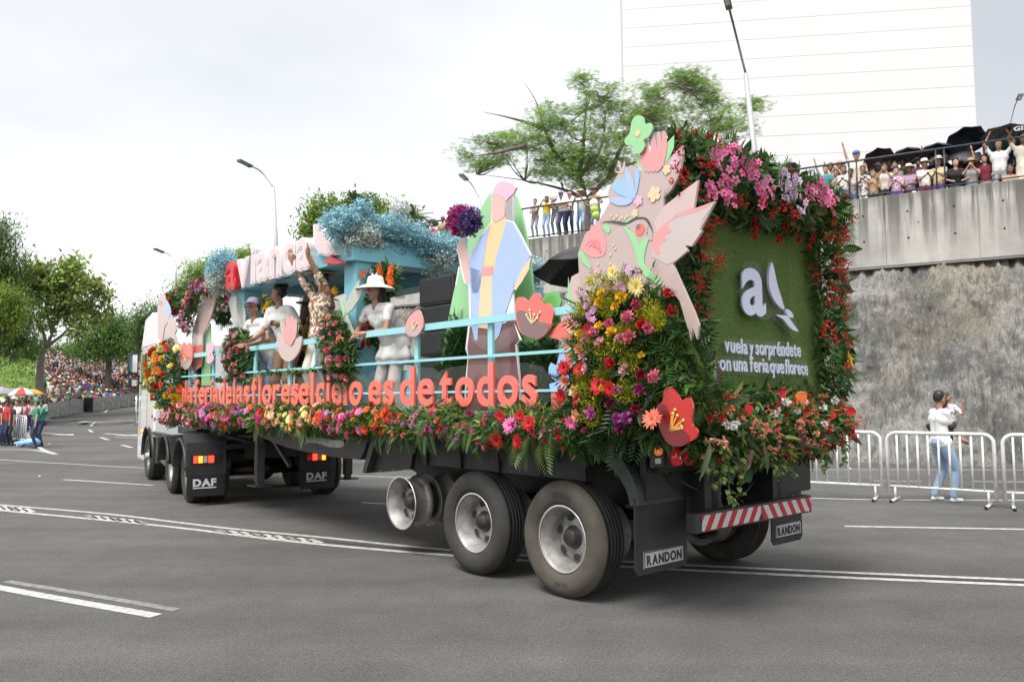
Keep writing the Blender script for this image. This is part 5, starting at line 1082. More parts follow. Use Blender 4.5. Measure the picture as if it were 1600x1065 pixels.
def poly_sampler(px, plane, base, bulge, fr=TF, mid=.5):
    fn = S if plane == 'side' else R; off = base + (bulge * mid if plane == 'side' else -bulge * mid)
    W = [fn(x, y, off, fr) for x, y in px]; P = [((w.x if plane == 'side' else w.y), w.z) for w in W]; cen = np.array(P).mean(0)
    mx_ = edge_dist(P, inpoly(P, 60)).max()
    def f(n, lo=.3, hi=1.0):
        q = inpoly(P, n); e = np.sqrt(np.clip(edge_dist(P, q) / (mx_ * .8), 0, 1)); h = bulge * (.12 + .88 * e) * rng.uniform(lo, hi, n)
        g = (q - cen); g = g / (np.abs(g).max() + 1e-6) * .9
        if plane == 'side': return np.stack([q[:, 0], base + h, q[:, 1]], 1), np.stack([g[:, 0], np.ones(n), g[:, 1]], 1)
        return np.stack([base - h, q[:, 0], q[:, 1]], 1), np.stack([-np.ones(n), g[:, 0], g[:, 1]], 1)
    f.fn = fn; f.off = (base + bulge if plane == 'side' else base - bulge); f.plane = plane; f.fr = fr; f.cen = cen; return f
G1 = (.05, .11, .025); G2 = (.085, .18, .035); G3 = (.13, .22, .03); G4 = (.03, .07, .02); G5 = (.16, .22, .03); G6 = (.20, .24, .10); BRZ = (.06, .03, .03)
def arrangement(name, label, cat, smp, leaves, flowers, px_flowers=(), group=None, fr=TF, droop=.2, out=.6):
    """leaves: (template, count, size, colour, droop); flowers: (kind, count, size, colour, colour2)"""
    p, _ = smp(40); c = Vector(p.mean(0)); c.z = float(p[:, 2].min()); t = thing(name, label, cat, c, fr, group)
    parts = []
    for tpl, n, size, col, dr in leaves:
        pos, nr = smp(n, .1, 1.0); d = nr * out + rng.normal(size=(n, 3)) * .75; d[:, 2] -= dr; V, f = batch(tpl, pos, d, rng.uniform(.6, 1.35, n) * size, ups=nr + rng.normal(size=(n, 3)) * .6); parts.append((V, f, tints(n, col, .4, .14), 0))
    me = batch_mesh('foliage', parts, [M_leaf], c); o = link('foliage', me, t); o['kind'] = 'stuff'
    for kind, n, size, cols, c2 in flowers:
        pos, nr = smp(n, 1.0, 1.25); pos = pos + nr / np.linalg.norm(nr, axis=1, keepdims=True) * .025
        for i in range(n):
            cl = cols[random.randrange(len(cols))] if isinstance(cols, list) else cols
            add_flower(t, fr, pos[i], nr[i] + rng.normal(size=3) * .28, kind, size * random.uniform(.75, 1.2), cl, c2)
    for (x, y, kind, size, cl, c2) in px_flowers:
        w = smp.fn(x, y, smp.off + (.07 if smp.plane == 'side' else -.05), fr); size *= 1.12; nr = Vector((random.uniform(-.4, .4) , 1, random.uniform(-.3, .4))) if smp.plane == 'side' else Vector((-1, random.uniform(-.4, .4), random.uniform(-.3, .3)))
        add_flower(t, fr, w, nr, kind, size, cl, c2)
    return t
SOL = (np.array([(0, 0, 0), (-.12, .5, .05), (0, 1, -.05), (.12, .5, .05)], float), [(0, 3, 2, 1)])
# ---- the big corner bouquet
big = poly_sampler([(900, 520), (905, 470), (935, 445), (985, 432), (1025, 450), (1055, 490), (1075, 540), (1090, 600), (1080, 640), (1040, 660), (1015, 690), (960, 692), (905, 688), (880, 650), (890, 590)], 'side', 0.0, .34)
bf = [(904, 400 + 0, 0)]
pf = [(920, 516, 'gerbera', .062, RED, DRED), (881, 574, 'gerbera', .062, RED, DRED), (905, 577, 'gerbera', .06, RED, DRED), (935, 602, 'gerbera', .074, RED, DRED), (953, 607, 'gerbera', .06, RED, DRED), (877, 617, 'gerbera', .064, RED, DRED), (901, 624, 'gerbera', .062, RED, DRED), (954, 567, 'carnation', .06, RED, None), (1004, 507, 'carnation', .06, RED, None), (1019, 654, 'gerbera', .074, SALM, ORG_),
      (908, 522, 'carnation', .058, YEL, None), (939, 510, 'carnation', .058, YEL, None), (957, 520, 'carnation', .062, YEL, None), (923, 439, 'carnation', .055, LYL, None), (957, 425, 'gerbera', .055, LYL, YEL), (994, 448, 'gerbera', .07, LYL, YEL), (942, 460, 'carnation', .055, YEL, None), (935, 472, 'carnation', .05, YEL, None), (962, 478, 'carnation', .05, YEL, None), (972, 463, 'carnation', .062, YEL, None),
      (997, 477, 'carnation', .068, (.45, .04, .12), None), (981, 496, 'carnation', .066, PNK, None), (985, 527, 'carnation', .072, (.72, .16, .24), None), (969, 528, 'carnation', .055, LPK, None), (952, 505, 'carnation', .055, PNK, None), (938, 534, 'carnation', .055, LPK, None), (914, 531, 'carnation', .05, LPK, None), (1013, 512, 'carnation', .066, PNK, None), (977, 577, 'carnation', .058, LPK, None), (1024, 588, 'carnation', .072, (.72, .18, .26), None), (911, 558, 'carnation', .05, LPK, None),
      (1004, 586, 'carnation', .066, DRED, None), (1001, 609, 'carnation', .062, (.35, .01, .16), None), (966, 609, 'carnation', .05, PUR, None), (956, 632, 'carnation', .066, (.10, .006, .015), None), (995, 639, 'carnation', .062, (.18, .008, .03), None), (965, 654, 'carnation', .062, PUR, None), (980, 652, 'carnation', .062, PUR, None), (969, 669, 'carnation', .06, (.18, .01, .09), None), (924, 645, 'carnation', .066, (.60, .10, .40), None),
      (927, 494, 'orchid', .075, LIL, WHT), (966, 449, 'orchid', .06, LIL, WHT), (990, 426, 'orchid', .085, (.65, .38, .58), WHT), (916, 470, 'orchid', .06, LIL, WHT), (885, 594, 'rose', .06, PCH, None), (899, 611, 'rose', .058, (.85, .6, .3), None), (904, 648, 'rose', .062, PCH, None), (918, 575, 'rose', .052, LPK, None), (906, 546, 'rose', .05, PCH, None), (892, 660, 'gerbera', .055, PNK, HPK), (1051, 484, 'carnation', .055, RED, None), (1045, 458, 'carnation', .05, RED, None)]
arrangement('corner_bouquet', 'very large mixed bouquet of yellow, red and pink flowers at the rear corner', 'flower arrangement', big,
            [(LEAF, 1500, .11, G1, .2), (LEAFN, 1300, .13, G2, .2), (FERN, 320, .24, G4, .3), (FERN, 120, .22, G2, .3), (SOL, 7000, .045, (.28, .32, .02), -.1), (LEAFW, 260, .11, G1, .3), (LEAFN, 300, .2, (.03, .07, .02), .6)], [('carnation', 14, .05, [PNK, LPK, YEL], None)], pf)
# clumps of yellow goldenrod inside the bouquet
def clumps(name, label, spots, fr, off, col, size=.1, n=420, thingparent=None):
    parts = []; P0 = S(*spots[0][:2], off, fr)
    for (x, y, r) in spots:
        c = S(x, y, off, fr); m = n; v = rdir(m, (0, .5, .5), 1.0); pos = np.array(c[:]) + v * (rng.random((m, 1)) ** .5) * r; V, f = batch(SOL, pos, v + rng.normal(size=(m, 3)) * .5, rng.uniform(.5, 1.3, m) * .032); parts.append((V, f, tints(m, col, .4, .12), 0))
    t = thing(name, label, 'flower arrangement', P0, fr); o = link('blossom_clump', batch_mesh('blossom_clump', parts, [M_petal], P0), t); o['kind'] = 'stuff'; return t
clumps('goldenrod', 'yellow green goldenrod plumes scattered through the corner bouquet', [(942, 452, .10), (975, 462, .11), (935, 478, .08), (955, 490, .08), (925, 545, .10), (950, 555, .08), (975, 540, .09), (990, 572, .08), (915, 600, .08), (925, 625, .10), (950, 590, .07), (985, 620, .09), (930, 655, .09), (1020, 495, .09), (1028, 510, .08), (985, 520, .07), (910, 490, .06)], TF, .33, (.42, .42, .02))
# ---- foliage frame round the rear panel
fl_leaf = [(LEAF, 1100, .085, G1, .2), (LEAFN, 900, .11, G2, .2), (FERN, 120, .16, G2, .5), (FERN, 70, .17, (.10, .18, .04), .6)]
la = poly_sampler([(1048, 300), (1060, 215), (1090, 205), (1120, 240), (1130, 300), (1112, 335), (1104, 400), (1110, 470), (1112, 540), (1128, 600), (1105, 660), (1080, 650), (1078, 560), (1085, 500), (1070, 430), (1062, 380), (1050, 340)], 'rear', -1.14, .22)
def redsprays(spots): return [(x, y, 'spray', s_, RED, None) for x, y, s_ in spots]
arrangement('rear_left_garland', 'dark leafy garland with small red sprays down the left of the turf panel', 'flower garland', la, fl_leaf, [('spray', 14, .055, [RED, (.42, .01, .012)], None)],
            redsprays([(1062, 275, .07), (1075, 290, .06), (1070, 305, .07), (1085, 300, .06), (1056, 262, .05), (1060, 240, .06), (1090, 335, .05), (1100, 345, .05), (1116, 347, .05), (1128, 345, .045), (1108, 358, .04), (1095, 372, .06), (1105, 400, .06), (1118, 408, .06), (1128, 412, .045), (1123, 398, .045), (1090, 375, .05), (1106, 352, .05), (1095, 398, .05), (1088, 432, .075), (1092, 452, .07), (1084, 480, .055), (1106, 492, .045), (1078, 545, .06), (1102, 378, .045), (1110, 380, .045)]))
ta = poly_sampler([(1055, 225), (1075, 195), (1110, 215), (1150, 228), (1200, 250), (1250, 268), (1300, 290), (1320, 315), (1312, 350), (1280, 352), (1240, 362), (1215, 345), (1180, 350), (1150, 335), (1110, 330), (1075, 290)], 'rear', -1.14, .30)
OP = OPNK; orch = [(1116, 248, .11), (1120, 235, .09), (1142, 236, .08), (1152, 232, .08), (1150, 258, .10), (1163, 263, .11), (1172, 270, .10), (1178, 262, .09), (1132, 275, .09), (1110, 288, .06), (1138, 288, .10), (1130, 300, .09), (1138, 312, .08), (1112, 300, .06), (1188, 290, .10), (1192, 305, .11), (1200, 282, .07), (1205, 300, .07), (1280, 290, .10), (1272, 300, .10), (1290, 300, .11), (1298, 312, .10), (1280, 315, .08), (1300, 325, .07), (1262, 292, .07)]
arrangement('rear_top_garland', 'broad leafy garland of pink orchids along the top of the turf panel', 'flower garland', ta, [(LEAF, 1500, .10, G1, .1), (LEAFN, 1100, .13, G2, -.1), (FERN, 160, .18, G1, .5), (LEAFW, 500, .11, (.045, .10, .025), .1)], [('spray', 10, .06, [RED], None)],
            [(x, y, 'orchid', s_, OP if (x % 3) else (.80, .32, .52), (.75, .08, .2)) for x, y, s_ in orch] + [(x, y, 'orchid', .085, (.74, .62, .74), (.6, .3, .6)) for x, y in ((1228, 270), (1222, 285), (1238, 300), (1232, 310), (1245, 308), (1245, 278), (1252, 328))] + redsprays([(1105, 262, .08), (1100, 255, .06), (1150, 310, .06), (1158, 318, .06), (1188, 318, .06), (1205, 330, .06), (1225, 322, .07), (1238, 340, .07)]), out=.5)
ra = poly_sampler([(1285, 300), (1310, 305), (1318, 345), (1316, 400), (1318, 450), (1316, 500), (1328, 550), (1330, 600), (1318, 630), (1288, 615), (1290, 560), (1285, 500), (1282, 450), (1272, 400), (1278, 350)], 'rear', -1.14, .22)
arrangement('rear_right_garland', 'dark leafy garland with red sprays down the right edge of the turf panel', 'flower garland', ra, [(LEAF, 600, .09, G2, .4), (LEAFN, 650, .12, G1, .5), (FERN, 150, .17, G2, .6), (LEAFW, 80, .14, G4, .5)], [('spray', 12, .06, [RED], None)],
            redsprays([(1303, 372, .07), (1312, 375, .06), (1290, 372, .06), (1325, 340, .055), (1335, 340, .05), (1318, 362, .05), (1322, 375, .05), (1305, 415, .08), (1312, 430, .08), (1300, 450, .07), (1275, 430, .07), (1295, 470, .07), (1305, 465, .07), (1318, 470, .06), (1320, 485, .055), (1300, 345, .06), (1285, 330, .06), (1283, 520, .06), (1290, 512, .08), (1300, 532, .07), (1317, 525, .06), (1325, 540, .05), (1322, 575, .06), (1310, 405, .06), (1322, 455, .04)]) + [(1327, 563, 'gerbera', .08, YEL, ORG_)])
# hanging red strands in front of the turf
def strands(spots, label):
    t = thing('red_strand', label, 'flower strand', R(spots[0][0], spots[0][1], -1.3), TF, 'red flower strands hanging over the turf panel'); q = MB()
    P = [R(x, y, -1.32 - .01 * i, TF) for i, (x, y) in enumerate(spots)]; q.tube(P, .004, 4); q.build('stem', mat('stem_green', (.05, .1, .02), rough=.6), t)
    for p in P[1:]:
        for k in range(2): add_flower(t, TF, p + Vector((0, random.uniform(-.02, .02), random.uniform(-.02, .02))), Vector((-1, random.uniform(-.5, .5), random.uniform(-.5, .5))), 'carnation', random.uniform(.028, .042), RED if k else (.42, .01, .014))
strands([(1176, 325), (1178, 342), (1182, 350), (1180, 362), (1178, 370)], 'short red strand hanging nearest the orchid clumps')
strands([(1225, 335), (1226, 352), (1224, 360), (1218, 372), (1216, 378)], 'red strand hanging over the turf seam')
strands([(1262, 335), (1266, 355), (1270, 365), (1268, 378), (1262, 388)], 'longest red strand hanging right of the turf seam')
strands([(1238, 345), (1242, 362), (1246, 372)], 'little red strand hanging between two longer ones')
# turf panel
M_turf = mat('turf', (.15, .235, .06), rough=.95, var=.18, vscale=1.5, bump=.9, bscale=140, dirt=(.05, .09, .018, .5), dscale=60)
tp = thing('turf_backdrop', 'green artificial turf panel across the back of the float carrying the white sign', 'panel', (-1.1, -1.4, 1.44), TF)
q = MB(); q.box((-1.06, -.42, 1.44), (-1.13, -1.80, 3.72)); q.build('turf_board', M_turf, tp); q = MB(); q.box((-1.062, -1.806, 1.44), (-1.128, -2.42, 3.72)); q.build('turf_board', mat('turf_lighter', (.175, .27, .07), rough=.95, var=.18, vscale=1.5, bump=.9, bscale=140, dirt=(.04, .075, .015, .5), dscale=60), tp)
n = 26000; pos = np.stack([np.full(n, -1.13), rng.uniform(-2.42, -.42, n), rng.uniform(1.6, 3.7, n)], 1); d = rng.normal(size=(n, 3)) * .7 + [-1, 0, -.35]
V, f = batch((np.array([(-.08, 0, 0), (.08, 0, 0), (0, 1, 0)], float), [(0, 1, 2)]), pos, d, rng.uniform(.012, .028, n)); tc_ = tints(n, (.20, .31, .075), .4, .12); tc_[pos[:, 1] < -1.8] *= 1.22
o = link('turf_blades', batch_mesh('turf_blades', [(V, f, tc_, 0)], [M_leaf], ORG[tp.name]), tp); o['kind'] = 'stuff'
q = MB(); q.box((-1.02, -.3, 1.44), (-1.055, -2.48, 3.72)); q.box((-.9, -.38, 1.44), (-1.02, -.30, 3.6)); q.build('back_frame', M_blk, tp)
# white sign on the turf
M_wacr = mat('white_acrylic', (.62, .64, .80), rough=.35, coat=.3, var=.02)
rs = thing('turf_sign', 'white bird mark and two lines of white words on the turf panel', 'sign', (-1.2, -1.4, 1.85), TF)
RX = -1.19
def rw(txt, xl, xr, yb, hs):
    A_, B_ = R(xl, yb[0], RX, TF), R(xr, yb[1], RX, TF); w = B_ - A_
    setword(txt, A_, w.normalized(), (0, 0, 1), (-1, 0, 0), w.length, hs, 'letter', M_wacr, rs, .020, .010, .085, .30)
for txt, xl, xr, yb in (('vuela', 1132, 1168, (549, 553)), ('y', 1171, 1177, (553, 554)), ('sorpréndete', 1181, 1251, (553.5, 557)), ('con', 1116, 1142, (577, 579)), ('una', 1146, 1168, (579, 580)), ('feria', 1172, 1201, (580, 582)), ('que', 1203, 1225, (582, 583)), ('florece', 1227, 1262, (583, 585.5))):
    rw(txt, xl, xr, yb, .178)
A_, B_ = R(1159, 487, RX, TF), R(1196, 491, RX, TF); w = B_ - A_; setword('a', A_, w.normalized(), (0, 0, 1), (-1, 0, 0), w.length, .80, 'letter', M_wacr, rs, .022, .016, 0)
zr = lambda p: ZP(p, 4.843, 1080, 380)
for nm, pts in (('wing_mark', [(594, 145), (612, 200), (640, 330), (690, 495), (650, 480), (608, 425), (582, 360), (570, 290), (575, 210)]), ('tail_mark', [(694, 502), (725, 505), (752, 535), (756, 562), (730, 562), (712, 545)]), ('body_mark', [(625, 543), (660, 545), (710, 550), (735, 580), (770, 630), (797, 668), (755, 658), (715, 620), (680, 575)])):
    P = smoothpoly([R(x, y, RX, TF) for x, y in zr(pts)], 2) if nm != 'x' else None; q = MB(); q.prism(P, (-.022, 0, 0)); q.build(nm, M_wacr, rs)
for pts in ([(385, 150), (440, 130), (510, 150), (555, 210), (590, 110), (620, 170), (650, 310), (720, 480), (780, 560), (810, 680), (760, 710), (690, 640), (600, 560), (560, 580), (440, 560), (370, 480), (365, 350), (400, 290)], [(245, 720), (350, 720), (500, 740), (700, 745), (835, 790), (830, 870), (880, 900), (885, 1000), (600, 1010), (300, 990), (170, 960), (165, 880), (265, 850)]):
    q = MB(); q.prism([R(x, y, RX + .012, TF) for x, y in zr(pts)], (-.006, 0, 0)); q.build('clear_backing', M_clearb, rs)
# rear bottom planting with trailing ivy
ba = poly_sampler([(1085, 630), (1110, 600), (1160, 605), (1230, 605), (1300, 615), (1328, 640), (1318, 690), (1290, 712), (1235, 722), (1160, 735), (1108, 725), (1098, 690)], 'rear', -1.05, .40)
pbx = [(1112, 578, 0, 0)]
arrangement('rear_planting', 'low bank of ivy, peach spikes and white pompoms below the turf panel', 'flower arrangement', ba,
            [(LEAF, 1500, .09, G1, .2), (LEAFN, 1000, .11, G2, .3), (DIAM, 2600, .06, (.10, .17, .04), .6), (LEAFN, 60, .22, (.06, .09, .04), .4), (LEAFN, 26, .24, BRZ, .3), (LEAFW, 200, .15, (.045, .11, .025), 0), (LEAFN, 160, .16, (.28, .30, .07), .1)],
            [('spray', 60, .055, [RED, SALM, (.72, .25, .17), (.65, .22, .15)], None), ('spike', 34, .055, [(.75, .28, .18), (.70, .20, .12)], None), ('carnation', 30, .038, [RED, SALM, PCH], None)],
            [(x, y, 'pompom', s_, WHT, None) for x, y, s_ in ((1137, 663, .05), (1146, 667, .04), (1150, 660, .04), (1228, 628, .05), (1257, 628, .045), (1286, 636, .045), (1304, 624, .05), (1210, 647, .04), (1214, 640, .04), (1289, 662, .04), (1246, 642, .035))] +
            [(x, y, 'anthurium', .08, RED, None) for x, y in ((1167, 630), (1216, 618), (1212, 640), (1322, 642), (1300, 640))] + [(x, y, 'anthurium', .09, (.70, .14, .03), None) for x, y in ((1130, 635), (1237, 615), (1268, 628), (1245, 612))] + [(x, y, 'bud', .05, RED, None) for x, y in ((1125, 653), (1108, 652))] + [(1113, 690, 'spike', .1, (.78, .36, .25), None)])
def ivy(name, label, strands_px, base, plane='rear', n=26, size=.05, col=(.16, .24, .06)):
    fn = R if plane == 'rear' else S; parts = []; P0 = fn(*strands_px[0][0], base, TF); t = thing(name, label, 'ivy', P0, TF)
    for st in strands_px:
        P = smoothpoly([fn(x, y, base + random.uniform(-.05, .05), TF) for x, y in st], 6, False); q = MB(); q.tube(P, .003, 4); q.build('stem', MC['stem_green'], t)
        idx = rng.integers(0, len(P), n); pos = np.array([P[i][:] for i in idx]) + rng.normal(size=(n, 3)) * .015; V, f = batch(leaf_tpl(w=.8, n=2), pos, rdir(n, (-.3 if plane == 'rear' else 0, .0 if plane == 'rear' else .5, -.6)), rng.uniform(.6, 1.2, n) * size); parts.append((V, f, tints(n, col, .35, .12), 0))
    o = link('leaves', batch_mesh('leaves', parts, [M_leaf], P0), t); o['kind'] = 'stuff'; return t
ivy('trailing_ivy', 'pale ivy strands trailing over the bumper below the rear planting', [[(1105, 690), (1110, 730), (1120, 775)], [(1135, 700), (1138, 740), (1140, 770), (1146, 782)], [(1150, 700), (1155, 730), (1160, 752)], [(1168, 700), (1165, 735), (1155, 765), (1148, 780)], [(1130, 690), (1132, 720), (1130, 750)], [(1200, 700), (1210, 725), (1218, 745)], [(1240, 700), (1238, 728), (1235, 740)], [(1285, 700), (1290, 720), (1288, 735)], [(1310, 690), (1322, 705), (1318, 722)], [(1220, 700), (1225, 735)]], -1.42)
for (x, y, x2, y2, lab) in ((1110, 690, 1098, 752, 'long striped leaf hanging left below the rear planting'), (1175, 700, 1170, 735, 'purple brown leaf hanging in the middle of the rear planting'), (1192, 690, 1205, 742, 'grey green leaf pointing down beside the number light'), (1248, 670, 1260, 720, 'purple leaf hanging right of centre'), (1124, 605, 1122, 560, 'dark upright cordyline leaf in front of the sign words'), (1112, 620, 1108, 570, 'shorter dark upright leaf beside the garland')):
    a_, b_ = R(x, y, -1.5, TF), R(x2, y2, -1.52, TF); V, f = batch(leaf_tpl(w=.17, fold=.2, n=4), [a_[:]], [(b_ - a_)[:]], [(b_ - a_).length], ups=[(-1, .3, .2)])
    me = batch_mesh('long_leaf', [(V, f, np.array([[.10, .05, .05] if ('purple' in lab or 'dark' in lab) else [.10, .14, .07]]), 0)], [M_leaf], a_); o = link('long_leaf', me); o.location = TF.w(a_); o.rotation_euler = (0, 0, TF.a); tag(o, lab, 'leaf')

# ---- flower bank along the side of the trailer
def bank(label, x0, x1, cols, nfl, zhi=1.60, zlo=1.30, kinds=('carnation', 'gerbera', 'rose'), size=.055, fern=40, pxf=(), leafc=G2):
    A0, A1 = S(x0, 640, .12), S(x1, 640, .12)
    def f(n, lo=.3, hi=1.0):
        x = rng.uniform(A1.x, A0.x, n); u = rng.uniform(0, 1, n); z = zlo + (zhi - zlo) * u + .04 * np.sin(x * 5); h = (.10 + .20 * np.sin(pi * np.clip(u, .1, .9))) * rng.uniform(lo, hi, n)
        return np.stack([x, h - .02, z], 1), np.stack([rng.normal(size=n) * .25, np.ones(n), (u - .35) * 1.5], 1)
    f.fn = S; f.off = .26; f.plane = 'side'; L_ = A0.x - A1.x
    return arrangement('flower_bank', label, 'flower bank', f, [(LEAF, int(360 * L_), .075, leafc, .2), (LEAFN, int(300 * L_), .10, G1, .35), (FERN, int(fern * .6 * L_), .17, G1, 1.0), (SOL, int(500 * L_), .04, (.22, .26, .03), 0), (LEAFN, int(150 * L_), .11, G5, .2), (LEAF, int(150 * L_), .08, G3, .1)],
                       [(k, max(1, int(nfl * 0.95 / len(kinds))), size * .92 * (1.1 if k == 'gerbera' else .9), cols, None) for k in kinds], pxf, 'flower banks along the trailer side')
bank('flower bank of small red, pink and white blooms behind the cab', 263, 335, [RED, PNK, LPK, HPK, RED, LPK], 80, size=.06)
bank('flower bank of magenta and orange blooms under the word de', 330, 435, [LIL, PNK, ORG_, HPK, SALM, LIL], 88, size=.062)
bank('flower bank of peach, cream and orange blooms under the word flores', 430, 520, [PCH, LYL, SALM, ORG_, (.85, .5, .35), LYL], 72, size=.06, fern=60)
bank('flower bank of bright pink and violet blooms under the word cielo', 516, 580, [HPK, PNK, LIL, OPNK, ORG_], 44, size=.058)
bank('flower bank of red and orange gerberas under the word es', 560, 640, [RED, SALM, ORG_, RED], 38, size=.058, kinds=('gerbera', 'carnation', 'bud'), leafc=G3)
bank('flower bank of salmon and mauve blooms under the word de before todos', 634, 716, [PNK, SALM, LIL, LPK, PUR], 40, size=.055, kinds=('rose', 'carnation', 'carnation'), fern=70)
bank('flower bank of purple and deep red blooms with long ferns under todos', 712, 800, [PUR, HPK, PUR, RED, PNK], 30, size=.052, kinds=('carnation', 'bud', 'carnation'), fern=90)
bank('leafy flower bank with two hanging red gerberas left of the bouquet', 792, 905, [PUR, RED, HPK, (.45, .02, .06)], 20, size=.05, kinds=('carnation', 'bud'), fern=80,
     pxf=[(776, 687, 'gerbera', .074, RED, DRED), (808, 689, 'gerbera', .07, RED, DRED), (796, 664, 'gerbera', .075, OPNK, HPK), (826, 660, 'gerbera', .07, RED, DRED), (812, 649, 'gerbera', .05, RED, DRED), (782, 650, 'gerbera', .05, RED, DRED)])
# hanging ferns
def fern_tuft(label, px, py, px2, py2, k, col):
    a_ = S(px, py, .2); b_ = S(px2, py2, .25); n = k; pos = np.array(a_[:]) + rng.normal(size=(n, 3)) * [.10, .04, .03]; d = np.array((b_ - a_)[:]) / (b_ - a_).length + rng.normal(size=(n, 3)) * .28
    V, f = batch(fern_tpl(12), pos, d, rng.uniform(.7, 1.05, n) * (b_ - a_).length, ups=np.tile([0, 1, .2], (n, 1))); me = batch_mesh('fern', [(V, f, tints(n, col, .3), 0)], [M_leaf], a_); o = link('hanging_fern', me); o.location = TF.w(a_); o.rotation_euler = (0, 0, TF.a); tag(o, label, 'fern')
fern_tuft('long fern fronds hanging below the two red gerberas', 825, 668, 830, 742, 7, (.08, .14, .03)); fern_tuft('fern tuft hanging under the last letters of todos', 728, 670, 722, 722, 5, G2); fern_tuft('fern tuft hanging over the curved wing guard', 610, 672, 598, 705, 6, G1)
fern_tuft('fern tuft hanging beside the raised bare wheel', 660, 670, 655, 712, 6, G1); fern_tuft('fern tuft over the scraped patch on the beam', 470, 668, 468, 698, 6, G2); fern_tuft('fern frond hanging at the left foot of the big bouquet', 880, 668, 884, 694, 3, G1); fern_tuft('fern tuft hanging from the front half of the trailer', 400, 665, 398, 688, 5, G1)
# ---- arrangements on posts and panels
def col_arr(label, px, cols, nf, off, bul=.16, leaves=None, kinds=('carnation', 'rose'), size=.055, cat='flower garland', pxf=(), name='post_garland', nl=500):
    sp = poly_sampler(px, 'side', off, bul); return arrangement(name, label, cat, sp, leaves or [(LEAF, nl, .10, G1, .3), (LEAFN, nl // 2, .13, G2, .3), (FERN, nl // 10, .18, G1, .5)], [(k, max(1, nf // len(kinds)), size * (1.15 if k == 'gerbera' else 1), cols, None) for k in kinds], pxf)
col_arr('tall garland of yellow, orange and red blooms at the front corner behind the cab', [(236, 545), (262, 532), (272, 545), (276, 600), (270, 640), (250, 642), (238, 620), (232, 580)], [YEL, YEL, ORG_, (.85, .25, .04), LYL, RED], 54, .0, .3, kinds=('carnation', 'gerbera'), size=.085, nl=900)
col_arr('drooping garland of pink roses on the near canopy post', [(508, 505), (522, 490), (540, 515), (548, 560), (545, 592), (525, 590), (512, 565), (505, 535)], [PNK, LPK, OPNK, (.8, .3, .25), PCH], 30, .0, .2, kinds=('rose', 'carnation'), size=.06, nl=900)
col_arr('garland of small pink roses beside the loudspeakers at the front', [(356, 525), (375, 515), (388, 530), (392, 560), (380, 588), (358, 585), (352, 560)], [LPK, PNK, (.8, .35, .3), (.5, .05, .12)], 34, -.05, .18, kinds=('rose', 'carnation'), size=.065, nl=800)
col_arr('garland of orange and white flowers beside the post right of the canopy', [(578, 425), (600, 413), (620, 425), (612, 455), (598, 470), (600, 520), (590, 545), (572, 530), (566, 490), (575, 450)], [WHT, WHT, RED], 12, -.45, .18, kinds=('carnation',), size=.06, nl=800,
        pxf=[(594, 421, 'gerbera', .085, ORG_, YEL), (611, 423, 'gerbera', .085, ORG_, YEL), (610, 437, 'gerbera', .08, ORG_, YEL), (590, 447, 'gerbera', .085, ORG_, YEL), (569, 428, 'lily', .07, ORG_, None), (586, 437, 'lily', .09, WHT, None), (577, 447, 'lily', .08, WHT, None), (554, 497, 'gerbera', .08, RED, DRED), (575, 503, 'gerbera', .08, RED, DRED), (568, 516, 'gerbera', .07, RED, DRED), (566, 539, 'gerbera', .085, RED, DRED), (576, 537, 'gerbera', .07, RED, DRED), (562, 512, 'rose', .07, LPK, None), (525, 452, 'carnation', .07, YEL, None), (527, 458, 'carnation', .06, YEL, None)])
col_arr('dark leafy hanging with yellow blooms under the canopy behind the men', [(395, 470), (420, 455), (432, 470), (430, 500), (410, 505), (398, 495)], [YEL, YEL, LYL], 14, -1.9, .12, kinds=('carnation',), size=.1, nl=700)
col_arr('dark green wreath with red blooms at the top front corner', [(262, 462), (285, 450), (310, 452), (305, 480), (290, 492), (268, 490)], [RED, SALM], 9, -.35, .2, kinds=('rose',), size=.08, nl=900)
col_arr('curved garland of mauve and peach roses along the raised arm board', [(318, 435), (332, 440), (330, 455), (312, 462), (302, 480), (300, 500), (298, 517), (286, 515), (284, 500), (292, 480), (298, 458), (306, 442)], [LIL, PCH, PUR, PNK, LPK], 64, .0, .14, kinds=('rose', 'carnation'), size=.062, nl=300)
col_arr('leafy panel with a clump of pale pink orchids before the front loudspeakers', [(335, 455), (360, 455), (364, 480), (350, 505), (338, 500)], [(.78, .5, .62)], 9, -.5, .15, kinds=('orchid',), size=.11, nl=700, pxf=[(356, 464, 'rose', .08, RED, None)])
for lab, px, off in (('dark green hedge strip at the left foot of the painted woman', [(697, 640), (700, 545), (712, 505), (728, 515), (722, 560), (728, 640)], -.36), ('dark green hedge strip at the right foot of the painted woman', [(815, 640), (818, 545), (840, 530), (868, 535), (870, 640)], -.5), ('green hedge strip between the coral and pink blossoms', [(316, 640), (312, 560), (318, 545), (326, 560), (326, 640)], -.3), ('green hedge strip at the front rail corner', [(284, 640), (280, 580), (292, 575), (300, 640)], -.3)):
    sp = poly_sampler(px, 'side', off, .08); arrangement('hedge_strip', lab, 'hedge', sp, [(FERN, 420, .16, (.03, .09, .018), -.3), (SOL, 2600, .07, (.045, .12, .02), -.3)], [])
ivy('rail_garland', 'thin ivy garland wound along the middle rail in front of the men', [[(340, 592), (360, 592), (385, 596)], [(385, 594), (410, 581), (440, 580), (470, 578), (505, 575)]], .04, 'side', 150, .06, (.09, .16, .04))
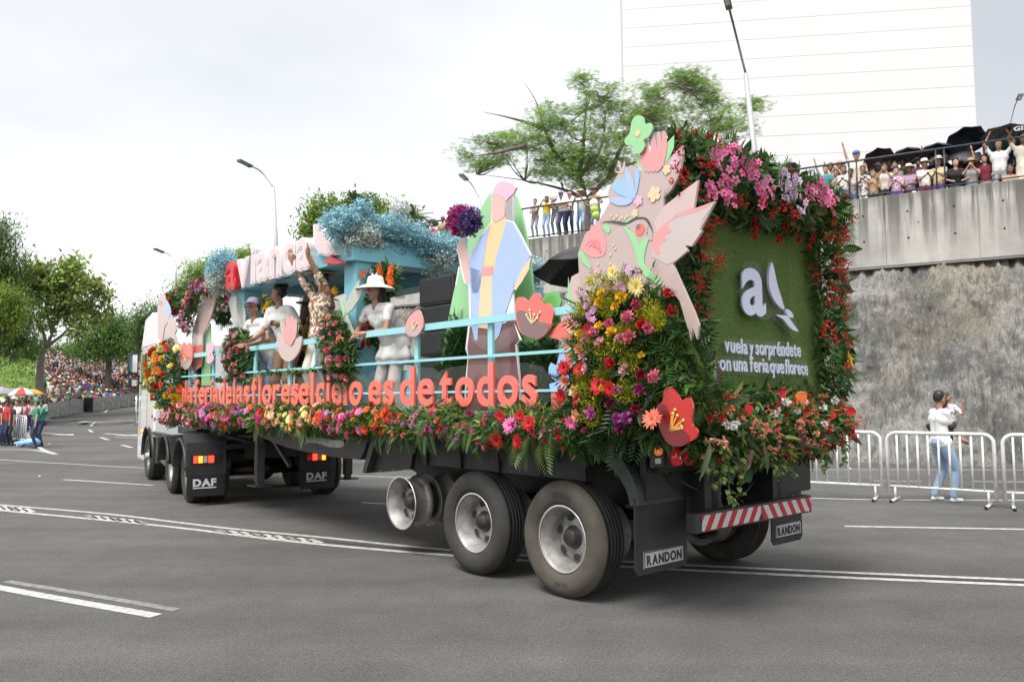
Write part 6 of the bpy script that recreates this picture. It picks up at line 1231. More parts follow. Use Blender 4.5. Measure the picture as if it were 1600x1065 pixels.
# ---- clouds of tinted baby's breath
def cloud(label, blobs, fn, nn, cols):
    pts = []; cc = []; t0 = Vector(fn(*blobs[0][0])); 
    for c, r, w, ci in blobs:
        m = int(nn * w); v = rdir(m); rr = rng.random((m, 1)) ** .45; lump = 1 + .3 * np.sin(v[:, :1] * 7 + r[0] * 9) * np.sin(v[:, 2:3] * 6); pts.append(np.array(fn(*c)[:]) + v * rr * lump * np.array(r)); cc.append(tints(m, cols[ci], .35, .05))
    pos = np.concatenate(pts); C = np.concatenate(cc); n = len(pos); V, f = batch(QUAD, pos, rdir(n), rng.uniform(.5, 1.2, n) * .022)
    t = thing('babys_breath_cloud', label, 'flower cloud', t0, TF); o = link('blossoms', batch_mesh('blossoms', [(V, f, C, 0)], [M_petal], t0), t); o['kind'] = 'stuff'
    k = n // 14; i = rng.integers(0, n, k); V, f = batch((np.array([(-.012, 0, 0), (.012, 0, 0), (0, 1, 0)], float), [(0, 1, 2)]), pos[i], rdir(k, (0, 0, .4)), rng.uniform(.08, .2, k)); o = link('twigs', batch_mesh('twigs', [(V, f, tints(k, (.20, .28, .26), .3), 0)], [M_leaf], t0), t); o['kind'] = 'stuff'
tfp = lambda x, y, z: Vector((x, y, z)); BLU = [(.36, .60, .66), (.60, .66, .60), (.78, .80, .78)]
cloud('long cloud of blue and cream tinted blossom along the rear beam of the canopy', [((3.85, .02, 3.88), (.30, .28, .22), 1.1, 0), ((3.8, -.2, 3.71), (.28, .3, .22), .9, 1), ((3.8, -.55, 3.86), (.3, .35, .22), 1.1, 0), ((3.8, -.95, 3.81), (.3, .35, .22), 1, 0), ((3.8, -1.3, 3.71), (.3, .35, .22), 1.1, 0), ((3.8, -1.35, 3.56), (.3, .3, .22), .7, 1), ((3.8, -1.75, 3.76), (.3, .35, .22), 1, 0), ((3.8, -2.1, 3.71), (.3, .3, .22), .9, 0), ((3.8, -2.45, 3.66), (.3, .3, .22), .9, 0), ((3.8, -2.8, 3.61), (.3, .3, .22), .8, 1), ((3.8, -3.1, 3.56), (.28, .3, .22), .7, 0), ((3.75, -.75, 4.14), (.12, .15, .14), .2, 2), ((3.75, -.2, 4.06), (.15, .15, .18), .2, 0), ((3.75, -1.9, 3.46), (.2, .3, .2), .5, 1)], tfp, 5600, BLU)
cloud('small cloud of pale blue and cream blossom at the left end of the canopy sign', [((7.75, .0, 3.85), (.26, .25, .28), 1, 0), ((7.8, .02, 3.62), (.25, .25, .22), .8, 1), ((8.0, .0, 3.78), (.2, .22, .22), .6, 0)], tfp, 6000, BLU)
cloud('magenta and violet round bouquet above the raised hand of the painted woman', [((S(716, 345, -.1)), (.13, .11, .15), 1.2, 0), ((S(734, 347, -.1)), (.14, .11, .14), 1.2, 1), ((S(722, 336, -.1)), (.12, .1, .1), .5, 0)], lambda *a: Vector(a), 2600, [(.50, .03, .26), (.16, .09, .30), (.3, .1, .3)])
# ================================================================== PEOPLE
def caps_mesh(caps):
    q = MB()
    for p0, r0, p1, r1, *_ in caps:
        p0, p1 = Vector(p0), Vector(p1); d = p1 - p0; L_ = d.length
        if L_ < 1e-5: q.sphere(p0, r0, 12); continue
        d /= L_; k = 4; pts = []; rs = []
        for i in range(k + 1):
            a = pi / 2 * (1 - i / k); pts.append(p0 - d * r0 * sin(a)); rs.append(max(.001, r0 * cos(a)))
        for i in range(1, k + 1):
            a = pi / 2 * i / k; pts.append(p1 + d * r1 * sin(a)); rs.append(max(.001, r1 * cos(a)))
        pts = [pts[0]] + pts[1:k+1] + [p1] + pts[k+1:]; rs = rs[:k+1] + [r1] + rs[k+1:]
        q.tube(pts, rs, 12)
    return q
TMP = bpy.data.scenes.new('builder')
def blob(caps, vox, smooth=2, folds=0.0, fscale=9, seed=0.0, dec=None):
    """union of tapered capsules as one continuous surface"""
    me = caps_mesh(caps).mesh('blob', []); ob = bpy.data.objects.new('blob', me); TMP.collection.objects.link(ob)
    r = ob.modifiers.new('r', 'REMESH'); r.mode = 'VOXEL'; r.voxel_size = vox
    s = ob.modifiers.new('s', 'SMOOTH'); s.iterations = smooth; s.factor = .6
    if dec: d_ = ob.modifiers.new('d', 'DECIMATE'); d_.ratio = dec
    TMP.view_layers[0].update(); dg = TMP.view_layers[0].depsgraph; out = bpy.data.meshes.new_from_object(ob.evaluated_get(dg)); bpy.data.objects.remove(ob); bpy.data.meshes.remove(me)
    if folds > 0:
        out.update()
        for v in out.vertices:
            c = v.co; n = noise.noise((c.x * fscale + seed, c.y * fscale, c.z * fscale * .45)) + .5 * noise.noise((c.x * fscale * 2.3, c.y * fscale * 2.3 + seed, c.z * fscale * 1.1)); v.co = c + v.normal * n * folds
    out.polygons.foreach_set('use_smooth', [True] * len(out.polygons)); return out
def paint_by_caps(me, caps, mats):
    n = len(me.polygons); c = np.zeros(n * 3, np.float32); me.polygons.foreach_get('center', c); c = c.reshape(-1, 3); best = np.full(n, 1e9); idx = np.zeros(n, int)
    for p0, r0, p1, r1, tg in caps:
        a, b = np.array(p0), np.array(p1); ab = b - a; L2 = ab @ ab; t = np.clip(((c - a) @ ab) / L2, 0, 1) if L2 > 1e-9 else np.zeros(n)
        d = np.linalg.norm(c - (a + t[:, None] * ab), axis=1) - (r0 + (r1 - r0) * t); m = d < best; best[m] = d[m]; idx[m] = tg
    me.materials.clear()
    for mt in mats: me.materials.append(mt)
    me.polygons.foreach_set('material_index', idx.astype(np.int32)); me.update()
def ik(a, b, l1, l2, hint):
    a, b, hint = Vector(a), Vector(b), Vector(hint); d = b - a; L_ = min(d.length, (l1 + l2) * .999); dn = d.normalized(); x = (l1*l1 - l2*l2 + L_*L_) / (2*L_); h = sqrt(max(0, l1*l1 - x*x))
    hp = (hint - dn * hint.dot(dn)); hp = hp.normalized() if hp.length > 1e-4 else Vector((0, 0, -1)); return a + dn * x + hp * h, a + dn * L_
def skeleton(P):
    """P: pose dict; faces +Y, 1.70 m tall"""
    lean = Vector(P.get('lean', (0, 0, 0))); pel = Vector(P.get('pelvis', (0, 0, .93))); ch = pel + Vector((0, 0, .36)) + lean; tw = P.get('twist', 0.0); Rz = Matrix.Rotation(tw, 3, 'Z')
    nk = ch + Vector((0, 0, .19)) + lean * .45; hd = nk + Vector((0, .02, .145)) + Vector(P.get('head', (0, 0, 0))) * 1.0
    J = dict(pel=pel, ch=ch, nk=nk, hd=hd)
    for s, k in ((1, 'r'), (-1, 'l')):
        sh = ch + Rz @ Vector((s * .175, 0, .115)) + lean * .3; J['sh' + k] = sh; hand = Vector(P.get('hand_' + k, (s * .27, .06, .82))); el_, wr = ik(sh, hand, .285, .255, P.get('elb_' + k, (s * .6, -.7, -.5))); J['el' + k] = el_; J['wr' + k] = wr
        hp = pel + Vector((s * .09, 0, -.03)); ft = Vector(P.get('foot_' + k, (s * .11, 0, .08))); kn, an = ik(hp, ft, .43, .43, P.get('kneed_' + k, (s * .1, 1, 0))); J['hp' + k] = hp; J['kn' + k] = kn; J['an' + k] = an
    return J
SKIN, SHIRT, PANTS, HAIR, SHOE = 0, 1, 2, 3, 4
def body_caps(J, P, female=False, far=True, sleeve=.55):
    C = []; hd, nk, ch, pel = J['hd'], J['nk'], J['ch'], J['pel']; g = P.get('girth', 1.0)
    hf = Vector(P.get('face', (0, 1, 0))).normalized(); J['hf'] = hf; up = Vector((0, 0, 1))
    C += [(hd + up * .035, .086, hd - up * .03 + hf * .012, .074, SKIN), (hd - up * .06 + hf * .025, .052, hd - up * .075 + hf * .045, .036, SKIN), (nk - up * .05, .052, nk + up * .06, .048, SKIN)]
    hr = P.get('hair', 'short')
    C += [(hd + up * (.068 if far else .055) - hf * .018, .096 if far else .090, hd + up * .02 - hf * .035, .088 if far else .082, HAIR)]
    if hr == 'long': C += [(hd - hf * .05, .082, nk - hf * .075 - up * .08, .07, HAIR), (nk - hf * .08 - up * .05, .07, ch - hf * .12 - up * .05, .05, HAIR)]
    if hr == 'bun': C += [(hd + up * .085 - hf * .09, .042, hd + up * .10 - hf * .10, .04, HAIR)]
    tx = .10 if not female else .09
    S_ = lambda a, b: Vector((a, b, 0))
    C += [(ch + S_(-tx, 0), .108 * g, ch + S_(tx, 0), .108 * g, SHIRT), (J['shr'] - S_(.02, 0), .062, J['shl'] + S_(.02, 0), .062, SHIRT), (ch + S_(.055, .0) + up*.03, .108 * g, pel + up * .10 + S_(.06, 0), .104 * g, SHIRT), (ch + S_(-.055, .0) + up*.03, .108 * g, pel + up * .10 + S_(-.06, 0), .104 * g, SHIRT), (pel + up * .13 + S_(-.06, 0), .105 * g, pel + up * .13 + S_(.06, 0), .105 * g, SHIRT), (pel + S_(-.07, -.01), .112 * g, pel + S_(.07, -.01), .112 * g, PANTS if not P.get('dress') else SHIRT)]
    for k in 'rl':
        sh, el_, wr = J['sh' + k], J['el' + k], J['wr' + k]; m = sh.lerp(el_, sleeve) if sleeve < 1 else el_
        C += [(sh, .056, m, .047, SHIRT)]; 
        if sleeve < 1: C += [(m, .044, el_, .039, SKIN), (el_, .039, wr, .026, SKIN)]
        else: C += [(el_, .046, el_.lerp(wr, .85), .036, SHIRT), (el_.lerp(wr, .8), .03, wr, .026, SKIN)]
        hdv = (wr - el_).normalized(); hv = Vector(P.get('hdir_' + k, hdv)).normalized(); J['hv' + k] = hv
        C += [(wr, .027, wr + hv * .07, .032, SKIN)]
        if far: C += [(wr + hv * .07, .024, wr + hv * .14, .016, SKIN)]
        hp, kn, an = J['hp' + k], J['kn' + k], J['an' + k]; sk = SKIN if P.get('shorts') else PANTS
        C += [(hp, .092 * g, kn, .062, PANTS), (kn, .060, an + up * .02, .044, sk), (an, .045, an + Vector((0, .02, -.035)), .042, SHOE), (an + Vector((0, -.03, -.045)), .036, an + Vector((0, .13, -.05)), .032, SHOE)]
    if P.get('dress'): C += [(pel, .16, pel - up * P['dress'], .19, SHIRT)]
    if P.get('hem'): C += [(pel + S_(-.07, 0), .125 * g, pel + S_(.07, 0), .125 * g, SHIRT)]
    return C
def finger_caps(J, k, s, curl=.25, spread=.16, palm=None):
    wr, hv = J['wr' + k], J['hv' + k]; n = Vector(palm or (0, 1, 0)); n = (n - hv * n.dot(hv)).normalized(); x = hv.cross(n) * s; out = []
    out += [(wr + hv*.03 + x*.018, .017, wr + hv*.085 + x*.026, .013, SKIN), (wr + hv*.03 - x*.018, .017, wr + hv*.085 - x*.022, .013, SKIN), (wr + hv*.02, .022, wr + hv*.085, .017, SKIN)]
    for i, (o, L_) in enumerate(((-.030, .062), (-.010, .075), (.011, .080), (.031, .068))):
        b = wr + hv * .09 + x * o; d = (hv + x * (o * spread * 30) * .28).normalized(); a = b + d * L_ * .5; e = a + (d * cos(curl * 2) + n * sin(curl * 2)) * L_ * .5; out += [(b, .0105, a, .0095, SKIN), (a, .0095, e, .0075, SKIN)]
    b = wr + hv * .03 - x * .0 + x * .03; d = (hv * .75 + x * .75 + n * .2).normalized(); out += [(wr + hv*.025 + x*.01, .017, b + d * .02, .013, SKIN), (b + d * .02, .012, b + d * .065, .009, SKIN)]
    return out
SK1 = mat('skin_warm', (.52, .30, .20), rough=.5, var=.06, vscale=10); SK2 = mat('skin_tan', (.36, .19, .12), rough=.5, var=.06, vscale=10); SK3 = mat('skin_brown', (.22, .11, .07), rough=.5, var=.06, vscale=10)
SKS = [SK1, SK2, SK2, SK3]
HR1 = mat('dark_hair', (.022, .016, .013), rough=.45, var=.3, vscale=30); HR2 = mat('brown_hair', (.09, .05, .03), rough=.45, var=.3, vscale=30); SHB = mat('dark_shoes', (.03, .03, .03), rough=.5); SHW = mat('white_shoes', (.7, .7, .68), rough=.5)
def cloth(n, c, **k): return mat('cloth_' + n, c, rough=.85, **{**dict(var=.14, vscale=7), **k})
CW = cloth('white', (.76, .75, .73)); CC = cloth('cream', (.66, .60, .50)); CK = cloth('black', (.025, .025, .028)); CR = cloth('red', (.50, .03, .04)); CB = cloth('blue', (.08, .16, .42)); CJ = cloth('denim', (.13, .20, .34)); CJ2 = cloth('light_denim', (.30, .41, .56)); CG = cloth('grey', (.28, .28, .28)); CGN = cloth('green', (.02, .26, .15)); CN = cloth('navy', (.03, .04, .09)); CP = cloth('pink', (.68, .26, .36)); CY = cloth('yellow', (.70, .50, .06)); CPU = cloth('purple', (.18, .08, .34)); CT = cloth('teal', (.06, .30, .32)); CBR = cloth('brown', (.22, .13, .08)); CMR = cloth('maroon', (.18, .02, .04)); CTN = cloth('tan', (.42, .30, .18))
M_straw = mat('straw', (.50, .38, .22), rough=.85, var=.15, vscale=40, bump=.4, bscale=120)
POSES = {
 'stand': dict(), 'lean_rail': dict(lean=(0, .10, -.01), hand_r=(.16, .34, 1.06), hand_l=(-.16, .34, 1.06), elb_r=(.8, -.2, -.5), elb_l=(-.8, -.2, -.5)),
 'phone': dict(hand_r=(.07, .26, 1.50), hand_l=(-.05, .26, 1.48), elb_r=(.6, .2, -1), elb_l=(-.6, .2, -1)),
 'wave': dict(hand_r=(.30, .12, 1.92), elb_r=(1, 0, 0), hand_l=(-.18, .34, 1.08), head=(0, 0, 0)), 'arms_up': dict(hand_r=(.20, .10, 1.88), hand_l=(-.22, .12, 1.86), elb_r=(1, 0, 0), elb_l=(-1, 0, 0)),
 'folded': dict(hand_r=(-.10, .22, 1.14), hand_l=(.10, .22, 1.10), elb_r=(1, .3, -.6), elb_l=(-1, .3, -.6)), 'clap': dict(hand_r=(.03, .30, 1.25), hand_l=(-.03, .30, 1.25)), 'sit': dict(pelvis=(0, 0, .50), foot_r=(.13, .40, .08), foot_l=(-.13, .42, .08), kneed_r=(0, .3, 1), kneed_l=(0, .3, 1), hand_r=(.12, .34, .64), hand_l=(-.12, .34, .64), lean=(0, .06, -.02)),
}
FARM = {}
def far_mesh(pose, hair='short', female=False, shorts=False, vox=.03, dec=None, dress=0):
    key = (pose, hair, female, shorts, vox, dress)
    if key in FARM: return FARM[key]
    P = dict(POSES[pose]); P['hair'] = hair; P['shorts'] = shorts
    if dress: P['dress'] = dress
    J = skeleton(P); C = body_caps(J, P, female); me = blob(C, vox, 1, dec=dec); paint_by_caps(me, C, [SK1, CW, CJ, HR1, SHB]); me.name = 'person'
    FARM[key] = (me, J); return FARM[key]
def hat_mb(kind, c, hf, s=1.0):
    q = MB(); c = Vector(c)
    if kind == 'straw' or kind == 'brim': q.lathe([(.19 * s, .0), (.185 * s, -.012), (.10, .01), (.098, .05), (.085, .10), (.05, .115), (.001, .11)], c + Vector((0, 0, .035)), 'Z', 20)
    elif kind == 'sun': q.lathe([(.21 * s, -.045), (.16 * s, -.01), (.105, .02), (.10, .07), (.085, .11), (.04, .125), (.001, .125)], c + Vector((0, 0, .03)), 'Z', 22)
    else:
        q.lathe([(.098, .02), (.10, .05), (.085, .10), (.05, .125), (.001, .13)], c, 'Z', 18); h = Vector(hf); n = h.cross(Vector((0, 0, 1)))
        q.add([c + n*.075 + h*.06 + Vector((0, 0, .035)), c - n*.075 + h*.06 + Vector((0, 0, .035)), c - n*.05 + h*.17 + Vector((0, 0, .02)), c + n*.05 + h*.17 + Vector((0, 0, .02)), c + n*.075 + h*.06 + Vector((0, 0, .045)), c - n*.075 + h*.06 + Vector((0, 0, .045)), c - n*.05 + h*.17 + Vector((0, 0, .03)), c + n*.05 + h*.17 + Vector((0, 0, .03))], [(3, 2, 1, 0), (4, 5, 6, 7), (0, 1, 5, 4), (1, 2, 6, 5), (2, 3, 7, 6), (3, 0, 4, 7)])
    return q
HATM = {}
def far_person(label, loc, rz, pose='stand', h=1.7, shirt=CW, pants=CJ, skin=None, hair='short', hairm=HR1, hat=None, hatm=None, female=False, shorts=False, group=None, vox=.03, parent_hat=True, name='person', dress=0):
    me, J = far_mesh(pose, hair, female, shorts, vox, dress=dress); o = bpy.data.objects.new(name, me); COL.objects.link(o); o.location = loc; o.rotation_euler = (0, 0, rz); o.scale = (h / 1.7,) * 3
    for i, m_ in enumerate([skin or random.choice(SKS), shirt, pants, hairm, SHB]): o.material_slots[i].link = 'OBJECT'; o.material_slots[i].material = m_
    tag(o, label, 'person', group)
    if hat:
        k = (hat, pose); 
        if k not in HATM: HATM[k] = hat_mb(hat, J['hd'] + Vector((0, -.01, .03)), J.get('hf', Vector((0, 1, 0)))).mesh('hat', M_straw)
        ho = link('hat', HATM[k], o); ho.material_slots[0].link = 'OBJECT'; ho.material_slots[0].material = hatm or M_straw
    return o

# ---- near people with separate clothing
def near_person(label, loc, rz, P, h=1.7, fr=TF, skin=SK2, hairm=HR1, shirt=CW, pants=CJ, shoes=SHB, sleeve=.55, hat=None, hatm=None, female=False, extra=None, glasses=False, folds=.006, loose=.007, curl=.35, vox=.011, palms=((0, 1, 0), (0, 1, 0)), seed=1.0, smile=True):
    t = thing('person', label, 'person', loc, fr, rz=rz); t.scale = (h / 1.7,) * 3; ORG[t.name] = Vector((0, 0, 0))
    J = skeleton(P); C = body_caps(J, P, female, far=False, sleeve=sleeve); B = [c for c in C if c[4] != HAIR]
    B += finger_caps(J, 'r', 1, curl, palm=palms[0]) + finger_caps(J, 'l', -1, curl, palm=palms[1])
    hd, hf = J['hd'], J['hf']; up = Vector((0, 0, 1)); sd_ = hf.cross(up)
    B += [(hd + hf*.085 - up*.0, .009, hd + hf*.098 - up*.028, .014, SKIN), (hd + sd_*.083 - up*.005, .010, hd + sd_*.086 - up*.035, .013, SKIN), (hd - sd_*.083 - up*.005, .010, hd - sd_*.086 - up*.035, .013, SKIN), (hd + hf*.074 + up*.022 + sd_*.028, .013, hd + hf*.074 + up*.022 - sd_*.028, .013, SKIN)]
    me = blob(B, vox, 2); paint_by_caps(me, B, [skin, skin, skin, hairm, shoes]); link('body', me, t)
    sc = [(a, r0 + loose, b, r1 + loose, g) for a, r0, b, r1, g in C if g == SHIRT]
    if extra: sc += [(Vector(a), r0, Vector(b), r1, SHIRT) for a, r0, b, r1 in extra(J)]
    me = blob(sc, .014, 2, folds, 9, seed); me.materials.append(shirt); link('shirt', me, t)
    pc = [(a, r0 + .012, b, r1 + .014, g) for a, r0, b, r1, g in C if g == PANTS]
    if pc: me = blob(pc, .015, 2, folds * .8, 8, seed + 3); me.materials.append(pants); link('trousers', me, t)
    hc = [c for c in C if c[4] == HAIR]; me = blob(hc, .012, 1, .004, 30, seed); me.materials.append(hairm); link('hair', me, t)
    for s in (1, -1):
        e = MB(); e.sphere(hd + hf*.079 + up*.006 + sd_*s*.031, .0085, 8); e.build('eye', mat('eye_dark', (.03, .02, .02), rough=.2), t)
    m_ = MB(); m_.tube([hd + hf*.083 - up*.050 + sd_*.022, hd + hf*.090 - up*.054, hd + hf*.083 - up*.050 - sd_*.022], .0055, 6); m_.build('mouth', mat('lips', (.35, .10, .09), rough=.5), t)
    if glasses:
        g_ = MB(); 
        for s in (1, -1): g_.bar(hd + hf*.096 + up*.008 + sd_*s*.010, hd + hf*.088 + up*.008 + sd_*s*.056, .036, .008)
        g_.tube([hd + hf*.09 + up*.014 - sd_*.06, hd + up*.014 - sd_*.09], .003, 4); g_.tube([hd + hf*.09 + up*.014 + sd_*.06, hd + up*.014 + sd_*.09], .003, 4); g_.build('sunglasses', mat('dark_lens', (.01, .01, .01), rough=.1), t)
    if hat: hat_mb(hat, hd + up*.032 - hf*.008, hf, 1.05 if hat != 'sun' else 1.15).build('hat', hatm or M_straw, t)
    return t, J
DK = 1.44
def floral(name, base, c2, c3, sc=16, thr=.52):
    m = cloth(name, base); t = m.node_tree; L = t.links.new; b = t.nodes['Principled BSDF']; src = b.inputs['Base Color'].links[0].from_socket; tcn = t.nodes.new('ShaderNodeTexCoord')
    for i, (c, s_) in enumerate(((c2, sc), (c3, sc * 1.7))):
        n = t.nodes.new('ShaderNodeTexNoise'); n.inputs['Scale'].default_value = s_; n.inputs['Detail'].default_value = 1; mp_ = t.nodes.new('ShaderNodeMapping'); mp_.inputs['Location'].default_value = (i * 5, 3, 1); L(tcn.outputs['Object'], mp_.inputs[0]); L(mp_.outputs[0], n.inputs['Vector'])
        r = t.nodes.new('ShaderNodeMapRange'); r.inputs[1].default_value = thr + .04*i; r.inputs[2].default_value = thr + .03 + .04*i; L(n.outputs['Fac'], r.inputs[0]); x = t.nodes.new('ShaderNodeMix'); x.data_type = 'RGBA'; x.inputs['B'].default_value = c + (1,); L(r.outputs[0], x.inputs['Factor']); L(src, x.inputs['A']); src = x.outputs['Result']
    L(src, b.inputs['Base Color']); return m
C_flo = floral('floral_shirt', (.68, .60, .48), (.35, .12, .07), (.10, .12, .06)); C_gold = floral('black_gold', (.02, .018, .016), (.42, .25, .04), (.25, .14, .03), 7, .50)
# facing the near side of the float is +y of the trailer frame, the person frame faces +Y: rz=0
near_person('man in a lilac cap, sunglasses and moustache leaning on the blue rail', (6.79, -.42, DK), 0.15, dict(lean=(.03, .20, -.04), hand_r=(.18, .47, 1.02), hand_l=(-.10, .44, 1.04), elb_r=(.8, -.5, -.3), elb_l=(-.8, -.5, -.3), face=(-.25, 1, .05), hair='short', hem=True), 1.80, shirt=CW, pants=CJ2, hat='cap', hatm=cloth('lilac', (.30, .22, .32)), glasses=True, sleeve=.6, extra=lambda J: [(J['pel'] + Vector((-.07, .02, -.03)), .12, J['pel'] + Vector((.07, .02, -.03)), .12), (J['ch'] + Vector((0, .05, -.1)), .115, J['pel'] + Vector((0, .05, -.04)), .13)], seed=2)
near_person('man with a dark hair bun in a white shirt looking back into the float', (6.33, -.45, DK), .35, dict(lean=(0, .12, 0), hand_r=(.16, .42, 1.04), hand_l=(-.22, .35, 1.20), face=(.8, .35, 0), hair='bun', hem=True), 1.92, shirt=CW, pants=CBR, sleeve=.7, seed=5)
near_person('woman with long hair and a felt hat in a black and gold patterned dress', (6.48, -.85, DK), 2.9, dict(hair='long', dress=.62, hand_r=(.2, .25, 1.15), hand_l=(-.2, .25, 1.15)), 1.78, shirt=C_gold, pants=CK, hairm=HR2, hat='straw', hatm=cloth('felt_tan', (.34, .25, .16)), sleeve=.8, female=True, loose=.01, seed=7)
near_person('man in a floral shirt and straw hat raising both arms high', (4.80, -.20, DK + .1), .0, dict(hand_r=(.36, .36, 2.05), hand_l=(-.18, .38, 2.02), elb_r=(.8, .5, .2), elb_l=(-1, .2, -.2), face=(-.3, .9, .35), hdir_r=(.05, .05, 1), hdir_l=(-.1, .1, 1), hair='short', hem=True), 1.86, shirt=C_flo, pants=CC, hat='straw', sleeve=.95, curl=.08, loose=.013, palms=((-.3, .2, .0), (.2, .4, 0)), seed=9)
wt, wj = near_person('woman in a white sun hat and ruffled white blouse bending over the rail', (3.35, -.42, DK), .25, dict(lean=(.0, .22, -.05), hand_r=(.24, .44, 1.02), hand_l=(.02, .46, 1.04), elb_r=(.7, -.5, -.3), elb_l=(-.9, -.2, -.3), face=(.35, .9, -.15), hair='long', hem=True), 1.70, shirt=CW, pants=cloth('offwhite', (.66, .62, .56)), hat='sun', hatm=cloth('hat_white', (.72, .69, .62)), sleeve=.5, female=True, folds=.014,
            extra=lambda J: [(J['ch'] + Vector((0,0,-.05)), .11, J['pel'] + Vector((0, -.01, .0)), .155), (J['pel'] + Vector((-.07, -.01, -.03)), .14, J['pel'] + Vector((.07, -.01, -.03)), .14)], seed=11)
q = MB(); cc_ = wj['pel']; nn = 56; prof = [(.125, .22), (.15, .12), (.19, .0), (.235, -.10), (.25, -.14), (.262, -.19), (.235, -.20), (.27, -.235), (.245, -.25)]; vs = []
for k_, (r_, z_) in enumerate(prof):
    for j in range(nn): a_ = 2*pi*j/nn; w_ = 1 + (.02 + .055 * k_ / 8) * sin(a_ * 9 + 1.3 * noise.noise((k_ * .3, a_, 0))) + .05 * noise.noise((a_ * 3, k_ * .7, 4)); vs.append((cc_.x + r_ * w_ * cos(a_), cc_.y - .02 + r_ * .85 * w_ * sin(a_), cc_.z + z_ + .012 * sin(a_ * 7)))
q.add(vs, [(i*nn + j, i*nn + (j+1) % nn, (i+1)*nn + (j+1) % nn, (i+1)*nn + j) for i in range(8) for j in range(nn)], 0, True); q.build('ruffled_hem', CW, wt)
near_person('person in a dark red top standing behind the patterned dress', (6.75, -1.3, DK), 2.0, dict(hair='short'), 1.66, shirt=CR, pants=CK, seed=13)
near_person('dark haired person seen behind the woman in white', (2.9, -1.3, DK), 1.0, dict(hair='short'), 1.55, shirt=CG, pants=CK, seed=14)

# ---- father carrying a child beyond the white barriers
fpos = G(1474, 783)
P_f = dict(hair='short', hand_r=(-.02, .26, 1.20), hand_l=(.10, .27, 1.0), elb_r=(.35, -.2, -1), elb_l=(-.35, -.2, -1), face=(-.1, 1, .0), foot_r=(.12, .10, .08), foot_l=(-.12, -.06, .08), hem=True)
near_person('man in a white t-shirt, jeans and white shoes carrying a child beyond the barriers', (fpos.x, fpos.y, 0), radians(-84), P_f, 1.72, WF, shirt=CW, pants=CJ2, shoes=SHW, skin=SK2, seed=21, vox=.012)
cd = WF.w((fpos.x, fpos.y, 0)); fd = Vector((sin(radians(62)), cos(radians(62)), 0))
ct, _ = near_person('small dark haired child in a white patterned top held in the arms of the man', (fpos.x + fd.x * .22, fpos.y + fd.y * .22, .84), radians(118), dict(hair='long', pelvis=(0, 0, .62), foot_r=(.16, .18, .22), foot_l=(-.16, .18, .22), kneed_r=(.6, 1, .3), kneed_l=(-.6, 1, .3), hand_r=(.16, .26, .98), hand_l=(-.42, .0, 1.16), elb_l=(-.6, 0, -.6), face=(-.75, -.6, 0)), 1.05, WF, shirt=floral('child_top', (.70, .68, .70), (.35, .12, .22), (.5, .4, .5), 22, .56), pants=CK, shoes=SHW, sleeve=.9, seed=22, vox=.015)

# ---- barriers
M_bar = mat('white_barrier_paint', (.74, .74, .73), rough=.4, coat=.3, var=.06, vscale=5, dirt=(.35, .33, .3, .5), dscale=9); M_tip = mat('rubber_tip', (.02, .02, .02), rough=.7)
def barrier(a, b, label, nb=9, hgt=1.10, m=M_bar, group='white crowd barriers'):
    a, b = Vector(a), Vector(b); d = (b - a); L_ = d.length; fr_ = Frame(a, atan2(d.y, d.x)); t = thing('crowd_barrier', label, 'barrier', (0, 0, 0), fr_, group)
    rr = .14; pts = [(0.02, 0, .12)] + [(0.02, 0, hgt - rr)] + [(0.02 + rr - rr*cos(x), 0, hgt - rr + rr*sin(x)) for x in (.4, .8, 1.2, 1.57)] + [(L_ - .02 - rr + rr*sin(x), 0, hgt - rr + rr*cos(x)) for x in (0.0, .4, .8, 1.2)] + [(L_ - .02, 0, hgt - rr), (L_ - .02, 0, .12)]
    q = MB(); q.tube(pts, .029, 8); q.build('frame', m, t, fr_)
    q = MB(); q.tube([(.02, 0, .24), (L_ - .02, 0, .24)], .020, 8); q.build('bottom_rail', m, t, fr_)
    for i in range(nb): x = .02 + (L_ - .04) * (i + 1) / (nb + 1); q = MB(); q.tube([(x, 0, .24), (x, 0, hgt)], .018, 6); q.build('bar', m, t, fr_)
    for x in (.12, L_ - .12):
        q = MB(); q.tube([(x, 0, .24), (x, 0, .04)], .018, 6); q.tube([(x, -.30, .03), (x, .30, .03)], .024, 8); f_ = q.build('foot', m, t, fr_); 
        for s in (-1, 1): q = MB(); q.lathe([(.001, 0), (.025, 0), (.025, .015)], (x, s * .302 - .007, .03), 'Y', 8); q.build('rubber_tip', M_tip, f_, fr_)
    return t
g0 = [G(1240, 752 + 22), G(1378, 781)]
barrier(G(1212, 772), G(1381, 781.5), 'white crowd barrier partly hidden behind the rear planting of the float'); barrier(G(1387, 781.5), G(1560, 793.5), 'white crowd barrier in front of the man carrying a child', 9)
barrier(G(1569, 794), G(1745, 803), 'white crowd barrier cut by the right edge of the picture')

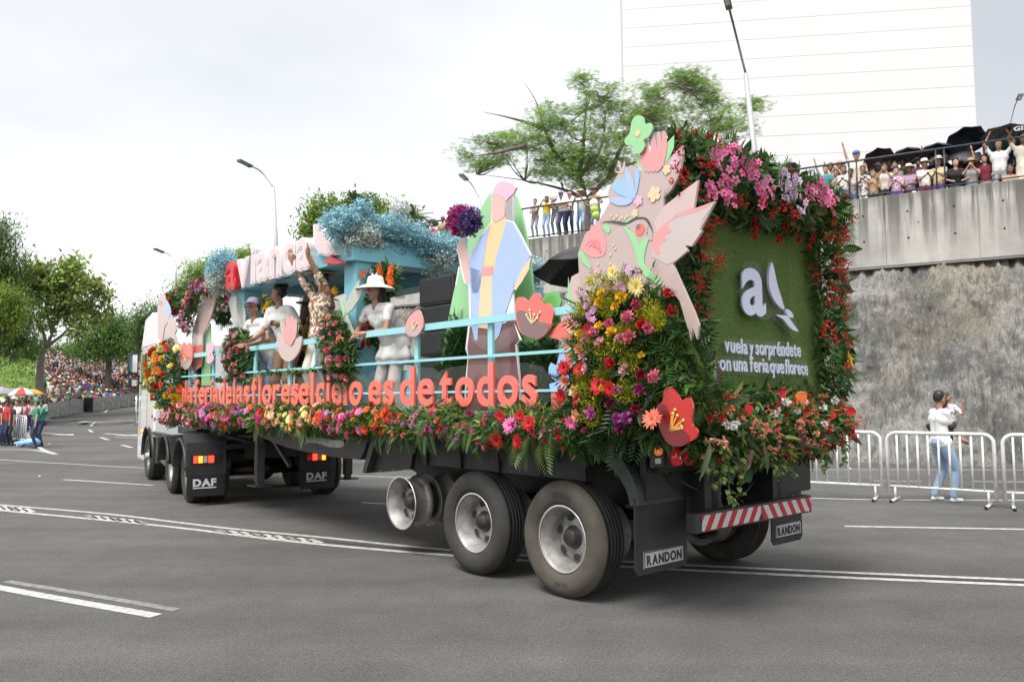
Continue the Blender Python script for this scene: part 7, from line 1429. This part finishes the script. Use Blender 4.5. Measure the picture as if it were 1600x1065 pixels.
# ---- people on the terrace
WPX = lambda px, py, back: S(px, py, -BACK - back, RK)
def terrace(px, py_head, h, back, label, pose='stand', rz=0.0, **k):
    if px > 1200 and pose != 'sit': h = max(h, 1.55) + .15
    p = WPX(px, py_head, back); return far_person(label, RK.w((p.x, -BACK - back, p.z - h)), RK.a + rz, pose, h, vox=.024, **k)
TG = 'spectators behind the terrace railing'
for args in [
 (836, 313, 1.45, .5, 'man in a grey shirt at the left end of the group under the tree', 'folded', 0, dict(shirt=CG, pants=CG)),
 (854, 309, 1.52, .5, 'woman in denim dungarees over a yellow top under the tree', 'phone', 0, dict(shirt=CY, pants=CJ2, female=True, hair='long', skin=SK3)),
 (868, 304, 1.58, .8, 'man in dark glasses with a checked grey shirt behind the railing', 'folded', 0, dict(shirt=CG, pants=CG, hair='short')),
 (879, 303, 1.60, .45, 'man in a blue cap leaning on the railing in a pale shirt', 'lean_rail', 0, dict(shirt=CW, pants=CN, hat='cap', hatm=CB)),
 (890, 303, 1.58, .8, 'person in a red and white cap with a white top and dark jeans', 'folded', 0, dict(shirt=CW, pants=CN, hat='cap', hatm=CP)),
 (908, 299, 1.66, .45, 'woman in a straw hat and white blouse with light jeans filming', 'phone', 0, dict(shirt=CW, pants=CJ2, female=True, hair='long', hat='straw')),
 (931, 296, 1.72, .5, 'woman in a tan top and blue jeans resting on the railing', 'lean_rail', 0, dict(shirt=CTN, pants=CJ, female=True, hat='straw', hatm=CBR)),
 (948, 342, .9, .4, 'dark haired child bending at the foot of the railing', 'stand', 0, dict(shirt=CMR, pants=CK)),
 (645, 350, 1.5, .5, 'spectator in a white cap above the blue flower cloud', 'lean_rail', 0, dict(shirt=CB, pants=CJ)), (664, 352, 1.5, .5, 'dark haired spectator in white above the blue flower cloud', 'clap', 0, dict(shirt=CW, pants=CJ, hair='long')),
 (676, 350, 1.5, .5, 'spectator with a bare arm stretched along the railing beside the bouquet', 'lean_rail', .3, dict(shirt=CR, pants=CJ)), (692, 340, 1.6, .5, 'spectator in a pink cap just left of the magenta bouquet', 'folded', 0, dict(shirt=CTN, pants=CJ, hat='cap', hatm=CP)), (701, 342, 1.6, .7, 'spectator in a blue cap touching the magenta bouquet', 'stand', 0, dict(shirt=CG, pants=CJ, hat='cap', hatm=CB)),
 (1290, 262, 1.5, .5, 'spectator in teal waving above the orchid garland', 'wave', 0, dict(shirt=CT, pants=CN)), (1306, 268, 1.5, .9, 'spectator with a raised hand left of the blue cap', 'wave', 0, dict(shirt=CW, pants=CN)),
 (1318, 262, 1.5, .5, 'spectator in a white patterned blouse above the garland corner', 'clap', 0, dict(shirt=CW, pants=CJ, hair='long')), (1330, 268, 1.5, .6, 'short haired spectator in a pale vest near the garland corner', 'lean_rail', 0, dict(shirt=CC, pants=CJ)),
 (1338, 240, 1.9, .9, 'tall spectator in a blue cap waving one arm over the railing', 'wave', 0, dict(shirt=CC, pants=CK, hat='cap', hatm=CB)), (1348, 262, 1.6, .5, 'spectator in a black and white spotted dress', 'clap', 0, dict(shirt=floral('spots', (.7, .7, .68), (.03, .03, .03), (.03, .03, .03), 11, .55), pants=CK, hair='long', dress=.5)),
 (1364, 268, 1.5, .5, 'slim spectator in a tan vest under the first umbrella', 'clap', 0, dict(shirt=CTN, pants=CK)), (1382, 259, 1.62, .5, 'woman in a cream blouse and black trousers with hands raised', 'phone', 0, dict(shirt=CC, pants=CK, hair='long')),
 (1398, 256, 1.66, .8, 'spectator with dark curly hair behind the patterned blouse', 'stand', 0, dict(shirt=CG, pants=CK)), (1400, 264, 1.55, .45, 'spectator in a pink and lilac patterned blouse', 'clap', 0, dict(shirt=floral('lilac_print', (.6, .5, .6), (.5, .12, .2), (.2, .1, .4), 20, .55), pants=CPU)),
 (1420, 261, 1.58, .6, 'spectator in a lilac vest and cream hat with orange glasses', 'folded', 0, dict(shirt=cloth('mauve', (.42, .32, .44)), pants=CMR, hat='brim', hatm=CC)), (1428, 286, 1.3, .42, 'seated spectator in a white hat with a black band looking down', 'sit', 0, dict(shirt=CW, pants=CG, hat='brim', hatm=CW)),
 (1444, 253, 1.62, .5, 'spectator in a white fedora and white t-shirt with maroon trousers', 'clap', .3, dict(shirt=CW, pants=CMR, hat='brim', hatm=CW)), (1466, 249, 1.66, .5, 'spectator in a cream fedora and yellow shirt holding a purple bag', 'clap', -.2, dict(shirt=cloth('pale_yellow', (.66, .58, .36)), pants=CPU, hat='brim', hatm=CC)),
 (1491, 252, 1.62, .55, 'person in black bending over the railing', 'lean_rail', .2, dict(shirt=CK, pants=CN)), (1500, 252, 1.62, .9, 'dark haired person in black behind the bending one', 'stand', 0, dict(shirt=CK, pants=CN, hair='long')),
 (1517, 252, 1.58, .5, 'spectator in a grey printed top photographing with both hands', 'phone', 0, dict(shirt=CG, pants=CG, hat='straw')), (1538, 245, 1.6, .7, 'spectator in a maroon shirt raising a hand', 'wave', 0, dict(shirt=CMR, pants=CTN)),
 (1560, 222, 1.85, .55, 'tall person in a white vest and grey shorts holding a phone overhead', 'arms_up', 0, dict(shirt=CW, pants=CG, skin=SK2)), (1578, 261, 1.4, .4, 'bearded man with glasses resting his chin on the parapet', 'folded', 0, dict(shirt=CTN, pants=CN)),
 (1598, 212, 1.9, .5, 'person in a cream dress with raised arms at the right edge', 'arms_up', 0, dict(shirt=CC, pants=CC, dress=.4)), (1545, 268, 1.4, .9, 'spectator in a navy jacket behind the white vest', 'stand', 0, dict(shirt=CN, pants=CN)),
]:
    px, py, h, bk_, lab, pose, rz, kw = args; terrace(px, py, h, bk_, lab, pose, rz, group=TG, **kw)
XT = [('cream', CC), ('black', CK), ('teal', CT), ('white', CW), ('navy', CN), ('tan', CTN), ('pink', CP), ('grey', CG), ('red', CR), ('brown', CBR), ('white', CW), ('yellow', CY), ('maroon', CMR), ('purple', CPU)]
for i, (px, py) in enumerate(((1298, 258), (1312, 256), (1356, 256), (1372, 258), (1390, 252), (1410, 250), (1434, 250), (1456, 246), (1478, 246), (1508, 243), (1528, 242), (1551, 238), (1572, 236), (1590, 240))):
    nm, m_ = XT[i]; terrace(px, py, 1.6, 1.25, f'spectator in {nm} half hidden in the back row ' + ['above the garland corner', 'left of the tall blue cap', 'behind the spotted dress', 'behind the tan vest', 'behind the cream blouse', 'behind the lilac print', 'between lilac vest and fedora', 'between the two fedoras', 'right of the cream fedora', 'behind the person in black', 'behind the photographer', 'left of the white vest', 'right of the white vest', 'beside the right edge'][i], ['stand', 'phone', 'clap', 'wave'][i % 4], random.uniform(-.4, .4), shirt=m_, pants=CN, hair=['short', 'long'][i % 2], hat=[None, 'brim', None, 'cap', None][i % 5], hatm=[CC, M_straw, CN, CW, CC][i % 5], group=TG)
# balloons and white round fan
for px, py, r_, m_, lab in ((864, 309 - 8, .0, None, ''), (928, 318, .16, CW, 'white balloon tied to the railing under the tree'), (929, 327, .15, cloth('lime', (.45, .62, .12)), 'lime balloon below the white one'), (931, 336, .14, cloth('lime', (.45, .62, .12)), 'lowest lime balloon by the railing')):
    if m_: p = WPX(px, py, -.05); q = MB(); q.sphere(p, r_, 16, sc=(1, 1, 1.15)); top(q, 'balloon', lab, 'balloon', m_, p, RK)
p = WPX(868, 307 - 2, .7); q = MB(); q.lathe([(.001, .02), (.20, .015), (.21, 0), (.001, -.01)], WPX(869 - 5, 305, .7), 'Y', 20); top(q, 'hand_fan', 'round white fan held up over the heads under the tree', 'fan', CW, WPX(864, 305, .7), RK)
# umbrellas over the terrace
U2 = mat('umbrella_plum', (.10, .055, .075), rough=.5, var=.1); U3 = mat('umbrella_grey_black', (.045, .047, .055), rough=.5, var=.1); U4 = mat('umbrella_slate', (.05, .065, .085), rough=.5, var=.1); U5 = mat('umbrella_navy', (.018, .032, .055), rough=.45, var=.1); U6 = mat('umbrella_dark_grey', (.085, .085, .09), rough=.5, var=.1)
for px, py, r_, hh, m_, tx, ty, lab in ((1374, 250, .50, .28, U2, 35, 10, 'plum coloured umbrella, leftmost of the open ones on the terrace'), (1420, 245, .48, .27, U3, 20, 0, 'grey black umbrella second from the left on the terrace'), (1466, 240, .52, .3, U4, 22, -4, 'slate grey umbrella in front of the biggest navy one'), (1508, 222, .62, .36, U5, 30, 16, 'biggest navy blue umbrella on the terrace'),
                                        (1509, 247, .55, .20, U3, -25, -10, 'black umbrella hanging under the navy one'), (1466, 265, .42, .2, U5, 10, 8, 'dark umbrella low behind the fedora wearers'), (1578, 213, .78, .26, U6, 12, -4, 'wide dark grey umbrella with white print at the right edge'), (1231, 262, .42, .14, U4, 10, 0, 'blue grey umbrella just above the top garland'), (1582, 245, .75, .1, mat('umbrella_green', (.02, .10, .10), rough=.5), 60, 0, 'dark green umbrella lowered behind the white vest')):
    p = WPX(px, py, .9); umbrella(lab, p, r_, hh, RK, m_, (radians(tx), radians(ty)), .95, group='umbrellas on the terrace')
p = WPX(1584, 205, .2); setword('GIS', p + Vector((0, 0, .0)), (-1, 0, 0), (0, .25, 1), (0, 1, 0), .34, .16, 'umbrella_print', CW, [o for o in COL.objects if o.get('label', '').startswith('wide dark grey umbrella')][0], .04, .004, .08, join=True, fr=RK)

# ================================================================== LEFT SIDE: CROWD, FENCE, POLICE
M_mesh = mat('fence_cloth', (.33, .33, .32), rough=.7, var=.3, vscale=2.5, dirt=(.09, .09, .09, .6), dscale=2); M_fr = mat('fence_steel', (.40, .41, .41), rough=.4, metal=.5, var=.1)
fpts = [(52, 664.5), (60, 661), (75, 654), (94, 651), (112, 647), (130, 645), (144, 643), (166, 640.5), (188, 637), (205, 635), (222, 633), (250, 630)]
FPW = []
for x, y in fpts:
    D = ray(x, y); best = min((abs(((CAMP + D * (dd / D.y)).z) - road_z(dd)), dd) for dd in np.arange(35, 90, .25)); p = CAMP + D * (best[1] / D.y); FPW.append(Vector((p.x, p.y, road_z(p.y))))
ORD = ['first', 'second', 'third', 'fourth', 'fifth', 'sixth', 'seventh', 'eighth', 'ninth', 'tenth', 'eleventh', 'twelfth'] + [f'{a}th' for a in range(13, 60)]; fence_n = 0; USED = set()
for a, b in zip(FPW[:-1], FPW[1:]):
    L_ = (b - a).length; k = max(1, round(L_ / 2.3))
    for i in range(k):
        p, q_ = a.lerp(b, i / k), a.lerp(b, (i + 1) / k); d = q_ - p; l_ = d.length; fr_ = Frame(p, atan2(d.y, d.x)); hgt = 1.25
        t = thing('fence_panel', f'grey cloth fence panel, {ORD[fence_n]} from the road corner along the side road', 'fence', (0, 0, 0), fr_, 'grey fence panels on the side road')
        m_ = MB(); m_.box((.03, -.02, .12), (l_ - .03, .0, hgt - .03)); m_.build('cloth', M_mesh, t, fr_)
        m_ = MB(); m_.tube([(.0, .01, .02), (.0, .01, hgt), (l_ - .02, .01, hgt), (l_ - .02, .01, .02)], .03, 6); m_.build('frame', M_fr, t, fr_); fence_n += 1
shirts = [('white', CW), ('white', CW), ('cream', CC), ('black', CK), ('black', CK), ('red', CR), ('blue', CB), ('grey', CG), ('pink', CP), ('yellow', CY), ('teal', CT), ('green', CGN), ('brown', CBR), ('navy', CN), ('maroon', CMR), ('purple', CPU)]
hats = [('bare headed', None, None), ('bare headed', None, None), ('white hatted', 'brim', CW), ('straw hatted', 'brim', M_straw), ('capped', 'cap', CN), ('bare headed', None, None), ('red capped', 'cap', CR), ('long haired', 'long', None)]
cposes = ['stand', 'phone', 'clap', 'folded', 'wave', 'stand', 'lean_rail', 'sit']; cwords = {'stand': 'standing', 'phone': 'filming', 'clap': 'clapping', 'folded': 'arms folded', 'wave': 'waving', 'lean_rail': 'leaning', 'sit': 'sitting'}
def crowd_person(loc, h, place, sit=False, vox=.045):
    for _ in range(60):
        sn, sm_ = random.choice(shirts); hn, ht, hm = random.choice(hats); pose = 'sit' if sit else random.choice(cposes[:7]); lb = f'{hn} spectator in {sn} {cwords[pose]} {place}'
        if lb not in USED: break
    USED.add(lb)
    far_person(lb, loc, pi + random.uniform(-.9, .9) + .5, pose, h, shirt=sm_, pants=random.choice([CJ, CN, CK, CG, CTN, CJ2]), hair='long' if ht == 'long' else 'short', hat=ht if ht != 'long' else None, hatm=hm, hairm=random.choice([HR1, HR1, HR2]), vox=vox, group='spectators behind the side road fence')
# front row behind the fence
for a, b in zip(FPW[:-1], FPW[1:]):
    d = (b - a); n_ = Vector((-d.y, d.x, 0)).normalized(); k = max(2, int(d.length / .55)) 
    for row in range(2):
        for i in range(k):
            if random.random() < .12: continue
            p = a.lerp(b, (i + random.random()) / k) + n_ * (.5 + row * .7 + random.uniform(-.1, .2)); crowd_person((p.x, p.y, road_z(p.y) + .04 * row), random.uniform(1.55, 1.8), ('right behind the fence ' if row == 0 else 'second row behind the fence ') + ('by the officers' if a.y < 64 else 'by the bin' if a.y < 72 else 'by the truck')) 
# people on the bank
regs = [([(56, 602), (62, 566), (90, 560), (120, 556), (150, 552), (225, 552), (225, 622), (160, 630), (110, 630), (84, 634)], 230, 'on the crowded bank'), ([(0, 540), (12, 540), (26, 560), (24, 570), (0, 556)], 22, 'on top of the bank at the left edge')]
placed = 0; stuff_pts = []
for poly, n, place in regs:
    q = inpoly([(x, -y) for x, y in poly], n * 3); q = sorted([(x, -y) for x, y in q.tolist()], key=lambda t: -t[1])
    for i, (x, y) in enumerate(q):
        if 150 < x < 178 and 603 < y < 618 or (x > 185 and 600 < y < 612) : continue
        p = on_hill(x, y)
        if p is None: continue
        if i < n and placed < 175: crowd_person((p.x, p.y, hill_z(p.x, p.y) - .05), random.uniform(1.5, 1.75), place if 'edge' in place else ('low' if y > 605 else 'midway' if y > 585 else 'high') + ' on the bank ' + ('left of the pale trunk' if x < 62 else 'right of the pale trunk' if x < 100 else 'below the coral umbrella' if x < 135 else 'under the broad tree' if x < 175 else 'near the truck cab'), sit=random.random() < .35, vox=.05); placed += 1
        else: stuff_pts.append(p)
# the rest of the crowd as one mass (low figures merged)
base_me, _ = far_mesh('stand', 'short', vox=.07); nv = len(base_me.vertices); co = np.zeros(nv * 3, np.float32); base_me.vertices.foreach_get('co', co); co = co.reshape(-1, 3); np_ = len(base_me.polygons); mi = np.zeros(np_, np.int32); base_me.polygons.foreach_get('material_index', mi)
faces = [tuple(p.vertices) for p in base_me.polygons]; vm = np.zeros(nv, int)
for f_, m_ in zip(faces, mi): 
    for v in f_: vm[v] = m_
extra_pts = []
for x, y in inpoly([(56, -604), (60, -566), (110, -552), (228, -545), (228, -622), (110, -630), (84, -634)], 520).tolist():
    p = on_hill(x, -y)
    if p is not None and not (x > 185 and 600 < -y < 612): extra_pts.append(p)
PTS = [(p.x, p.y, hill_z(p.x, p.y) - .05) for p in stuff_pts + extra_pts]
n = len(PTS); tv = co[None] * rng.uniform(.85, 1.05, (n, 1, 1)); a = rng.uniform(0, 6.28, n); X = tv[:, :, 0] * np.cos(a)[:, None] - tv[:, :, 1] * np.sin(a)[:, None]; Y = tv[:, :, 0] * np.sin(a)[:, None] + tv[:, :, 1] * np.cos(a)[:, None]; V = np.stack([X, Y, tv[:, :, 2]], 2) + np.array(PTS)[:, None, :]
me = batch_mesh('crowd', [(V, faces, np.full((n, 3), .5), 0)], [mat('crowd_cloth', (.5, .5, .5), rough=.85, attr='tint', var=.1)])
pal = np.array([[.62, .61, .6], [.6, .59, .57], [.03, .03, .03], [.45, .04, .05], [.08, .14, .34], [.26, .26, .26], [.6, .25, .33], [.6, .5, .4], [.05, .05, .09], [.2, .12, .08]]); sk = np.array([.34, .18, .12]); hrr = np.array([[.03, .02, .02], [.6, .58, .5], [.1, .06, .04]])
Cc = np.zeros((n, nv, 4)); Cc[..., 3] = 1; sc_ = pal[rng.integers(0, len(pal), n)]; pc_ = pal[rng.integers(2, len(pal), n)] * .6; hc_ = hrr[rng.integers(0, 3, n)]
for k, arr in ((0, np.tile(sk, (n, 1))), (1, sc_), (2, pc_), (3, hc_), (4, np.full((n, 3), .04))): Cc[:, vm == k, :3] = arr[:, None, :]
me.color_attributes['tint'].data.foreach_set('color', Cc.astype(np.float32).ravel()); o = link('crowd', me); tag(o, 'dense mass of far spectators covering the bank above the side road', 'crowd', kind='stuff')
# foreground left group behind the white barrier
for px, py, h, lab, kw in ((10, 657, 1.68, 'man in a red polo shirt with his back turned left of the white barrier', dict(shirt=CR, pants=CN, hat='cap', hatm=CK)), (17, 659, 1.62, 'officer in black beside the man in red', dict(shirt=CK, pants=CK, hat='cap', hatm=CK)), (-6, 655, 1.7, 'person in dark clothes cut by the left edge', dict(shirt=CMR, pants=CK))):
    g_ = G(px, 696); D0 = g_.y; p = AT(px, py - 22 if 0 else py, D0); far_person(lab, (g_.x, g_.y, 0), 2.6 if 'red' in lab else 2.9, 'stand', h, vox=.022, **kw)
for i, (px, py, D, sh, ht, hm) in enumerate(((3, 624, 33, CW, 'brim', CC), (12, 622, 36, CG, 'cap', CK), (22, 622, 37, CW, 'brim', CW), (30, 632, 34, CB, None, None), (36, 630, 35, CP, None, None), (6, 632, 31.5, CC, 'brim', CC), (44, 626, 40, CC, None, None), (50, 632, 42, CW, 'brim', M_straw), (26, 636, 33, CW, None, None), (58, 626, 46, CW, 'brim', CW), (48, 622, 44, CMR, None, None), (66, 630, 50, CC, 'brim', M_straw), (40, 636, 38, CR, None, None), (62, 634, 50, CTN, None, None), (72, 627, 54, CW, None, None))):
    hx_ = AT(px, py, D); sw = {CW: 'white', CG: 'grey', CB: 'blue', CP: 'pink', CC: 'cream', CMR: 'maroon', CR: 'red', CTN: 'tan'}[sh]
    far_person(f'{"hatted" if ht else "bare headed"} onlooker in {sw}, number {i+1} from the front corner' if 0 else f'{"bare headed" if not ht else ["hatted", "tall hatted", "slim hatted"][i % 3]} onlooker in {sw} {["below the striped umbrella", "behind the white barrier", "near the end of the grey fence"][0 if i in (6,7,8,4,3) else 1 if i < 6 else 2]}', (hx_.x, hx_.y, max(0, hx_.z - 1.68)), 2.7 + random.uniform(-.5, .5), random.choice(['stand', 'phone', 'clap', 'folded']), 1.68, shirt=sh, pants=CN, hat=ht, hatm=hm, vox=.03, group='onlookers at the road corner')
for px, py, lab, kw in ((55.5, 699.5, 'officer in a green shirt and green cap standing at the kerb', dict(hat='cap', hatm=CGN)), (63, 697.5, 'bare headed officer in a green shirt right of the capped one', dict())):
    g_ = G(px, py); far_person(lab, (g_.x, g_.y, 0), 2.2 if 'cap' in lab[:40] else 2.6, 'stand' if 'bare' not in lab else 'folded', 1.68, shirt=CGN, pants=CN, vox=.02, **kw)
b0 = G(20, 694); barrier(G(18, 694), G(35, 697) + Vector((0, .2, 0)), 'white barrier beside the officers at the road corner', 6, 1.12)
# umbrellas in the left crowd
M_or2 = mat('umbrella_orange', (.80, .36, .04), rough=.6); M_red2 = mat('umbrella_red', (.60, .04, .05), rough=.6); M_wh2 = mat('umbrella_white', (.72, .72, .72), rough=.6); M_cor = mat('umbrella_coral', (.72, .08, .06), rough=.6); M_gr2 = mat('umbrella_grey', (.22, .23, .25), rough=.6); M_li2 = mat('umbrella_lilac', (.35, .30, .42), rough=.6)
umbrella('red and white segmented umbrella in the corner crowd', AT(35, 617, 38), .62, .34, WF, None, (0, 0), 1.2, mats=[M_red2, M_wh2]); umbrella('orange umbrella behind the red and white one', AT(50, 616, 42), .6, .28, WF, M_or2, (0, 0), 1.1); umbrella('grey umbrella left of the striped one', AT(20, 615, 40), .75, .28, WF, M_gr2, (0, 0), 1.1); umbrella('lilac umbrella at the left edge', AT(0, 612, 40), .6, .26, WF, M_li2, (0, 0), 1.1)
umbrella('coral red umbrella high on the crowded bank', AT(99, 570, 82), .95, .5, WF, M_cor, (0, 0), 2.0)
# blue plastic bags, litter, bin
q = MB(); c0 = G(38, 698)
for i in range(7): q.sphere((c0.x + random.uniform(-.35, .45), c0.y + random.uniform(-.2, .2), .12 + random.uniform(0, .06)), random.uniform(.14, .24), 12, sc=(1.2, 1, .7))
me = q.mesh('bag', mat('blue_plastic', (.28, .52, .80), rough=.35, var=.2, vscale=10, bump=.6, bscale=12), c0)
for v in me.vertices: v.co += Vector((noise.noise(v.co * 7), noise.noise(v.co * 7 + Vector((5, 0, 0))), noise.noise(v.co * 7 + Vector((0, 5, 0))))) * .07; v.co.z = max(v.co.z, .01)
o = link('plastic_bag', me); o.location = c0; tag(o, 'crumpled blue plastic bags heaped on the road beside the officers', 'bag')
bx = FPW[6] + Vector((.3, -1.2, 0)); t = thing('litter_bin', 'black litter bin in front of the grey fence', 'bin', bx); q = MB(); q.lathe([(.28, 0), (.34, .05), (.36, 1.15), (.38, 1.2), (.30, 1.25), (.001, 1.27)], bx, 'Z', 16); q.build('body', M_blk2, t); q = MB(); q.lathe([(.381, 1.16), (.385, 1.21)], bx, 'Z', 16); q.build('rim', M_rail, t)
# litter on the asphalt
for li, (px, py, s_) in enumerate(((413/5.32, 600 + 497/5.32, .08), (335/5.32, 600 + 768/5.32, .05), (1330, 732, .05))):
    c = G(px, py); q = MB(); q.add([(c.x - s_, c.y - s_*.5, .006), (c.x + s_, c.y - s_*.3, .02), (c.x + s_*.8, c.y + s_*.6, .008), (c.x - s_*.7, c.y + s_*.5, .025)], [(0, 1, 2, 3)]); top(q, 'paper_scrap', ['pale paper scrap near the side road arrows', 'pale paper scrap between the two long white lines', 'pale paper scrap at the foot of the rock face'][li], 'litter', CW, (c.x, c.y, 0), group='paper scraps')

bpy.data.scenes.remove(TMP)
